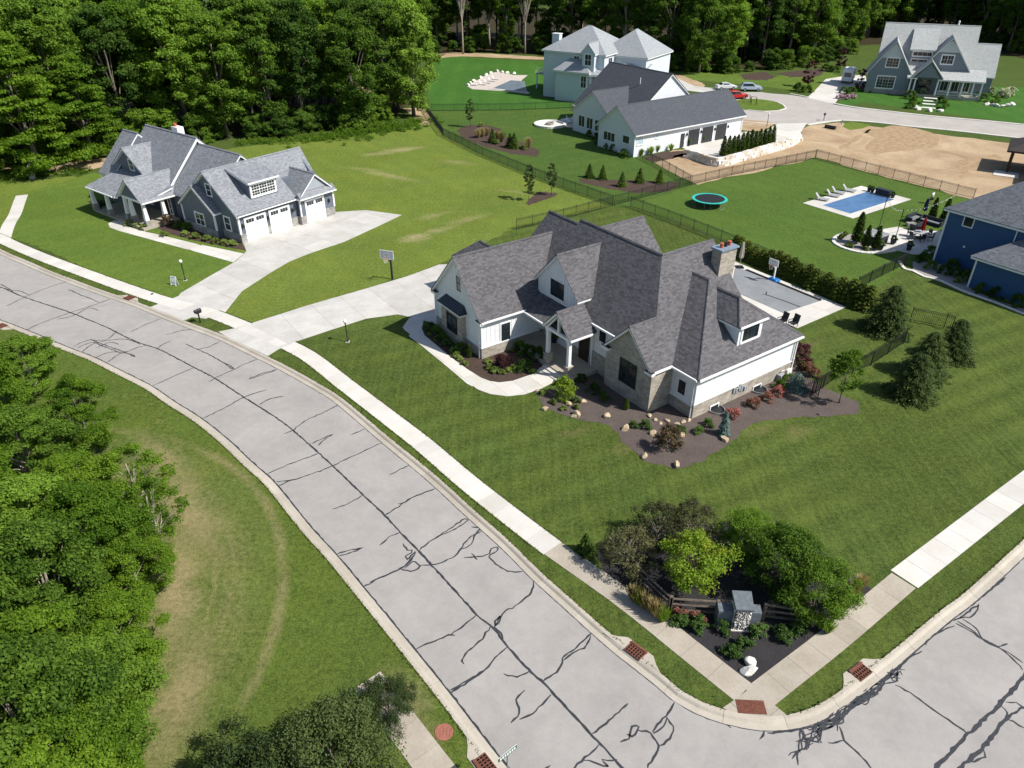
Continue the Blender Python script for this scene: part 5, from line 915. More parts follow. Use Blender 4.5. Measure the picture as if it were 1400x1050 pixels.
for p in [(41.36,95.92),(43.41,97.48),(44.58,98.77),(46.47,99.74)]: lounger(p, R(125+20), 'grey sling lounger beside the blue pool', 'loungers by the blue pool', m_lounge)
m_cov = watermat('cover_grey', (.19, .2, .205), (.25, .26, .265), .6)
paved('patio', [(23.46,76.02),(25.11,73.75),(32.13,63.54),(25.97,59.16),(20.43,65.17)], PA, 2.4, m_conc, .04)
q = [(23.88,72.96),(24.82,72.37),(30.07,64.84),(25.67,62.21),(22.07,67.38)]
r = empty('covered_pool', (0, 0, 0), 0, 'pool under a grey cover behind the stone house', 'pool'); m = MB(); m.prism(q, .0, .075); m.build('pool_cover', m_cov, r); m = MB(); qa, qb = Vector(q[1]), Vector(q[2]); d = (qb-qa).normalized(); m.obox((qa+qb)/2+Vector((-d.y, d.x))*.1, d, (qb-qa).length, .3, 0, .13); m.build('cover_track', m_black, r)
m = MB(); c = Vector((25.17,66.18)); m.tube([(c.x, c.y, .08), (c.x, c.y, .4)], .05, 8); m.build('pump_float', m_black, r); m = MB(); d = Vector((27.65,63.38)); m.tube([(c.x, c.y, .1), (c.lerp(d, .5).x+.1, c.lerp(d, .5).y, .1), (d.x, d.y, .1)], .025, 6); m.build('pump_hose', m_black, r)
for p, a in (((24.73,59.88), -1), ((25.60,59.45), 1)):
    r = empty('patio_chair', (*p, .04), R(-60), 'dark sling armchair on the patio of the covered pool', 'chair', 'dark chairs by the covered pool'); m = MB(); m.box(-.32, .32, -.3, .3, .36, .42); m.build('seat', m_char, r); m = MB(); m.hexa([(-.32, .28, .4), (.32, .28, .4), (.32, .32, .4), (-.32, .32, .4)], [(-.32, .45, 1.15), (.32, .45, 1.15), (.32, .49, 1.13), (-.32, .49, 1.13)]); m.build('backrest', m_char, r)
    for x in (-.3, .3):
        m = MB(); m.box(x-.03, x+.03, -.3, .38, .6, .64); m.build('armrest', m_black, r)
        for y in (-.27, .27): m = MB(); m.box(x-.02, x+.02, y-.02, y+.02, 0, .62); m.build('leg', m_black, r)
def umbrella(c, hgt, mat, lab, base=m_black):
    r = empty('closed_umbrella', c, 0, lab, 'umbrella'); m = MB(); m.tube([(0, 0, .1), (0, 0, hgt)], .03, 8); m.build('pole', m_grey, r); m = MB(); z0 = hgt*.38; n = 14; prof = [(.1, z0), (.2, z0+.1), (.17, z0+.5*(hgt-z0)), (.1, hgt-.12), (.02, hgt)]; b0 = len(m.v)
    for rr, z in prof:
        for k in range(n): t = 2*math.pi*k/n; q = rr*(1+.28*math.cos(t*7)); m.v.append((q*math.cos(t), q*math.sin(t), z))
    for i in range(len(prof)-1):
        for k in range(n): a = i*n+k; b = i*n+(k+1) % n; m.f.append([a, b, b+n, a+n]); m.m.append(0)
    m.build('canopy', mat, r); m = MB(); m.box(-.4, .4, -.4, .4, 0, .12); m.build('base', base, r)
umbrella((24.40,73.15), 2.9, plain('canvas_beige', (.5, .46, .4), .8, .2, .1), 'closed beige parasol behind the stone chimney')
# ---- far pool
m_gran = plain('pink_paving', (.5, .44, .39), .8, .2, .15, 4)
paved('patio', [(-10.31,178.60),(-6.44,193.25),(-3.70,198.63),(0.52,193.25),(3.86,193.25),(2.24,186.02),(3.66,169.32),(-0.93,172.32),(-8.94,174.78)], R(10), 2.4, m_gran, .04)
r = empty('far_pool', (0, 0, 0), 0, 'small pool with pale coping beside the tall hip-roofed house', 'pool'); q = [(-4.60,175.16),(-0.25,186.02),(2.97,184.63),(3.34,170.51)]; m = MB(); m.prism(q, 0, .06); m.build('water', watermat('pool_grey', (.12, .16, .2), (.2, .24, .27), .3), r); m = MB(); a, b = Vector(q[0]), Vector(q[3]); m.obox((a+b)/2, b-a, (b-a).length+1, .9, 0, .12); m.build('coping', m_conc, r)
for k, p in enumerate([(-8.78,179.26),(-6.76,179.91),(-5.73,181.91),(-4.81,184.35),(-3.99,186.72)]): lounger(p, R(160), 'pale lounger on the paving of the small far pool', 'loungers by the far pool', m_limestone)
RB = random.Random(11)
def rock(name, c, s, mat, lab, cat='boulder', grp=None, z=0, flat=.7, seed=None, parent=None):
    rb = random.Random(seed if seed is not None else RB.random()); bm = bmesh.new(); bmesh.ops.create_icosphere(bm, subdivisions=2, radius=1)
    dirs = [Vector((rb.gauss(0, 1), rb.gauss(0, 1), rb.gauss(0, 1))).normalized() for _ in range(13)]; cut = [rb.uniform(.45, .8) for _ in dirs]
    for v in bm.verts:
        for d, k in zip(dirs, cut):
            e = v.co.dot(d)
            if e > k: v.co -= d*(e-k)
        v.co = Vector((v.co.x*s[0], v.co.y*s[1], v.co.z*s[2]))*(1+rb.gauss(0, .02))
    me = bpy.data.meshes.new(name); bm.to_mesh(me); bm.free(); me.materials.append(mat); o = link(bpy.data.objects.new(name, me), parent); o.location = (c[0], c[1], z+s[2]*flat*.6); o.rotation_euler = (0, 0, rb.uniform(0, 6))
    if lab: tag(o, lab, cat, grp)
    return o
for k, p in enumerate([(-10.23,179.26),(-8.89,184.35),(-7.56,188.56),(-6.41,192.21),(-5.20,195.22),(-3.69,198.31),(-2.35,196.60),(-1.30,195.52),(0.52,194.46)]): rock('edging_boulder', p, (.8, .6, .5), m_limestone, 'pale boulder edging the far pool paving', 'boulder', 'boulders round the far pool')
# fire pit circle
r = empty('fire_pit', (7.02,139.76), 0, 'round stone fire pit circle on the lawn behind the white house', 'fire pit'); m = MB(); m.lathe([(3.0, 0), (3.0, .35), (2.5, .4), (2.4, .1), (.8, .09)], n=28); m.build('seat_wall', m_limestone, r); m = MB(); m.lathe([(.8, .0), (.8, .5), (.55, .5), (.5, .2)], n=18); m.build('bowl', m_stone2, r)
for p in [(9.90,142.75),(10.60,140.95),(11.64,142.15),(12.01,139.76)]: 
    r = empty('garden_chair', p, RB.uniform(0, 6), 'white garden chair on the patio beside the fire pit', 'chair', 'white chairs by the fire pit'); m = MB(); m.box(-.35, .35, -.35, .35, .35, .45); m.build('seat', m_white, r); m = MB(); m.box(-.35, .35, .3, .4, .45, 1.0); m.build('backrest', m_white, r)
    for x in (-.3, .3): m = MB(); m.box(x-.04, x+.04, -.3, .35, 0, .36); m.build('leg', m_white, r)
paved('patio', [(9.04,144.61),(12.66,146.50),(15.28,141.54),(13.25,136.88),(10.01,138.02)], HA, 1.8, m_gran, .03)
# ---- rocks in the front bed
for k, p in enumerate([(4.77,45.18),(7.10,45.01),(8.20,43.34),(10.21,42.85),(12.17,42.53),(9.08,40.09),(11.14,39.09),(15.12,41.97)]): rock('bed_rock', p, (.42*RB.uniform(.8, 1.25), .32, .3), m_tan, 'tan rock set in the mulch bed in front of the stone house', 'rock', 'tan rocks in the front mulch bed', 0)
for k, p in enumerate([(2.49,45.88),(4.32,46.59),(5.54,46.96),(1.97,48.45),(4.70,45.01)]): rock('bed_rock', p, (.35*RB.uniform(.7, 1.2), .28, .2), m_tan, 'tan rock beside the small golden tree', 'rock', 'tan rocks by the golden tree', 0)
for k, p in enumerate([(10.28,45.03),(10.58,44.51),(10.89,44.06),(11.46,44.43),(12.16,44.06),(12.62,44.28),(13.09,44.51)]): rock('edging_stone', p, (.3, .2, .14), m_tan, 'small tan edging stone by the house corner', 'stone', 'edging stones at the house corner', 0)
for k, (p, s, rz) in enumerate(zip([(11.65,22.95),(11.78,23.43)], [(.6, .34, .36), (.38, .34, .46)], (.1, 2.2))): rock('white_boulder', p, s, m_limestone, ['wide low white boulder at the tip of the black mulch triangle', 'smaller upright white boulder behind the low one in the mulch triangle'][k], 'boulder', None, 0, .7, 20+k).rotation_euler = (0, 0, rz)
# ---- entrance pier and split-rail fence on the corner
m_slate = plain('slate_slab', (.12, .14, .155), .7, .3, .25, 5, bump=.4); m_mort = plain('dark_mortar', (.07, .065, .06), .9, .1)
m_cob = [plain('cobble_%d' % k, c, .8, .2, .15, 6, bump=.3) for k, c in enumerate(((.6, .58, .55), (.44, .42, .4), (.66, .63, .58), (.5, .45, .4)))]
er = empty('entrance_pier', (11.82,25.44), R(-4), 'stone entrance pier with slate slabs in the black mulch triangle', 'pier')
m = MB(); m.box(-.39, .39, 0, .8, -.05, 1.55); m.build('core', m_mort, er); m = MB(); m.hexa([(-.48, -.1, 1.56), (.48, -.1, 1.56), (.52, 1.0, 1.75), (-.52, 1.0, 1.75)], [(-.46, -.1, 1.68), (.46, -.1, 1.68), (.5, 1.0, 1.87), (-.5, 1.0, 1.87)]); m.build('cap', m_slate, er, bevel=.02)
for x0, x1 in ((-1.2, -.42), (.42, 1.0)): m = MB(); m.hexa([(x0, .15, 0), (x1, .15, 0), (x1, .75, 0), (x0, .75, 0)], [(x0, .2, 1.15), (x1, .2, 1.15), (x1, .72, 1.22), (x0, .72, 1.22)]); m.build('side_slab', m_slate, er, bevel=.02)
m = MB(); m.box(-.46, .46, -.1, .02, -.02, .09); m.build('plinth', m_limestone, er)
cob = [rock('cobble', (0, 0), (.085, .06, .07), m_cob[k % 4], None, seed=k, parent=er) for k in range(4)]; placed = []
for j in range(12):
    for i in range(7):
        x = -.34+i*.113+(.05 if j % 2 else 0)+RB.gauss(0, .012); z = .17+j*.113+RB.gauss(0, .012)
        if x > .36: continue
        k = len(placed); o = cob[k] if k < 4 else cob[RB.randrange(4)].copy()
        if k >= 4: C.objects.link(o)
        o.parent = er; o.location = (x, -.01, z); o.rotation_euler = (RB.uniform(0, 6), RB.uniform(0, 6), RB.uniform(0, 6)); o.scale = [RB.uniform(.75, 1.15)]*3; placed.append(o)
for sg in (-1, 1):
    for j in range(12):
        for i in range(6): o = cob[RB.randrange(4)].copy(); C.objects.link(o); o.parent = er; o.location = (sg*.39, .1+i*.125, .17+j*.113); o.rotation_euler = (RB.uniform(0, 6), RB.uniform(0, 6), 0)
def rail_fence(pts, lab, hgt=1.25, rails=3):
    r = empty('rail_fence', (*pts[0], 0), 0, lab, 'fence'); o = Vector(pts[0]); P = [Vector(p)-o for p in pts]
    for p in P: m = MB(); m.box(p.x-.09, p.x+.09, p.y-.09, p.y+.09, -.05, hgt+RB.uniform(-.04, .05)); m.build('post', m_oldwood, r, bevel=.02)
    for a, b in zip(P, P[1:]):
        for k in range(rails): z = .32+k*(hgt-.45)/(rails-1); m = MB(); e = RB.gauss(0, .02); m.tube([(a.x, a.y, z+e), ((a.x+b.x)/2, (a.y+b.y)/2, z-.015), (b.x, b.y, z-e)], [.06, .075, .06], 6); m.build('rail', m_oldwood, r)
rail_fence([(6.89,28.96),(8.34,26.59)], 'three-rail timber fence running along the old sidewalk'); rail_fence([(8.38,26.59),(10.78,26.35)], 'three-rail timber fence left of the stone pier'); rail_fence([(13.20,26.15),(15.68,25.72)], 'three-rail timber fence right of the stone pier')
rail_fence([(13.77,28.96),(14.51,28.56)][0:2], 'short rail fence hidden under the corner trees')
# ---- black metal fences
def fence(pts, lab, hgt=1.35, step=2.4, gap=.14, mat=m_black, pick=.011):
    P = resample(smooth_line(pts, 1.) if len(pts) > 2 else [Vector(p) for p in pts], step) if len(pts) == 2 else None
    if P is None:
        P = []
        for a, b in zip(pts, pts[1:]): q = resample([Vector(a), Vector(b)], step); P += q if not P else q[1:]
    o = P[0].copy(); r = empty('metal_fence', (o.x, o.y, 0), 0, lab, 'fence'); P = [p-o for p in P]; rl = MB(); pk = MB()
    post = MB(); post.box(-.03, .03, -.03, .03, 0, hgt+.06); post.box(-.038, .038, -.038, .038, hgt+.06, hgt+.09); pm = post.mesh('post', mat)
    for i, p in enumerate(P): q = bpy.data.objects.new('post', pm); q.location = (p.x, p.y, 0); link(q, r)
    for a, b in zip(P, P[1:]):
        d = b-a
        for z in (.14, hgt-.18, hgt-.02): m = MB(); m.obox((a+b)/2, d, d.length-.062, .028, z, z+.035); m.build('rail', mat, r)
        n = int(d.length/gap)
        for k in range(1, n):
            c = a+d*k/n; s = pick; pk.v += [(c.x-s, c.y-s, .08), (c.x+s, c.y-s, .08), (c.x+s, c.y+s, .08), (c.x-s, c.y+s, .08), (c.x-s, c.y-s, hgt), (c.x+s, c.y-s, hgt), (c.x+s, c.y+s, hgt), (c.x-s, c.y+s, hgt)]; b0 = len(pk.v)-8
            for e in range(4): g = (e+1) % 4; pk.f.append([b0+e, b0+g, b0+4+g, b0+4+e]); pk.m.append(0)
    pk.build('pickets', mat, r)['kind'] = 'stuff'
fence([(-17.13,151.77),(-12.02,131.41),(-4.67,118.40),(2.16,108.21),(7.17,101.41),(13.24,93.80)], 'black metal fence between the patchy lawn and the white house lawn', pick=.014); fence([(-15.96,151.77),(0.00,152.45),(14.07,155.23)], 'black metal fence along the vivid lawn of the tall house', pick=.012)
fence([(13.44,93.80),(25.38,102.78),(32.27,107.46),(40.14,112.10),(47.76,116.66)], 'black metal fence between the pool lawn and the dirt strip'); fence([(47.95,116.88),(53.94,107.83),(61.93,96.54)], 'black metal fence between the pool lawn and the bare dirt lot'); fence([(20.53,116.66),(22.72,111.30),(25.24,103.13)], 'black metal fence from the white house corner down the dirt slope')
fence([(13.11,93.51),(6.40,88.43),(0.53,84.78)], 'black metal fence behind the stone house joining the plot corner'); fence([(15.47,93.21),(20.61,86.31),(24.24,80.90),(28.49,73.95),(31.47,68.98),(34.28,64.84)], 'black metal fence behind the clipped hedge'); fence([(34.72,67.56),(38.63,70.83),(42.50,73.95)], 'black metal fence from the hedge to the navy house'); fence([(36.90,60.62),(39.37,59.31),(39.74,58.74)], 'black metal fence behind the dark spruces')
fence([(23.20,47.68),(25.95,50.17),(29.86,52.49),(34.32,56.27)], 'black metal fence from the mulch bed to the spruces')
fence([(22.77,48.95),(23.81,47.78)], 'black metal gate in the mulch bed beside the house', 1.5, 1.7)
fence([(-22.20,215.61),(-19.11,227.12)], 'black metal fence at the forest edge of the vivid lawn')
# ---- block retaining wall
m_tanblock = plain('tan_limestone', (.52, .46, .38), .85, .2, .2, 3, bump=.5)
rw = empty('retaining_wall', (0, 0, 0), 0, 'pale limestone block retaining wall below the far driveway', 'wall'); L = resample(smooth_line([(27.16,117.34),(28.72,116.23),(29.81,114.07),(31.49,112.19),(35.53,115.14),(40.75,119.61),(44.51,122.59),(47.01,125.20),(49.57,128.78)], .5), 1.15)
for i, (a, b) in enumerate(zip(L, L[1:])):
    for j in range(3):
        s = .5 if j == 1 else 0; c = a.lerp(b, .5+s)
        if j and i == len(L)-2: continue
        w2, d2, h2 = .56+RB.gauss(0, .03), .36+RB.gauss(0, .04), .42+RB.gauss(0, .02); m = MB(); m.hexa([(x*w2+RB.gauss(0, .03), y*d2+RB.gauss(0, .03), -.05) for x, y in ((-1, -1), (1, -1), (1, 1), (-1, 1))], [(x*w2*.96+RB.gauss(0, .03), y*d2*.92+RB.gauss(0, .04), h2) for x, y in ((-1, -1), (1, -1), (1, 1), (-1, 1))])
        o = m.build('block', m_limestone if RB.random() < .7 else m_tanblock, rw, bevel=.04); o.location = (c.x, c.y+.16*j, .42*j); o.rotation_euler = (0, 0, math.atan2((b-a).y, (b-a).x)+RB.gauss(0, .04))
# ---- vehicles
def car(c, rz, paint, lab, kind='sedan'):
    r = empty('parked_car', (*c, .012), rz, lab, 'car', 'cars parked at the turning circle'); L2 = 2.35; m_t = plain('tyre', (.012, .012, .013), .8, .2, .1)
    prof = [(-2.32, .35), (-2.36, .62), (-2.25, .92), (-1.5, .98), (-.95, 1.38), (.35, 1.44), (1.05, 1.0), (2.1, .84), (2.34, .6), (2.3, .3)]
    if kind == 'suv': prof = [(-2.3, .38), (-2.36, .7), (-2.28, 1.02), (-1.95, 1.55), (-1.3, 1.68), (.3, 1.66), (.95, 1.12), (2.1, .98), (2.32, .7), (2.3, .35)]
    m = MB(); lo = [(x, z) for x, z in prof]; ys = [(-.9, .0), (-.86, 1.0), (.86, 1.0), (.9, .0)]
    def ring(y, k): return [(x, y*(1-.16*max(0, (z-.95))/.6)*k, z) for x, z in lo]
    A = ring(-.9, 1); B = ring(.9, 1); m.hexa(A, B); body = m.build('body', paint, r, bevel=.06)
    g = MB(); zc = .99 if kind == 'sedan' else 1.08; top = max(z for x, z in prof)-.06
    xs = (-1.42, -.98, .33, .95) if kind == 'sedan' else (-2.1, -1.85, .25, .86)
    for sg in (-1, 1): y0 = sg*.905; y1 = sg*.83; g.hexa([(xs[0]+.15, y0-.02*sg, zc), (xs[3]-.12, y0-.02*sg, zc), (xs[3]-.12, y0-.06*sg, zc), (xs[0]+.15, y0-.06*sg, zc)], [(xs[1]+.1, y1, top), (xs[2]-.05, y1, top), (xs[2]-.05, y1-.05*sg, top), (xs[1]+.1, y1-.05*sg, top)])
    g.build('side_window', m_glass, r); g = MB(); g.hexa([(xs[3]+.06, -.76, zc+.03), (xs[3]+.06, .76, zc+.03), (xs[3]-.03, .76, zc+.0), (xs[3]-.03, -.76, zc+.0)], [(xs[2]+.09, -.68, top), (xs[2]+.09, .68, top), (xs[2], .68, top-.02), (xs[2], -.68, top-.02)]); g.build('windscreen', m_glass, r)
    g = MB(); g.hexa([(xs[0]-.06, -.74, zc+.03), (xs[0]-.06, .74, zc+.03), (xs[0]+.04, .74, zc), (xs[0]+.04, -.74, zc)], [(xs[1]-.06, -.66, top), (xs[1]-.06, .66, top), (xs[1]+.04, .66, top-.03), (xs[1]+.04, -.66, top-.03)]); g.build('rear_window', m_glass, r)
    for x in (-1.4, 1.42):
        for sg in (-1, 1): m = MB(); m.tube([(x, sg*.7, .33), (x, sg*.93, .33)], .33, 16); wl = m.build('wheel', m_t, r); m = MB(); m.tube([(x, sg*.9, .33), (x, sg*.945, .33)], .2, 12); m.build('rim', m_grey, wl)
    for sg in (-1, 1): m = MB(); m.box(2.18, 2.35, sg*.65-.16, sg*.65+.16, .62, .74); m.build('headlight', m_white, r); m = MB(); m.box(-2.38, -2.25, sg*.65-.16, sg*.65+.16, .66, .8); m.build('tail_light', m_rust, r)
def paintm(n, c): t = NT(n); t.b.inputs['Coat Weight'].default_value = .6; return t.done(c, .3, .5)
car((48.11,174.91), R(8), paintm('paint_white', (.7, .71, .72)), 'white car parked at the turning circle next to the red one', 'sedan'); car((53.23,173.17), R(-5), paintm('paint_silver_blue', (.42, .5, .6)), 'silver blue car parked at the turning circle by the grass', 'suv'); car((47.63,164.15), R(10), paintm('paint_red', (.5, .012, .02)), 'bright red car parked at the turning circle', 'suv')
r = empty('camper_trailer', (*(78.65,183.12), .03), R(62), 'white camper trailer parked beside the gabled house', 'trailer'); m = MB(); m.box(-2.6, 2.6, -1.2, 1.2, .6, 3.1); m.build('body', m_white, r, bevel=.18)
for a in ('x',): m = MB(); m.box(-2.66, -2.58, -.75, .75, 1.6, 2.5); m.build('window', m_glass, r)
m = MB(); m.box(.2, 1.6, -1.24, -1.18, 1.6, 2.3); m.build('window', m_glass, r); m = MB(); m.box(-2.62, 2.62, -1.23, -1.19, 1.1, 1.25); m.build('stripe', m_grey, r); m = MB(); m.box(-.5, .5, -.4, .4, 3.1, 3.35); m.build('air_conditioner', m_white, r, bevel=.05)
for x in (-.5, .5):
    for sg in (-1, 1): m = MB(); m.tube([(x, sg*1.0, .35), (x, sg*1.22, .35)], .34, 14); m.build('wheel', MATS['tyre'], r)
m = MB(); m.tube([(2.6, 0, .6), (3.7, 0, .5)], .07, 6); m.build('hitch', m_black, r)
# portable goal and bin on the turning circle
for p, lab in (((49.67,158.11), 'black folded sports frame on the grass of the turning circle'), ((49.07,160.33), 'dark leaning board on the grass of the turning circle')):
    r = empty('sports_frame', (*p, .03), RB.uniform(0, 3), lab, 'frame')
    for x in (-.6, .6): m = MB(); m.tube([(x, -.3, 0), (x, .2, 1.5)], .05, 6); m.tube([(x, .2, 1.5), (x, .5, 0)], .04, 6); m.build('leg', m_black, r)
    m = MB(); m.tube([(-.6, .2, 1.5), (.6, .2, 1.5)], .05, 6); m.build('crossbar', m_black, r)
# ---- person walking on the pool lawn
def person(c, rz, lab):
    r = empty('person', c, rz, lab, 'person'); J = {'pelvis': (0, 0, .92), 'chest': (0, 0, 1.25), 'neck': (0, .01, 1.46), 'head': (0, .02, 1.6), 'crown': (0, .0, 1.72)}; verts, edges, rad, names = [], [], [], {}
    def V(n, p, q): names[n] = len(verts); verts.append(p); rad.append(q); return names[n]
    V('pelvis', (0, 0, .92), (.15, .11)); V('waist', (0, 0, 1.08), (.14, .1)); V('chest', (0, 0, 1.3), (.17, .115)); V('neck', (0, .01, 1.47), (.055, .055)); V('head', (0, .02, 1.58), (.075, .09)); V('crown', (0, .02, 1.7), (.07, .08))
    E_ = [('pelvis', 'waist'), ('waist', 'chest'), ('chest', 'neck'), ('neck', 'head'), ('head', 'crown')]
    for s, n, f in ((-1, 'l', .18), (1, 'r', -.14)):
        V('sh'+n, (s*.19, 0, 1.4), (.065, .065)); V('el'+n, (s*.25, -f*.5, 1.12), (.045, .045)); V('wr'+n, (s*.25, -f*.9+.08, .9), (.032, .032)); V('ha'+n, (s*.25, -f*1.0+.1, .8), (.035, .025)); V('hip'+n, (s*.1, 0, .86), (.1, .1)); V('kn'+n, (s*.1, f*.7+.03, .48), (.065, .065)); V('an'+n, (s*.1, f, .09), (.042, .042)); V('to'+n, (s*.11, f+.17, .04), (.04, .035))
        E_ += [('chest', 'sh'+n), ('sh'+n, 'el'+n), ('el'+n, 'wr'+n), ('wr'+n, 'ha'+n), ('pelvis', 'hip'+n), ('hip'+n, 'kn'+n), ('kn'+n, 'an'+n), ('an'+n, 'to'+n)]
        for q in range(5): a = (q-2)*.018; V('f%d' % q+n, (s*.25+a*.6, -f*1.0+.1+a+.01, .72+abs(q-2)*.006), (.008, .008)); E_.append(('ha'+n, 'f%d' % q+n))
    me = bpy.data.meshes.new('body'); me.from_pydata(verts, [(names[a], names[b]) for a, b in E_], []); o = link(bpy.data.objects.new('body', me), r); sk = o.modifiers.new('skin', 'SKIN')
    for i, q in enumerate(rad): me.skin_vertices[0].data[i].radius = q
    me.skin_vertices[0].data[0].use_root = True; sb = o.modifiers.new('sub', 'SUBSURF'); sb.levels = 1; sb.render_levels = 1
    t = NT('walker_skin'); z = t.n('Separate'+'XYZ', Vector=t.obj()).outputs[2]; me.materials.append(t.done(t.ramp(z, 1.66, 1.67, (.42, .25, .17), (.05, .035, .025)), .6, .3))
    def shell(name, prof, mat, xs=1.): m = MB(); m.lathe(prof, n=18); m.v = [(x, y*.72, z) for x, y, z in m.v]; m.build(name, mat, r, True)
    shell('shirt', [(.175, .95), (.175, 1.1), (.2, 1.3), (.19, 1.42), (.08, 1.48)], m_white)
    for s, f in ((-1, .18), (1, -.14)): m = MB(); m.tube([(s*.16, 0, 1.43), (s*.245, -f*.4, 1.16)], [.085, .075], 10); m.build('sleeve', m_white, r, True); m = MB(); m.tube([(s*.1, 0, .95), (s*.1, f*.55, .52)], [.13, .11], 12); m.build('shorts', m_dark, r, True)
person((55.26,94.55), R(30), 'person in white shirt and dark shorts walking on the pool lawn')
# ---- patio of the navy house
paved('patio', [(41.99,83.78),(47.09,85.80),(48.17,84.28),(51.86,84.28),(47.34,76.87),(44.73,76.87),(43.35,78.18),(41.51,77.74),(40.21,78.18)], HA, 1.6, m_conc, .035)
L = resample(smooth_line([(39.53,83.29),(38.03,82.08),(37.24,80.44),(37.73,78.62),(39.06,77.39),(40.96,77.22),(43.23,77.91)], .4), .55); eg = empty('stone_edging', (0, 0, 0), 0, 'curved pale stone edging round the navy house patio bed', 'edging')
for a, b in zip(L, L[1:]): m = MB(); m.obox((a+b)/2, b-a, (b-a).length-.02, .42, 0, .16); m.build('edging_stone', m_limestone, eg, bevel=.03)
plot('gravel_bed', [(39.61,83.05),(38.02,81.84),(37.41,80.44),(37.98,78.85),(39.33,77.65),(41.41,77.52),(40.39,78.62),(41.99,83.78)], plain('gravel_grey', (.3, .28, .26), .9, .1, .35, 14, bump=.5), .018, .02)
plot('gravel_bed', [(43.75,74.77),(46.30,74.77),(49.17,72.37),(46.29,67.56),(48.57,62.44),(49.03,63.23),(45.43,67.03),(43.91,69.90),(42.63,72.37)], plain('gravel_grey', (.3, .28, .26)), .018, .02)
L = resample(smooth_line([(42.33,74.98),(41.88,72.76),(42.54,72.17),(43.05,70.64),(44.06,69.90),(44.68,68.44),(45.34,66.86),(46.95,64.51),(48.29,61.98)], .4), .8); eg = empty('stone_edging', (0, 0, 0), 0, 'pale stone edging along the navy house wall bed', 'edging')
for a, b in zip(L, L[1:]): m = MB(); m.obox((a+b)/2, b-a, (b-a).length-.02, .35, 0, .12); m.build('edging_stone', m_limestone, eg, bevel=.03)
def table(c, rad, hgt, lab, mat=m_lounge, z=.035):
    r = empty('round_table', (*c, z), 0, lab, 'table'); m = MB(); m.lathe([(rad, hgt-.05), (rad, hgt), (.02, hgt+.002)], n=24); m.build('top', mat, r); m = MB(); m.lathe([(.4, 0), (.4, .05), (.06, .1), (.06, hgt-.04)], n=12); m.build('pedestal', m_black, r)
ct = Vector([(47.81,81.84)][0]); table(ct, .8, .74, 'round grey dining table under the closed red parasol'); umbrella((ct.x+.1, ct.y+.05, .035), 2.5, plain('canvas_red', (.42, .02, .03), .8, .2, .1), 'closed red parasol through the round dining table')
def chair(c, rz, lab, grp, mat, z=.035):
    r = empty('dining_chair', (*c, z), rz, lab, 'chair', grp); m = MB(); m.box(-.25, .25, -.25, .25, .4, .45); m.build('seat', mat, r); m = MB(); m.box(-.25, .25, .22, .27, .5, .95); m.build('backrest', mat, r)
    for x in (-.22, .22):
        for y in (-.22, .24): m = MB(); m.box(x-.02, x+.02, y-.02, y+.02, 0, .41 if y < 0 else .95); m.build('leg', m_black, r)
for k in range(6): t = k*math.pi/3+.3; chair(ct+ax(t)*1.15, t-math.pi/2, 'dark metal chair drawn up to the round dining table', 'chairs round the dining table', m_char)
sofa0 = Vector([(49.36,86.83)][0])
def sofa(c, rz, w_, lab):
    r = empty('outdoor_sofa', (*c, .035), rz, lab, 'sofa'); m = MB(); m.box(-w_/2, w_/2, -.4, .4, .05, .3); m.build('base', m_char, r); m = MB(); m.box(-w_/2, w_/2, .28, .42, .3, .85); m.build('backrest', m_char, r)
    for s in (-1, 1): m = MB(); m.box(s*w_/2-.09, s*w_/2+.09, -.4, .4, .3, .65); m.build('armrest', m_char, r)
    n = max(1, int(w_/.75))
    for k in range(n): m = MB(); x0 = -w_/2+.1+(w_-.2)*k/n; m.box(x0+.02, x0+(w_-.2)/n-.02, -.38, .26, .3, .45); m.build('cushion', plain('cushion_grey', (.2, .21, .22), .85, .1, .1), r, bevel=.04)
sofa([(49.85,87.89)][0], R(35), 2.2, 'long dark outdoor sofa on the navy house patio facing the lawn'); sofa([(51.39,86.57)][0], R(-55), 2.6, 'dark corner sofa section beside the navy house wall'); sofa([(48.87,85.03)][0], R(180+35), 1.6, 'short dark outdoor sofa between the parasols')
m = MB(); m.box(-.5, .5, -.3, .3, .0, .4); o = m.build('fire_table', m_stone2, bevel=.03); o.location = (*[(48.64,86.05)][0], .035); tag(o, 'low stone fire table among the dark patio sofas', 'table')
umbrella((*[(51.41,88.70)][0], .035), 2.6, plain('canvas_navy', (.015, .03, .1), .8, .2, .1), 'closed navy parasol on the patio behind the sofas')
c = [(41.92,80.90)][0]; r = empty('hot_tub', (*c, .03), HA, 'square hot tub with grey cover among small conifers', 'hot tub'); m = MB(); m.box(-1.15, 1.15, -1.15, 1.15, 0, .85); m.build('cabinet', m_char, r, bevel=.05); m = MB(); m.box(-1.2, 1.2, -1.2, -.01, .85, .98); m.box(-1.2, 1.2, .01, 1.2, .85, .98); m.build('cover', plain('tub_cover', (.28, .28, .29), .6, .3, .1), r, bevel=.03)
lp = []
for p, lab in (([(44.25,84.78)][0], 'tall black string-light pole beside the hot tub'), ([(44.22,80.44)][0], 'tall black string-light pole on the patio edge')):
    r = empty('light_pole', (*p, 0), 0, lab, 'pole'); m = MB(); m.tube([(0, 0, 0), (0, 0, 4.0)], .045, 8); m.build('pole', m_black, r); m = MB(); m.lathe([(.22, 0), (.22, .3), (.05, .34)], n=12); m.build('base', m_black, r); lp.append(Vector((*p, 3.95)))
ends = [(lp[0], lp[1]), (lp[1], Vector((*[(51.61,83.78)][0], 4.6)))]
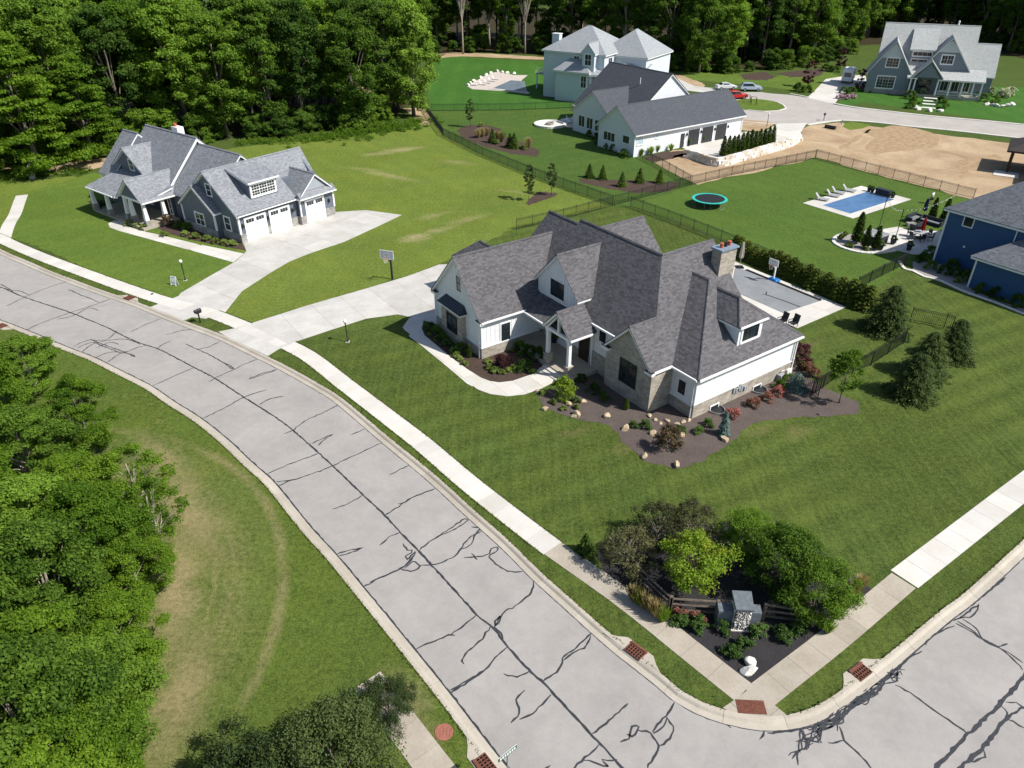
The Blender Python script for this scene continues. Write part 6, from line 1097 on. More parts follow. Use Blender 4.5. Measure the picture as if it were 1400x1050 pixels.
for k, (a, b) in enumerate(ends):
    r = empty('string_lights', (a.x, a.y, 0), 0, ['string of bulbs hung between the two light poles', 'string of bulbs from the patio pole to the navy house'][k], 'string lights'); P = [a.lerp(b, t/12)-Vector((a.x, a.y, .9*(1-(t/6-1)**2)*.6)) for t in range(13)]; m = MB(); m.tube(P, .012, 4); m.build('cable', m_black, r)
    for q in P[1:-1]: m = MB(); m.lathe([(.02, q.z-.02), (.05, q.z-.08), (.045, q.z-.13), (.01, q.z-.16)], (q.x, q.y), 8); m.build('bulb', MATS['milk_glass'], r)
for p in [(43.81,79.98),(44.84,78.18),(41.61,78.18)]: pot(p, 'dark planter on the navy house patio', .035, 1.1)
for p in [(29.32,124.51),(32.24,126.85),(35.30,129.45)]: pot(p, 'dark planter between the black garage doors', .03, 1.3)
for p in [(2.32,57.38),(3.63,55.91)]: pot(p, 'dark planter on the stone house porch', .36, 1.0)
# hydrant and utility boxes
def hydrant(c, lab):
    r = empty('hydrant', c, 0, lab, 'hydrant'); m = MB(); m.lathe([(.18, 0), (.18, .06), (.12, .08), (.12, .6), (.16, .62), (.14, .74), (.05, .82)], n=14); m.build('barrel', m_grey, r, True); m = MB(); m.tube([(-.22, 0, .45), (.22, 0, .45)], .06, 10); m.build('outlet', m_grey, r)
hydrant([(61.06,140.35)][0], 'pale hydrant at the kerb of the dirt lot')
m = MB(); m.tube([(0, -1.0, .3), (0, 1.0, .3)], .3, 16); o = m.build('drain_pipe', m_black); o.location = (*[(57.62,136.88)][0], 0); o.rotation_euler = (0, 0, R(40)); tag(o, 'black plastic pipe lying on the dirt lot', 'pipe')
for p, lab in (((21.58,50.17), 'grey pool equipment box by the house corner'), ((22.40,51.08), 'small white pump beside the house corner')):
    r = empty('equipment_box', p, HA, lab, 'equipment'); m = MB(); m.box(-.3, .3, -.25, .25, 0, .6); m.build('case', m_white if 'white' in lab else m_grey, r, bevel=.03); m = MB(); m.tube([(0, 0, .6), (0, 0, .85), (.3, 0, .85), (.3, .3, .3)], .035, 6); m.build('pipe', m_white, r)
m = MB(); m.box(-.35, .35, -.3, .3, 0, .75); o = m.build('utility_box', m_grey, bevel=.04); o.location = (*[(-69.53,105.80)][0], 0); tag(o, 'pale utility box at the forest edge left of the blue-grey house', 'utility box')
r = empty('tracked_loader', (-27.27,176.67), R(30), 'small dark loader parked on bare soil in the woods', 'loader'); m = MB(); m.box(-1.2, 1.2, -.5, .5, .5, 1.3); m.build('body', m_dark, r, bevel=.08); m = MB(); m.box(-.5, .5, -.45, .45, 1.3, 2.1); m.build('cab', m_black, r, bevel=.06)
for s in (-1, 1): m = MB(); m.box(-1.1, 1.1, s*.62-.14, s*.62+.14, 0, .6); m.build('track', m_black, r, bevel=.1)

# ================================================================ TREES AND PLANTS
def quads(name, V, tint, mat):
    """V: (n,4,3) leaf faces"""
    n = len(V); me = bpy.data.meshes.new(name); me.vertices.add(n*4); me.vertices.foreach_set('co', V.astype(np.float32).ravel()); me.loops.add(n*4); me.loops.foreach_set('vertex_index', np.arange(n*4, dtype=np.int32))
    me.polygons.add(n); me.polygons.foreach_set('loop_start', np.arange(0, n*4, 4, dtype=np.int32)); me.update(calc_edges=True)
    a = me.attributes.new('tint', 'FLOAT', 'FACE'); a.data.foreach_set('value', tint.astype(np.float32)); me.materials.append(mat); return me
def unit(a): return a/np.maximum(1e-6, np.linalg.norm(a, axis=1, keepdims=True))
def leaves(c, nrm, size, rng, long=1., wide=.6, along=None):
    n = len(c); t = along if along is not None else rng.normal(size=(n, 3)); t = unit(t-nrm*np.sum(t*nrm, 1, keepdims=True)*(1 if along is None else 0)); b = unit(np.cross(nrm, t)); s = size[:, None]
    return np.stack([c-t*s*.5*long, c+b*s*.5*wide+nrm*s*.07, c+t*s*.5*long, c-b*s*.5*wide+nrm*s*.07], 1)
def clumpy(rng, C_, rad, n, size, flat=.7, up=.5, rnd=.6, dome=.55):
    """leaves on the upper sides of many clumps; C_ (k,3), rad (k,)"""
    k = rng.integers(0, len(C_), n); d = unit(rng.normal(size=(n, 3))); d[:, 2] = np.where(rng.random(n) < dome, np.abs(d[:, 2]), d[:, 2]); q = rng.random(n)**.5*rng.uniform(.75, 1.25, n)
    off = d*(rad[k]*q)[:, None]; off[:, 2] *= flat; c = C_[k]+off; nr = unit(d*.7+np.array([0, 0, up])+rng.normal(size=(n, 3))*rnd)
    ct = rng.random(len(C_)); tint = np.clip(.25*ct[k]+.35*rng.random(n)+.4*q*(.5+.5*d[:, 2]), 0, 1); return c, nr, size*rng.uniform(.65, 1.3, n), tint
def crown(seed, R_, z0, z1, ncl, n, leaf, mat, prof=None, flat=.7, crad=.3, inner=.35, name='crown', open_=0., wide=.6, along=None):
    rng = np.random.default_rng(seed); t = rng.random(ncl)**.9; prof = prof or (lambda t: np.sin(np.pi*np.clip(t*.88+.1, 0, 1))**.6); a = rng.random(ncl)*2*np.pi
    lob = 1+.16*np.sin(a*3+seed+t*3)+.1*np.sin(a*5+seed*2.1+t*6); rr = R_*prof(t)*lob*(1-inner*rng.random(ncl)**1.6); C_ = np.stack([rr*np.cos(a), rr*np.sin(a), z0+(z1-z0)*t], 1)+rng.normal(size=(ncl, 3))*R_*.05
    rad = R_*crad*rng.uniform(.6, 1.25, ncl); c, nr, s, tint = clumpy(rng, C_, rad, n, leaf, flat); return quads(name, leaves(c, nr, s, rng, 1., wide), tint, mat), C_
def trunk(seed, H, rad, C_, nl, mat, lean=.02, split=0, top=.8, name='trunk'):
    rb = random.Random(seed); m = MB(); P = []; x = y = 0
    for k in range(7): P.append((x, y, H*top*k/6)); x += rb.gauss(0, lean*H*.25); y += rb.gauss(0, lean*H*.25)
    m.tube(P, [rad*(1.25 if k == 0 else 1-.13*k) for k in range(7)], 7)
    idx = list(range(len(C_))); rb.shuffle(idx)
    for i in idx[:nl]:
        c = Vector(C_[i]); z = min(max(c.z*.45, H*.12), H*top*.85); k = min(5, int(z/(H*top)*6)); f = z/(H*top)*6-k; b = Vector(P[k]).lerp(Vector(P[k+1]), f); mid = b.lerp(c, .5)+Vector((rb.gauss(0, .05), rb.gauss(0, .05), .06))*H*.3
        m.tube([b, mid, c], [rad*.42*(1-.6*z/(H*top)), rad*.25*(1-.5*z/(H*top)), rad*.07], 5, caps=False)
    return m.mesh(name, mat, True)
m_hedge = leafmat('needle_hedge', (.028, .055, .014), (.085, .135, .035), .15); m_bark = plain('bark_grey', (.16, .135, .11), .9, .1, .35, 5, bump=.6); m_barkp = plain('bark_pale', (.33, .29, .24), .9, .1, .3, 5, bump=.5)
m_l1 = leafmat('leaf_mid', (.028, .07, .013), (.11, .225, .038)); m_l2 = leafmat('leaf_dark', (.018, .052, .013), (.075, .16, .034)); m_l3 = leafmat('leaf_fresh', (.026, .078, .009), (.098, .2, .024)); m_l4 = leafmat('leaf_willow', (.06, .115, .016), (.23, .35, .05), warm=False)
m_l5 = leafmat('leaf_golden', (.05, .095, .008), (.2, .3, .03), .36, (.25, .27, .02), False); m_l6 = leafmat('leaf_olive', (.018, .035, .01), (.075, .105, .03), .2, warm=False); m_brown = leafmat('leaf_bronze', (.028, .022, .013), (.12, .085, .045), .2, warm=False); m_bronze = leafmat('leaf_bronze_green', (.032, .036, .015), (.125, .125, .052), .2, warm=False); m_wine = leafmat('leaf_burgundy', (.022, .008, .01), (.075, .028, .028), .15, warm=False)
m_spruce = leafmat('needle_dark', (.012, .03, .012), (.045, .085, .03), .1); m_blue = leafmat('needle_blue', (.035, .07, .06), (.11, .17, .15), .1, warm=False); m_arb = leafmat('needle_green', (.014, .04, .01), (.055, .11, .022), .12); m_lime = leafmat('leaf_lime', (.06, .09, .015), (.22, .28, .07), .2, warm=False); m_redfl = leafmat('flower_red', (.06, .06, .025), (.3, .1, .085), .2, warm=False); m_whitefl = leafmat('flower_white', (.12, .17, .05), (.62, .62, .48), .2, warm=False); m_pinkfl = leafmat('flower_pink', (.12, .08, .08), (.5, .34, .42), .2, warm=False); m_straw = leafmat('grass_straw', (.12, .11, .04), (.42, .33, .18), .25, warm=False)
PRO = {}
def proto(name, seed, H, rad, R_, z0, ncl, n, leaf, mat, bark=m_bark, nl=10, **k):
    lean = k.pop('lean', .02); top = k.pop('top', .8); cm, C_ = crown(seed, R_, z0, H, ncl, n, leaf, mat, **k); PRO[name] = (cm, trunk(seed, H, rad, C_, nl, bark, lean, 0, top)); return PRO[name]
def plant(kind, name, p, label, cat='tree', group=None, s=1., z=0, rz=None, sz=None):
    rz = CR.uniform(0, 6.28) if rz is None else rz; e = empty(name, (p[0], p[1], z), rz, label, cat, group); e.scale = (s, s, sz or s); cm, tm = PRO[kind]
    link(bpy.data.objects.new('crown', cm), e)
    if tm: link(bpy.data.objects.new('trunk', tm), e)
    return e
cone = lambda t: np.clip(1.03-t, 0, 1)**.75*np.minimum(1, t*9+.25)
# forest kinds
proto('oak', 1, 21, .38, 5.6, 3.5, 120, 34000, .42, m_l1, crad=.26); proto('maple', 2, 19, .35, 5.2, 2.0, 120, 32000, .4, m_l3, crad=.25, flat=.5); proto('elm', 3, 22, .36, 4.8, 6.0, 105, 28000, .42, m_l2, crad=.27)
proto('ash', 4, 23, .33, 4.4, 8.0, 95, 24000, .42, m_l1, m_barkp, 14, crad=.28); proto('beech', 5, 18.5, .4, 6.4, .8, 170, 42000, .4, m_l3, prof=lambda t: np.clip(1.06-t, 0, 1)**.55*np.minimum(1, t*5+.5), flat=.3, crad=.24, inner=.5); proto('lime_tree', 6, 17, .3, 4.4, 1.5, 110, 30000, .36, m_l4, crad=.25, flat=.95)
proto('bare', 7, 23, .24, 3.2, 15, 34, 7000, .42, m_l2, m_barkp, 18, crad=.32, top=.95); proto('slim', 8, 16, .2, 2.6, 4, 60, 15000, .36, m_l3, m_barkp, 12, crad=.3)
proto('understory', 9, 5.2, .1, 2.6, .2, 60, 11000, .3, m_l1, nl=6, crad=.32, prof=lambda t: np.clip(1.05-t*.75, 0, 1)**.5); proto('understory_dark', 10, 4.2, .1, 2.4, .2, 60, 10000, .3, m_l2, nl=6, crad=.32, prof=lambda t: np.clip(1.05-t*.75, 0, 1)**.5)
FK = {'oak': ('broad_tree', 'broad mid-green forest tree'), 'maple': ('maple_tree', 'bright green layered forest tree'), 'elm': ('dark_tree', 'tall dark green forest tree'), 'ash': ('tall_tree', 'tall forest tree with a pale trunk'), 'beech': ('layered_tree', 'wide forest tree with drooping layered boughs'), 'lime_tree': ('willow_tree', 'yellow-green feathery forest tree'), 'bare': ('bare_trunk_tree', 'forest tree with long bare pale trunk'), 'slim': ('slim_tree', 'slim bright green forest tree')}
def region(p): return 'behind the blue-grey house' if p[0] < -16 and p[1] < 150 else 'beside the patchy lawn' if p[0] < 0 and p[1] < 165 else 'behind the tall hip-roofed house' if p[0] < 52 else 'behind the turning circle' if p[0] < 92 else 'behind the gabled house'
def forest(edge, rows, step, gap, kinds, hs=(.85, 1.15), first=3., skip=None):
    P = smooth_line(edge, 1.5)
    for k in range(rows):
        L = resample(offset(P, first+gap*k), step*(1+.06*k))
        for i, p in enumerate(L):
            q = p+Vector((CR.gauss(0, step*.2), CR.gauss(0, gap*.2)))
            if skip and skip(q): continue
            kk = CR.choice(kinds if k else kinds[:max(2, len(kinds)-2)]); n, l = FK[kk]; r_ = region(q); s = CR.uniform(*hs); plant(kk, n, q, l+' '+r_, 'tree', n.replace('_', ' ')+'s '+r_, s)
E1 = [(-88.44,97.80),(-83.11,103.13),(-77.10,110.51),(-71.79,112.90),(-68.20,119.29),(-60.95,124.37),(-50.27,128.82),(-38.63,132.47),(-30.48,136.88),(-23.03,145.23)]
forest(E1, 4, 7.6, 7.5, ['oak', 'maple', 'elm', 'oak', 'slim', 'ash'], (.85, 1.08)); forest(E1, 1, 8, 8, ['oak', 'elm', 'maple'], (1.2, 1.4), 40)
E2 = [(-28.17,228.54),(-22.04,240.50),(-4.41,240.50),(9.68,234.38),(20.79,225.72),(35.98,216.34),(43.82,205.28),(57.16,205.28),(70.05,210.07),(84.34,220.27),(105.01,246.92),(127.57,264.45),(140.71,257.17),(144.63,231.43),(154.45,220.27)]
forest(E2, 4, 8.5, 9, ['elm', 'ash', 'elm', 'oak', 'bare', 'bare'], (.95, 1.2))
forest([(86.32,222.97),(111.14,253.67),(131.71,268.24),(146.83,264.45),(149.86,240.50),(160.30,222.97)], 4, 7.5, 9, ['elm', 'oak', 'elm', 'oak'], (1.0, 1.25), 4)
forest([(-26.33,153.14),(-29.90,168.15),(-31.92,184.08),(-31.41,198.47),(-30.22,215.06),(-29.01,228.54)], 2, 9, 8, ['elm', 'oak', 'ash', 'slim'], (.85, 1.05), 1)
for k, p, s, lab in (('beech', (-70.20,108.97), 1.0, 'wide layered tree beside the utility box at the forest edge'), ('beech', (-66.20,117.09), .8, 'layered green tree close behind the blue-grey house'), ('lime_tree', (-19.00,147.78), 1.12, 'feathery yellow-green tree where the metal fence meets the woods'), ('lime_tree', (-22.68,153.14), .85, 'smaller feathery tree next to the fence end at the woods'), ('ash', (-45.39,133.55), .85, 'tree with leaning pale trunk behind the blue-grey house'), ('ash', (-42.15,133.55), .9, 'tree with forked pale trunk behind the blue-grey house'),
                     ('bare', (-14.09,228.54), 1.12, 'tall pale bare trunk standing at the edge of the vivid lawn'), ('slim', (-1.70,231.43), .9, 'slim bright tree at the edge of the vivid lawn'), ('bare', (3.78,228.54), 1.0, 'thin bare trunk between the slim tree and the tall house'), ('oak', (53.19,200.70), .95, 'bushy tree behind the parked cars'), ('oak', (46.64,196.29), .8, 'bushy tree between the white house and the woods')):
    plant(k, FK[k][0], p, lab, 'tree', None, s)
for L, n, ks in ((E1, 44, ('understory', 'understory_dark')), ([(-25.40,220.27),(-17.02,231.43),(9.46,228.54)], 10, ('understory_dark',)), ([(36.95,198.47),(54.87,196.29),(67.53,201.83),(84.57,212.54),(98.99,234.38)], 26, ('understory', 'understory_dark')), ([(-30.04,134.64),(-26.89,139.18),(-26.33,153.14),(-28.45,172.32)], 10, ('understory', 'understory_dark'))):
    Q = smooth_line(L, 1.)
    for p in [Q[int(t*(len(Q)-1)/max(1, n-1))] for t in range(n)]:
        q = p+Vector((CR.gauss(0, 1.2), CR.gauss(0, 1.2)+1.5)); k = CR.choice(ks); plant(k, 'wood_edge_bush', q, ('dark' if 'dark' in k else 'mid green')+' bush at the wood edge '+region(q), 'bush', 'bushes at the wood edge', CR.uniform(.5, 1.1))
Q = smooth_line(E2, 1.)
for t in range(70):
    p = Q[int(t*(len(Q)-1)/69)]+Vector((CR.gauss(0, 2), CR.uniform(3, 22))); k = CR.choice(('understory', 'understory_dark', 'understory_dark')); plant(k, 'undergrowth_bush', p, 'shaded '+('dark' if 'dark' in k else 'green')+' undergrowth bush among trunks '+region(p), 'bush', 'undergrowth bushes among the trunks', CR.uniform(.7, 1.3))
# tall weeds along the wood edge
def weeds(name, line, n, hgt, wd, mat, seed, lab=None):
    rng = np.random.default_rng(seed); P = resample(smooth_line(line, 1.), .5); k = 60+n//90; i = rng.integers(0, len(P), k); C_ = np.array([[P[j].x, P[j].y, 0] for j in i])+np.stack([rng.normal(size=k)*wd, rng.normal(size=k)*wd, np.zeros(k)], 1); hs = hgt*rng.uniform(.35, 1.1, k); rad = rng.uniform(.35, .9, k)
    j = rng.integers(0, k, n); d = rng.normal(size=(n, 3)); d[:, 2] = np.abs(d[:, 2]); d = unit(d); c = C_[j]+d*np.stack([rad[j], rad[j], hs[j]], 1)*(rng.random(n)**.5)[:, None]; nr = unit(d+rng.normal(size=(n, 3))*.7)
    V = leaves(c, nr, .2*rng.uniform(.6, 1.5, n), rng, 1.3, .45); o = link(bpy.data.objects.new(name, quads(name, V, np.clip(rng.random(n)*.6+.5*d[:, 2]-.1, 0, 1), mat))); o['kind'] = 'stuff'; o['label'] = lab; o['category'] = 'weeds'
weeds('tall_weeds', [(-34.44,128.31),(-29.41,131.41),(-23.68,135.75),(-16.38,141.54)], 16000, 1.3, 2.2, m_l3, 3, 'tall green weeds along the wood edge of the patchy lawn'); weeds('tall_weeds', [(-77.76,104.54),(-70.99,107.46),(-65.30,108.97)], 6000, .7, 1.2, m_l3, 4, 'weeds along the wood edge by the utility box')
weeds('tall_weeds', [(-45.56,125.83),(-39.94,127.81),(-34.05,129.33)], 6000, .8, 1.2, m_l1, 5, 'weeds behind the blue-grey house')
# near grove on the verge
proto('grove', 21, 8.2, .16, 3.0, .8, 115, 52000, .165, m_l3, m_barkp, 20, crad=.22, flat=.6, inner=.5); proto('grove_b', 22, 9.0, .17, 3.3, 1.0, 120, 54000, .18, m_l1, m_barkp, 20, crad=.22, flat=.6, inner=.5); proto('grove_open', 23, 6.5, .13, 2.8, .6, 60, 9000, .17, m_l3, m_barkp, 26, crad=.22, flat=.6)
for i, (p, k, s) in enumerate(zip([(-37.29,48.10)]+[(-29.07,40.58)]+[(-30.80,36.85)]+[(-25.76,33.24)]+[(-25.54,28.38)]+[(-22.11,28.38)]+[(-20.28,27.83)]+[(-21.98,23.94)]+[(-18.99,23.07)]+[(-20.42,19.93)]+[(-17.90,19.22)]+[(-19.04,16.94)]+[(-16.74,16.34)]+[(-31.25,31.93)]+[(-24.74,21.83)]+[(-36.14,41.03)]+[(-23.01,34.50)]+[(-20.69,31.79)]+[(-16.67,14.15)],
                                  ['grove_b', 'grove', 'grove_b', 'grove', 'grove_b', 'grove', 'grove', 'grove_b', 'grove', 'grove', 'grove_b', 'grove_b', 'grove', 'grove', 'grove_b', 'grove', 'grove_open', 'grove_open', 'grove'], [.72, .66, .85, .8, .9, .82, .62, .85, .75, .85, .75, .9, .7, 1, 1, .9, .8, .65, .8])):
    plant(k, 'grove_tree', p, {'grove': 'bright green young tree in the dense grove on the verge', 'grove_b': 'fuller mid-green tree in the dense grove on the verge', 'grove_open': 'thin open tree with bare grey twigs at the grove edge'}[k], 'tree', 'trees of the verge grove', s, 0, None, s*CR.uniform(.72, 1.12))
proto('crab', 24, 4.6, .13, 3.0, .9, 90, 26000, .14, m_l6, m_bark, 16, crad=.26, flat=.75)
plant('crab', 'crabapple_tree', [(-7.40,17.11)][0], 'olive green crabapple tree overhanging the old sidewalk end', 'tree', None, .82); plant('crab', 'crabapple_tree', [(-10.70,16.09)][0], 'low olive crabapple beside the larger one on the verge', 'tree', None, .75); plant('crab', 'crabapple_tree', [(-5.64,20.47)][0], 'small olive crabapple shading the sidewalk slab', 'tree', None, .42)
# ---- corner triangle
proto('golden', 31, 3.6, .07, 1.75, .7, 70, 12000, .13, m_l5, nl=10, crad=.3); proto('corner_green', 32, 4.6, .1, 2.5, .6, 110, 26000, .14, m_l1, nl=12, crad=.25); proto('bronze', 33, 3.2, .07, 1.9, .3, 70, 7000, .12, m_bronze, m_barkp, nl=26, crad=.28)
plant('golden', 'golden_tree', [(9.94,28.33)][0], 'golden yellow tree behind the left timber fence of the stone pier', 'tree', None, .95)
plant('corner_green', 'green_tree', [(14.53,28.31)][0], 'large mid-green tree behind the stone pier', 'tree', None, .84); plant('corner_green', 'green_tree', [(16.02,26.78)][0], 'green tree hanging over the right timber fence', 'tree', None, .72); plant('corner_green', 'green_tree', [(13.56,31.06)][0], 'green tree behind the golden one and the pier', 'tree', None, .6)
plant('bronze', 'bronze_tree', [(6.62,29.91)][0], 'bronze brown tree beside the old sidewalk', 'tree', None, .8); plant('bronze', 'bronze_tree', [(10.70,32.11)][0], 'bronze brown tree behind the golden tree', 'tree', None, .8); plant('bronze', 'bronze_tree', [(8.51,31.80)][0], 'bronze brown tree between the other two bronze ones', 'tree', None, .8)
# ---- shrub kinds
def ball(name, seed, rad, hgt, n, leaf, mat, ncl=22, flat=.8): PRO[name] = (crown(seed, rad, .05, hgt, ncl, n, leaf, mat, prof=lambda t: np.clip(1.02-t**2, 0, 1)**.5*.95, crad=.38, flat=flat)[0], None)
m_shr = leafmat('leaf_shrub', (.03, .07, .014), (.12, .2, .045), .3, warm=False); ball('shrub', 41, .42, .55, 1800, .09, m_shr); ball('shrub_lime', 42, .4, .5, 1400, .09, m_lime); ball('shrub_dark', 43, .5, .7, 1500, .1, m_l2); ball('shrub_wine', 44, .8, 1.1, 2600, .12, m_wine); ball('shrub_red', 45, .5, .6, 1500, .11, m_redfl); ball('hosta', 46, .34, .32, 420, .2, m_lime, 12); ball('maple_red', 47, .8, 1.6, 2600, .12, m_brown, 34); ball('hydrangea', 48, .9, 1.3, 1800, .2, m_whitefl); ball('flowers_pink', 49, .6, .45, 900, .14, m_pinkfl); ball('gold_shrub', 50, .85, 1.6, 3200, .13, m_l5, 34)
def tuft(name, seed, mat, n=420, hgt=.9, spread=.35):
    rng = np.random.default_rng(seed); a = rng.random(n)*2*np.pi; out = np.stack([np.cos(a), np.sin(a), np.zeros(n)], 1); L = hgt*rng.uniform(.6, 1.1, n)[:, None]; k = rng.random((n, 1))*spread; base = out*.06; tip = base+out*k*L*1.3+np.array([0, 0, 1])*L*(1-k*.5); sd = np.stack([-np.sin(a), np.cos(a), np.zeros(n)], 1)*.014
    PRO[name] = (quads('crown', np.stack([base-sd, base+sd, tip+sd*.6, tip-sd*.6], 1), rng.random(n), mat), None)
tuft('tuft', 51, m_straw); tuft('tuft_green', 52, m_l4)
def conifer(name, seed, H, R_, n, mat, leaf=.3, tiers=16, power=.85, trunk_=True, wide=.35, droop=.25, rag=.22):
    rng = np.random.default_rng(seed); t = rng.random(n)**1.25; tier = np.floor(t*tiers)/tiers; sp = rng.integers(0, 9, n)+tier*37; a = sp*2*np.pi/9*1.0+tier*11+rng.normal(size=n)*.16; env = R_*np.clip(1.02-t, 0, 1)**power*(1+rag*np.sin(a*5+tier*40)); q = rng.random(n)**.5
    d = np.stack([np.cos(a), np.sin(a), -droop*np.ones(n)], 1); c = np.stack([env*q*np.cos(a), env*q*np.sin(a), .12*H*0+H*(.03+.97*t)-droop*env*q], 1); c[:, 2] = np.maximum(.1, c[:, 2]); nr = unit(np.stack([rng.normal(size=n)*.5, rng.normal(size=n)*.5, np.ones(n)], 1)+d*.2)
    V = leaves(c, nr, leaf*rng.uniform(.6, 1.3, n)*(1-.4*t), rng, 1.2, wide, along=unit(d+rng.normal(size=(n, 3))*.35)); tm = None
    if trunk_: m = MB(); m.tube([(0, 0, 0), (0, 0, H*.9)], [.09*H/5, .015], 7); tm = m.mesh('trunk', m_bark)
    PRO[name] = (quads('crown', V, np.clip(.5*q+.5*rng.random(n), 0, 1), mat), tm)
conifer('spruce', 61, 4.5, 2.05, 17000, m_spruce, .24, 14, .45, rag=.3); conifer('arborvitae', 62, 2.2, .42, 2600, m_arb, .16, 22, .5, False, .5, -.5, .12); conifer('hedge_plant', 63, 2.1, .85, 6500, m_hedge, .17, 12, .5, False, .5, .0, .35); conifer('small_fir', 64, 1.9, .7, 2200, m_arb, .2, 10, .8, True, .4, .1); conifer('blue_spire', 65, 1.9, .4, 1500, m_blue, .2, 12, .6, True, .4, .5); conifer('weeping_blue', 66, 1.7, .9, 1800, m_blue, .25, 6, .35, True, .4, .8)
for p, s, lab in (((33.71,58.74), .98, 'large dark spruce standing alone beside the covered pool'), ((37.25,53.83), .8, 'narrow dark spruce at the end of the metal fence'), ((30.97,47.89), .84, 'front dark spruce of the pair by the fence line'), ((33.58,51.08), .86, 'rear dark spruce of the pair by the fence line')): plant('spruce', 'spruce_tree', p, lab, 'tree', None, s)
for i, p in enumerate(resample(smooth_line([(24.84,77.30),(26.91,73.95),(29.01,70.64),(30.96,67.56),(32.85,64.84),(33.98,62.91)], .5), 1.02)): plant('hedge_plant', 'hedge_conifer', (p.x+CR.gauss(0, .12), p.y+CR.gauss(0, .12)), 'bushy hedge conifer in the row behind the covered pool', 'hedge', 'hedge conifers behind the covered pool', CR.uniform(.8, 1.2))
for p in [(33.29,117.19),(34.27,117.94),(35.20,118.69),(36.10,119.61),(37.03,120.22),(37.91,120.85),(38.77,121.39),(39.65,121.95),(40.53,122.59),(41.46,123.23),(42.35,123.80),(43.18,124.21)]: plant('arborvitae', 'columnar_arborvitae', p, 'columnar arborvitae in the row above the limestone wall', 'shrub', 'arborvitae row above the limestone wall', CR.uniform(1.25, 1.45), .1, None, CR.uniform(1.3, 1.5))
for p in [(11.27,106.38),(13.11,105.56),(15.48,102.12),(18.22,103.91),(21.06,103.73)]: plant('small_fir', 'small_fir', p, 'small fir in the long mulch bed by the fence', 'shrub', 'small firs in the fence mulch bed', CR.uniform(1., 1.25))
for p, s, lab in (([(39.75,80.35)][0], 1.5, 'tall conifer left of the hot tub'), ([(40.13,78.80)][0], 1.1, 'middle conifer in front of the hot tub'), ([(41.07,78.27)][0], 1.15, 'conifer in front of the hot tub next to the patio'), ([(52.57,88.70)][0], 1.1, 'conifer behind the navy parasol'), ([(53.26,87.25)][0], 1.25, 'conifer against the navy house corner')): plant('arborvitae', 'patio_conifer', p, lab, 'shrub', 'conifers round the navy house patio', s*1.05, 0, None, s*1.1)
# young trees
proto('young', 71, 4.4, .05, 1.15, 1.5, 55, 5200, .15, m_l3, nl=9, crad=.32, top=.9, lean=.01); proto('young_slim', 72, 4.6, .05, .62, 1.3, 50, 3600, .15, m_l6, nl=9, crad=.36, top=.9, lean=.01); proto('purple_tree', 73, 4.5, .07, 1.2, .6, 30, 2600, .25, m_wine, nl=8, crad=.32)
plant('young', 'young_tree', (25.10,46.85), 'young staked tree at the rounded end of the mulch bed', 'tree'); plant('young_slim', 'young_tree', (2.25,95.92), 'slim young tree at the near corner of the L-shaped mulch strip', 'tree'); plant('young_slim', 'young_tree', (5.38,98.12), 'slim young tree at the far end of the L-shaped mulch strip', 'tree', None, .92); plant('young_slim', 'young_tree', (-7.61,138.02), 'slim young tree in the island mulch bed behind the fence', 'tree', None, 1.05)
for p, s, lab in (([(67.61,177.96)][0], 1.2, 'purple-leaved tree beside the far camper driveway'), ([(77.14,172.38)][0], 1.0, 'purple-leaved column tree by the camper trailer'), ([(84.42,202.64)][0], 1.1, 'dark narrow tree on the slope behind the camper trailer')): plant('purple_tree', 'purple_tree', p, lab, 'tree', None, s)
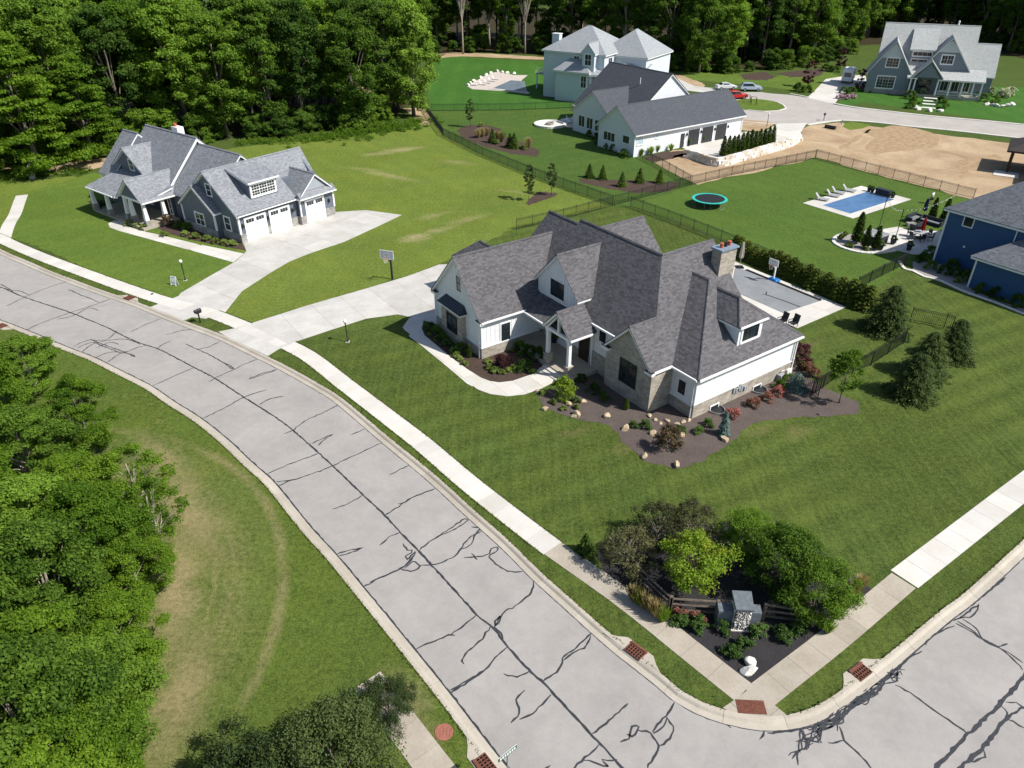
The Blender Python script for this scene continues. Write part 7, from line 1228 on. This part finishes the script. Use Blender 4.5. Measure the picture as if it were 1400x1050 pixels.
# shrubs and flowers: (kind, name, label, group, points, scale)
for kind, nm, lab, grp, pts, s in (
    ('shrub', 'bed_shrub', 'small green shrub in the black mulch triangle', 'shrubs in the black mulch triangle', [(10.86,25.53),(12.73,25.16),(13.94,24.95),(14.89,25.31),(11.06,23.97),(11.75,24.38),(9.74,25.60),(8.84,25.90)], 1.0),
    ('shrub_red', 'bed_shrub', 'small pink-tipped shrub by the left timber fence', 'pink-tipped shrubs by the fence', [(8.87,26.35),(9.70,25.97)], .9),
    ('tuft', 'ornamental_grass', 'straw coloured ornamental grass by the corner fence', 'ornamental grasses on the corner', [(6.58,27.39),(7.06,26.88),(7.41,26.59),(7.66,26.25),(18.62,27.74),(19.19,28.27),(18.24,27.39)], 1.1), ('tuft_green', 'ornamental_grass', 'green ornamental grass by the corner fence', 'green ornamental grasses on the corner', [(6.79,27.18),(7.89,26.01),(15.99,25.54),(16.27,25.26)], 1.0),
    ('small_fir', 'dark_fir', 'low dark fir on the lawn beside the old sidewalk', None, [(4.28,31.05)], .85), ('gold_shrub', 'golden_shrub', 'golden shrub at the foot of the porch steps', None, [(4.09,47.68)], 1.1), ('shrub_wine', 'burgundy_shrub', 'burgundy shrub ringed by pale hostas', None, [(-0.79,52.13)], .85), ('shrub_wine', 'burgundy_shrub', 'burgundy bush behind the house corner', None, [(23.89,52.85)], 1.35),
    ('hosta', 'hosta', 'pale green hosta round the burgundy shrub', 'hostas round the burgundy shrub', [(-2.03,52.93),(-1.82,51.99),(-1.38,51.35),(-0.86,51.17),(-0.34,51.53),(0.13,51.81),(0.51,51.99),(-3.94,52.65),(-4.37,53.41),(-4.79,53.90),(1.69,51.35)], 1.0),
    ('shrub', 'front_shrub', 'green shrub under the bay window of the stone house', 'shrubs under the bay window', [(-4.89,54.59),(-5.63,55.91)], 1.1), ('arborvitae', 'front_conifer', 'small upright conifer at the corner of the left gable', None, [(-3.62,53.90)], .62), ('shrub_dark', 'shade_shrub', 'dark shrub in the shade of the left gable', 'dark shrubs shaded by the left gable', [(-7.42,58.92),(-6.70,57.82),(-6.08,56.54),(-4.46,54.89)], 1.1), ('shrub_dark', 'shade_shrub', 'dark shrub in the shade beside the porch', 'dark shrubs beside the porch', [(0.68,54.89),(1.46,54.10),(2.23,53.70),(1.03,51.81)], 1.3),
    ('shrub', 'bed_shrub', 'low green shrub in the front mulch bed', 'low green shrubs in the front mulch bed', [(8.86,43.67),(9.71,43.60),(12.17,43.01),(13.45,43.01),(14.34,43.83),(4.90,46.96)], .9), ('arborvitae', 'boxwood_column', 'clipped green column by the stone gable', None, [(8.65,45.95)], .5), ('maple_red', 'red_maple', 'rust red dwarf maple among tan rocks', None, [(10.90,40.99)], 1.0), ('blue_spire', 'blue_spire', 'narrow blue-green spire in the mulch bed', None, [(15.17,42.69)], 1.15), ('weeping_blue', 'weeping_conifer', 'weeping blue conifer beside the metal gate', None, [(22.39,48.83)], 1.0),
    ('shrub_red', 'red_flower_shrub', 'red flowering shrub along the white side wall', 'red flowering shrubs along the side wall', [(16.46,45.01),(18.41,46.41),(19.72,47.32),(20.84,48.14),(24.53,50.81),(24.21,51.43)], 1.05), ('shrub_dark', 'front_shrub', 'dark shrub at the foot of the stone wall', 'dark shrubs along the stone wall', [(21.21,49.02),(22.08,49.81),(7.15,47.32),(6.45,48.45),(5.55,50.01)], .9), ('hosta', 'bed_plant', 'little pale plant by the golden shrub', 'pale plants by the golden shrub', [(2.37,48.07),(3.13,46.77),(3.87,45.88),(4.87,46.06),(3.75,47.14)], .8),
    ('shrub_lime', 'lime_shrub', 'round lime green shrub in front of the blue-grey house', 'lime shrubs in front of the blue-grey house', [(-45.63,85.61),(-44.46,84.89),(-41.04,82.51),(-38.64,82.68),(-37.15,81.83),(-35.53,81.15),(-34.24,80.40),(-33.08,79.91),(-32.04,79.51),(-46.87,86.26)], 1.15), ('maple_red', 'bronze_shrub', 'rusty orange shrub at the blue-grey house porch', None, [(-42.00,86.07)], .8), ('shrub_dark', 'dark_shrub', 'dark shrub between porch and bump-out gable', 'dark shrubs at the blue-grey house', [(-40.31,85.43),(-39.09,84.71),(-52.82,92.42)], 1.2),
    ('tuft', 'bed_grass', 'pale grass clump in the island mulch bed', 'pale grasses in the island bed', [(-5.79,130.07),(-5.09,130.81),(-4.39,131.56),(-2.51,128.60),(-1.78,127.17),(2.76,123.02)], 1.8), ('small_fir', 'island_fir', 'bright conifer in the island mulch bed', 'conifers in the island bed', [(-3.28,126.81),(-0.35,123.69),(0.35,123.02)], 1.35), ('shrub_lime', 'island_shrub', 'lime shrub in the island mulch bed', 'lime shrubs in the island bed', [(-5.55,138.68),(-2.64,125.76),(2.06,122.35)], 1.5),
    ('shrub_dark', 'base_shrub', 'dark shrub along the gable wall of the white house', 'shrubs along the white house', [(14.74,126.18),(15.65,122.88),(16.50,121.29),(17.73,118.21),(17.99,117.09),(13.52,131.41),(14.44,129.63)], 1.3), ('tuft_green', 'base_plant', 'leafy plant by the side wall of the white house', 'plants by the white house side wall', [(20.54,118.21),(22.26,118.97),(24.81,122.08),(25.90,121.29),(23.52,120.51)], 1.3),
    ('shrub_dark', 'wall_shrub', 'dark shrub in the gravel bed under the navy wall', 'shrubs under the navy wall', [(44.69,72.76),(45.51,71.59),(46.88,72.76),(46.36,70.83),(46.69,69.71),(46.73,66.86),(47.69,65.84),(48.66,64.02),(44.71,74.77),(46.48,76.44)], 1.35), ('hosta', 'wall_plant', 'pale plant under the navy wall', 'pale plants under the navy wall', [(47.38,74.36),(47.44,73.55),(45.89,69.34),(47.98,71.59),(38.63,81.84),(39.51,82.80),(38.40,79.07),(40.04,78.18)], 1.2),
    ('hydrangea', 'white_hydrangea', 'white flowering hydrangea beside the steps of the gabled house', 'hydrangeas at the gabled house', [(88.32,166.99),(89.90,171.59),(91.86,173.18),(94.78,166.99),(96.52,171.59),(96.83,169.27),(105.09,165.51),(107.11,166.99),(103.83,168.50)], 1.4), ('shrub_lime', 'hosta_row', 'yellow-green shrub in the row under the front gable', 'yellow-green row under the front gable', [(81.18,171.59),(82.10,171.28),(83.01,170.97),(83.79,170.34)], 2.2), ('shrub_dark', 'garden_shrub', 'dark shrub in the front garden of the gabled house', 'dark garden shrubs of the gabled house', [(80.18,154.43),(82.86,158.43),(88.87,159.80),(86.75,154.43),(97.71,162.61),(98.37,161.19),(100.43,159.80),(98.89,166.99),(84.62,164.05),(72.76,170.04),(73.65,168.50),(79.08,171.59)], 2.0), ('flowers_pink', 'flower_patch', 'pink flowers at the driveway corner of the gabled house', 'pink flowers at the far driveway', [(69.89,164.05),(70.93,163.76),(72.48,164.78)], 1.7),
    ('shrub_dark', 'street_shrub', 'dark shrub beside the far camper driveway', 'shrubs beside the camper driveway', [(63.57,172.68),(64.19,171.23),(65.83,171.95),(79.41,199.42),(80.34,198.47),(81.25,197.53)], 2.0), ('hosta', 'street_flowers', 'pale flowers beside the far camper driveway', 'pale flowers by the camper driveway', [(65.46,174.16),(66.84,174.91),(66.13,171.23)], 2.)):
    for p in pts: plant(kind, nm, p, lab, 'plant' if 'grass' in nm or 'hosta' in nm or 'plant' in nm or 'flower' in nm else 'shrub', grp if len(pts) > 1 else None, s*CR.uniform(.88, 1.15))
for r_, s in POTS: cm = PRO['shrub'][0]; o = link(bpy.data.objects.new('foliage', cm), r_); o.location = (0, 0, .42*s); o.scale = (.75*s, .75*s, .9*s)
for p in [(97.61,157.75),(98.06,156.81),(98.59,156.01),(99.54,155.75),(100.95,156.28),(102.54,157.35),(81.22,153.14),(82.65,151.62),(84.62,151.24),(81.28,154.43)]: rock('garden_boulder', p, (.9, .6, .5), m_limestone, 'pale boulder in the front garden of the gabled house', 'boulder', 'boulders of the gabled house garden')
for k, p in enumerate([(83.88,154.43),(85.62,157.75),(87.09,160.50),(88.60,163.33),(90.16,166.25)]): m = MB(); m.box(-1.3, 1.3, -.5, .5, 0, .16); o = m.build('garden_step', m_limestone, bevel=.04); o.location = (*p, .05*k); o.rotation_euler = (0, 0, R(-24)); tag(o, 'broad pale stone step leading to the gabled house porch', 'step', 'stone steps of the gabled house')

# ---- blades of grass leaning over kerbs and slabs
def fringe(name, lines, per, seed):
    rng = np.random.default_rng(seed); A = []; D = []
    for L, sg in lines:
        L = [Vector((p[0], p[1])) for p in L]
        for a, b in zip(L, L[1:]):
            d = b-a; k = int(d.length*per)
            if d.length < 1e-4: continue
            n2 = Vector((-d.y, d.x)).normalized()*sg
            for t in rng.random(k):
                p = a+d*float(t)
                if any(inside(p-n2*.12, q) or inside(p+n2*.12, q) for q in PAVED[:5]): continue
                A.append((p.x, p.y, 0)); D.append((n2.x, n2.y, 0))
    A = np.array(A); D = np.array(D); n = len(A); c = A+D*(rng.normal(size=(n, 1))*.03-.05); h_ = rng.uniform(.05, .12, n)[:, None]; lean = D*rng.uniform(-.02, .07, n)[:, None]+rng.normal(size=(n, 3))*.03; lean[:, 2] = 0; sd = unit(rng.normal(size=(n, 3))*np.array([1, 1, 0]))*.03
    V = np.stack([c-sd, c+sd, c+sd*.4+lean+np.array([0, 0, 1])*h_, c-sd*.4+lean+np.array([0, 0, 1])*h_], 1); o = link(bpy.data.objects.new(name, quads(name, V, rng.random(n), m_fringe))); o['kind'] = 'stuff'
m_fringe = leafmat('grass_blades', (.03, .055, .01), (.1, .14, .03), .3)
wl = smooth_line(walk, .5)
fringe('grass_fringe', [(NK, -1), (SK, 1), (offset(wl, .76), -1), (offset(wl, -.76), 1)], 26, 8)
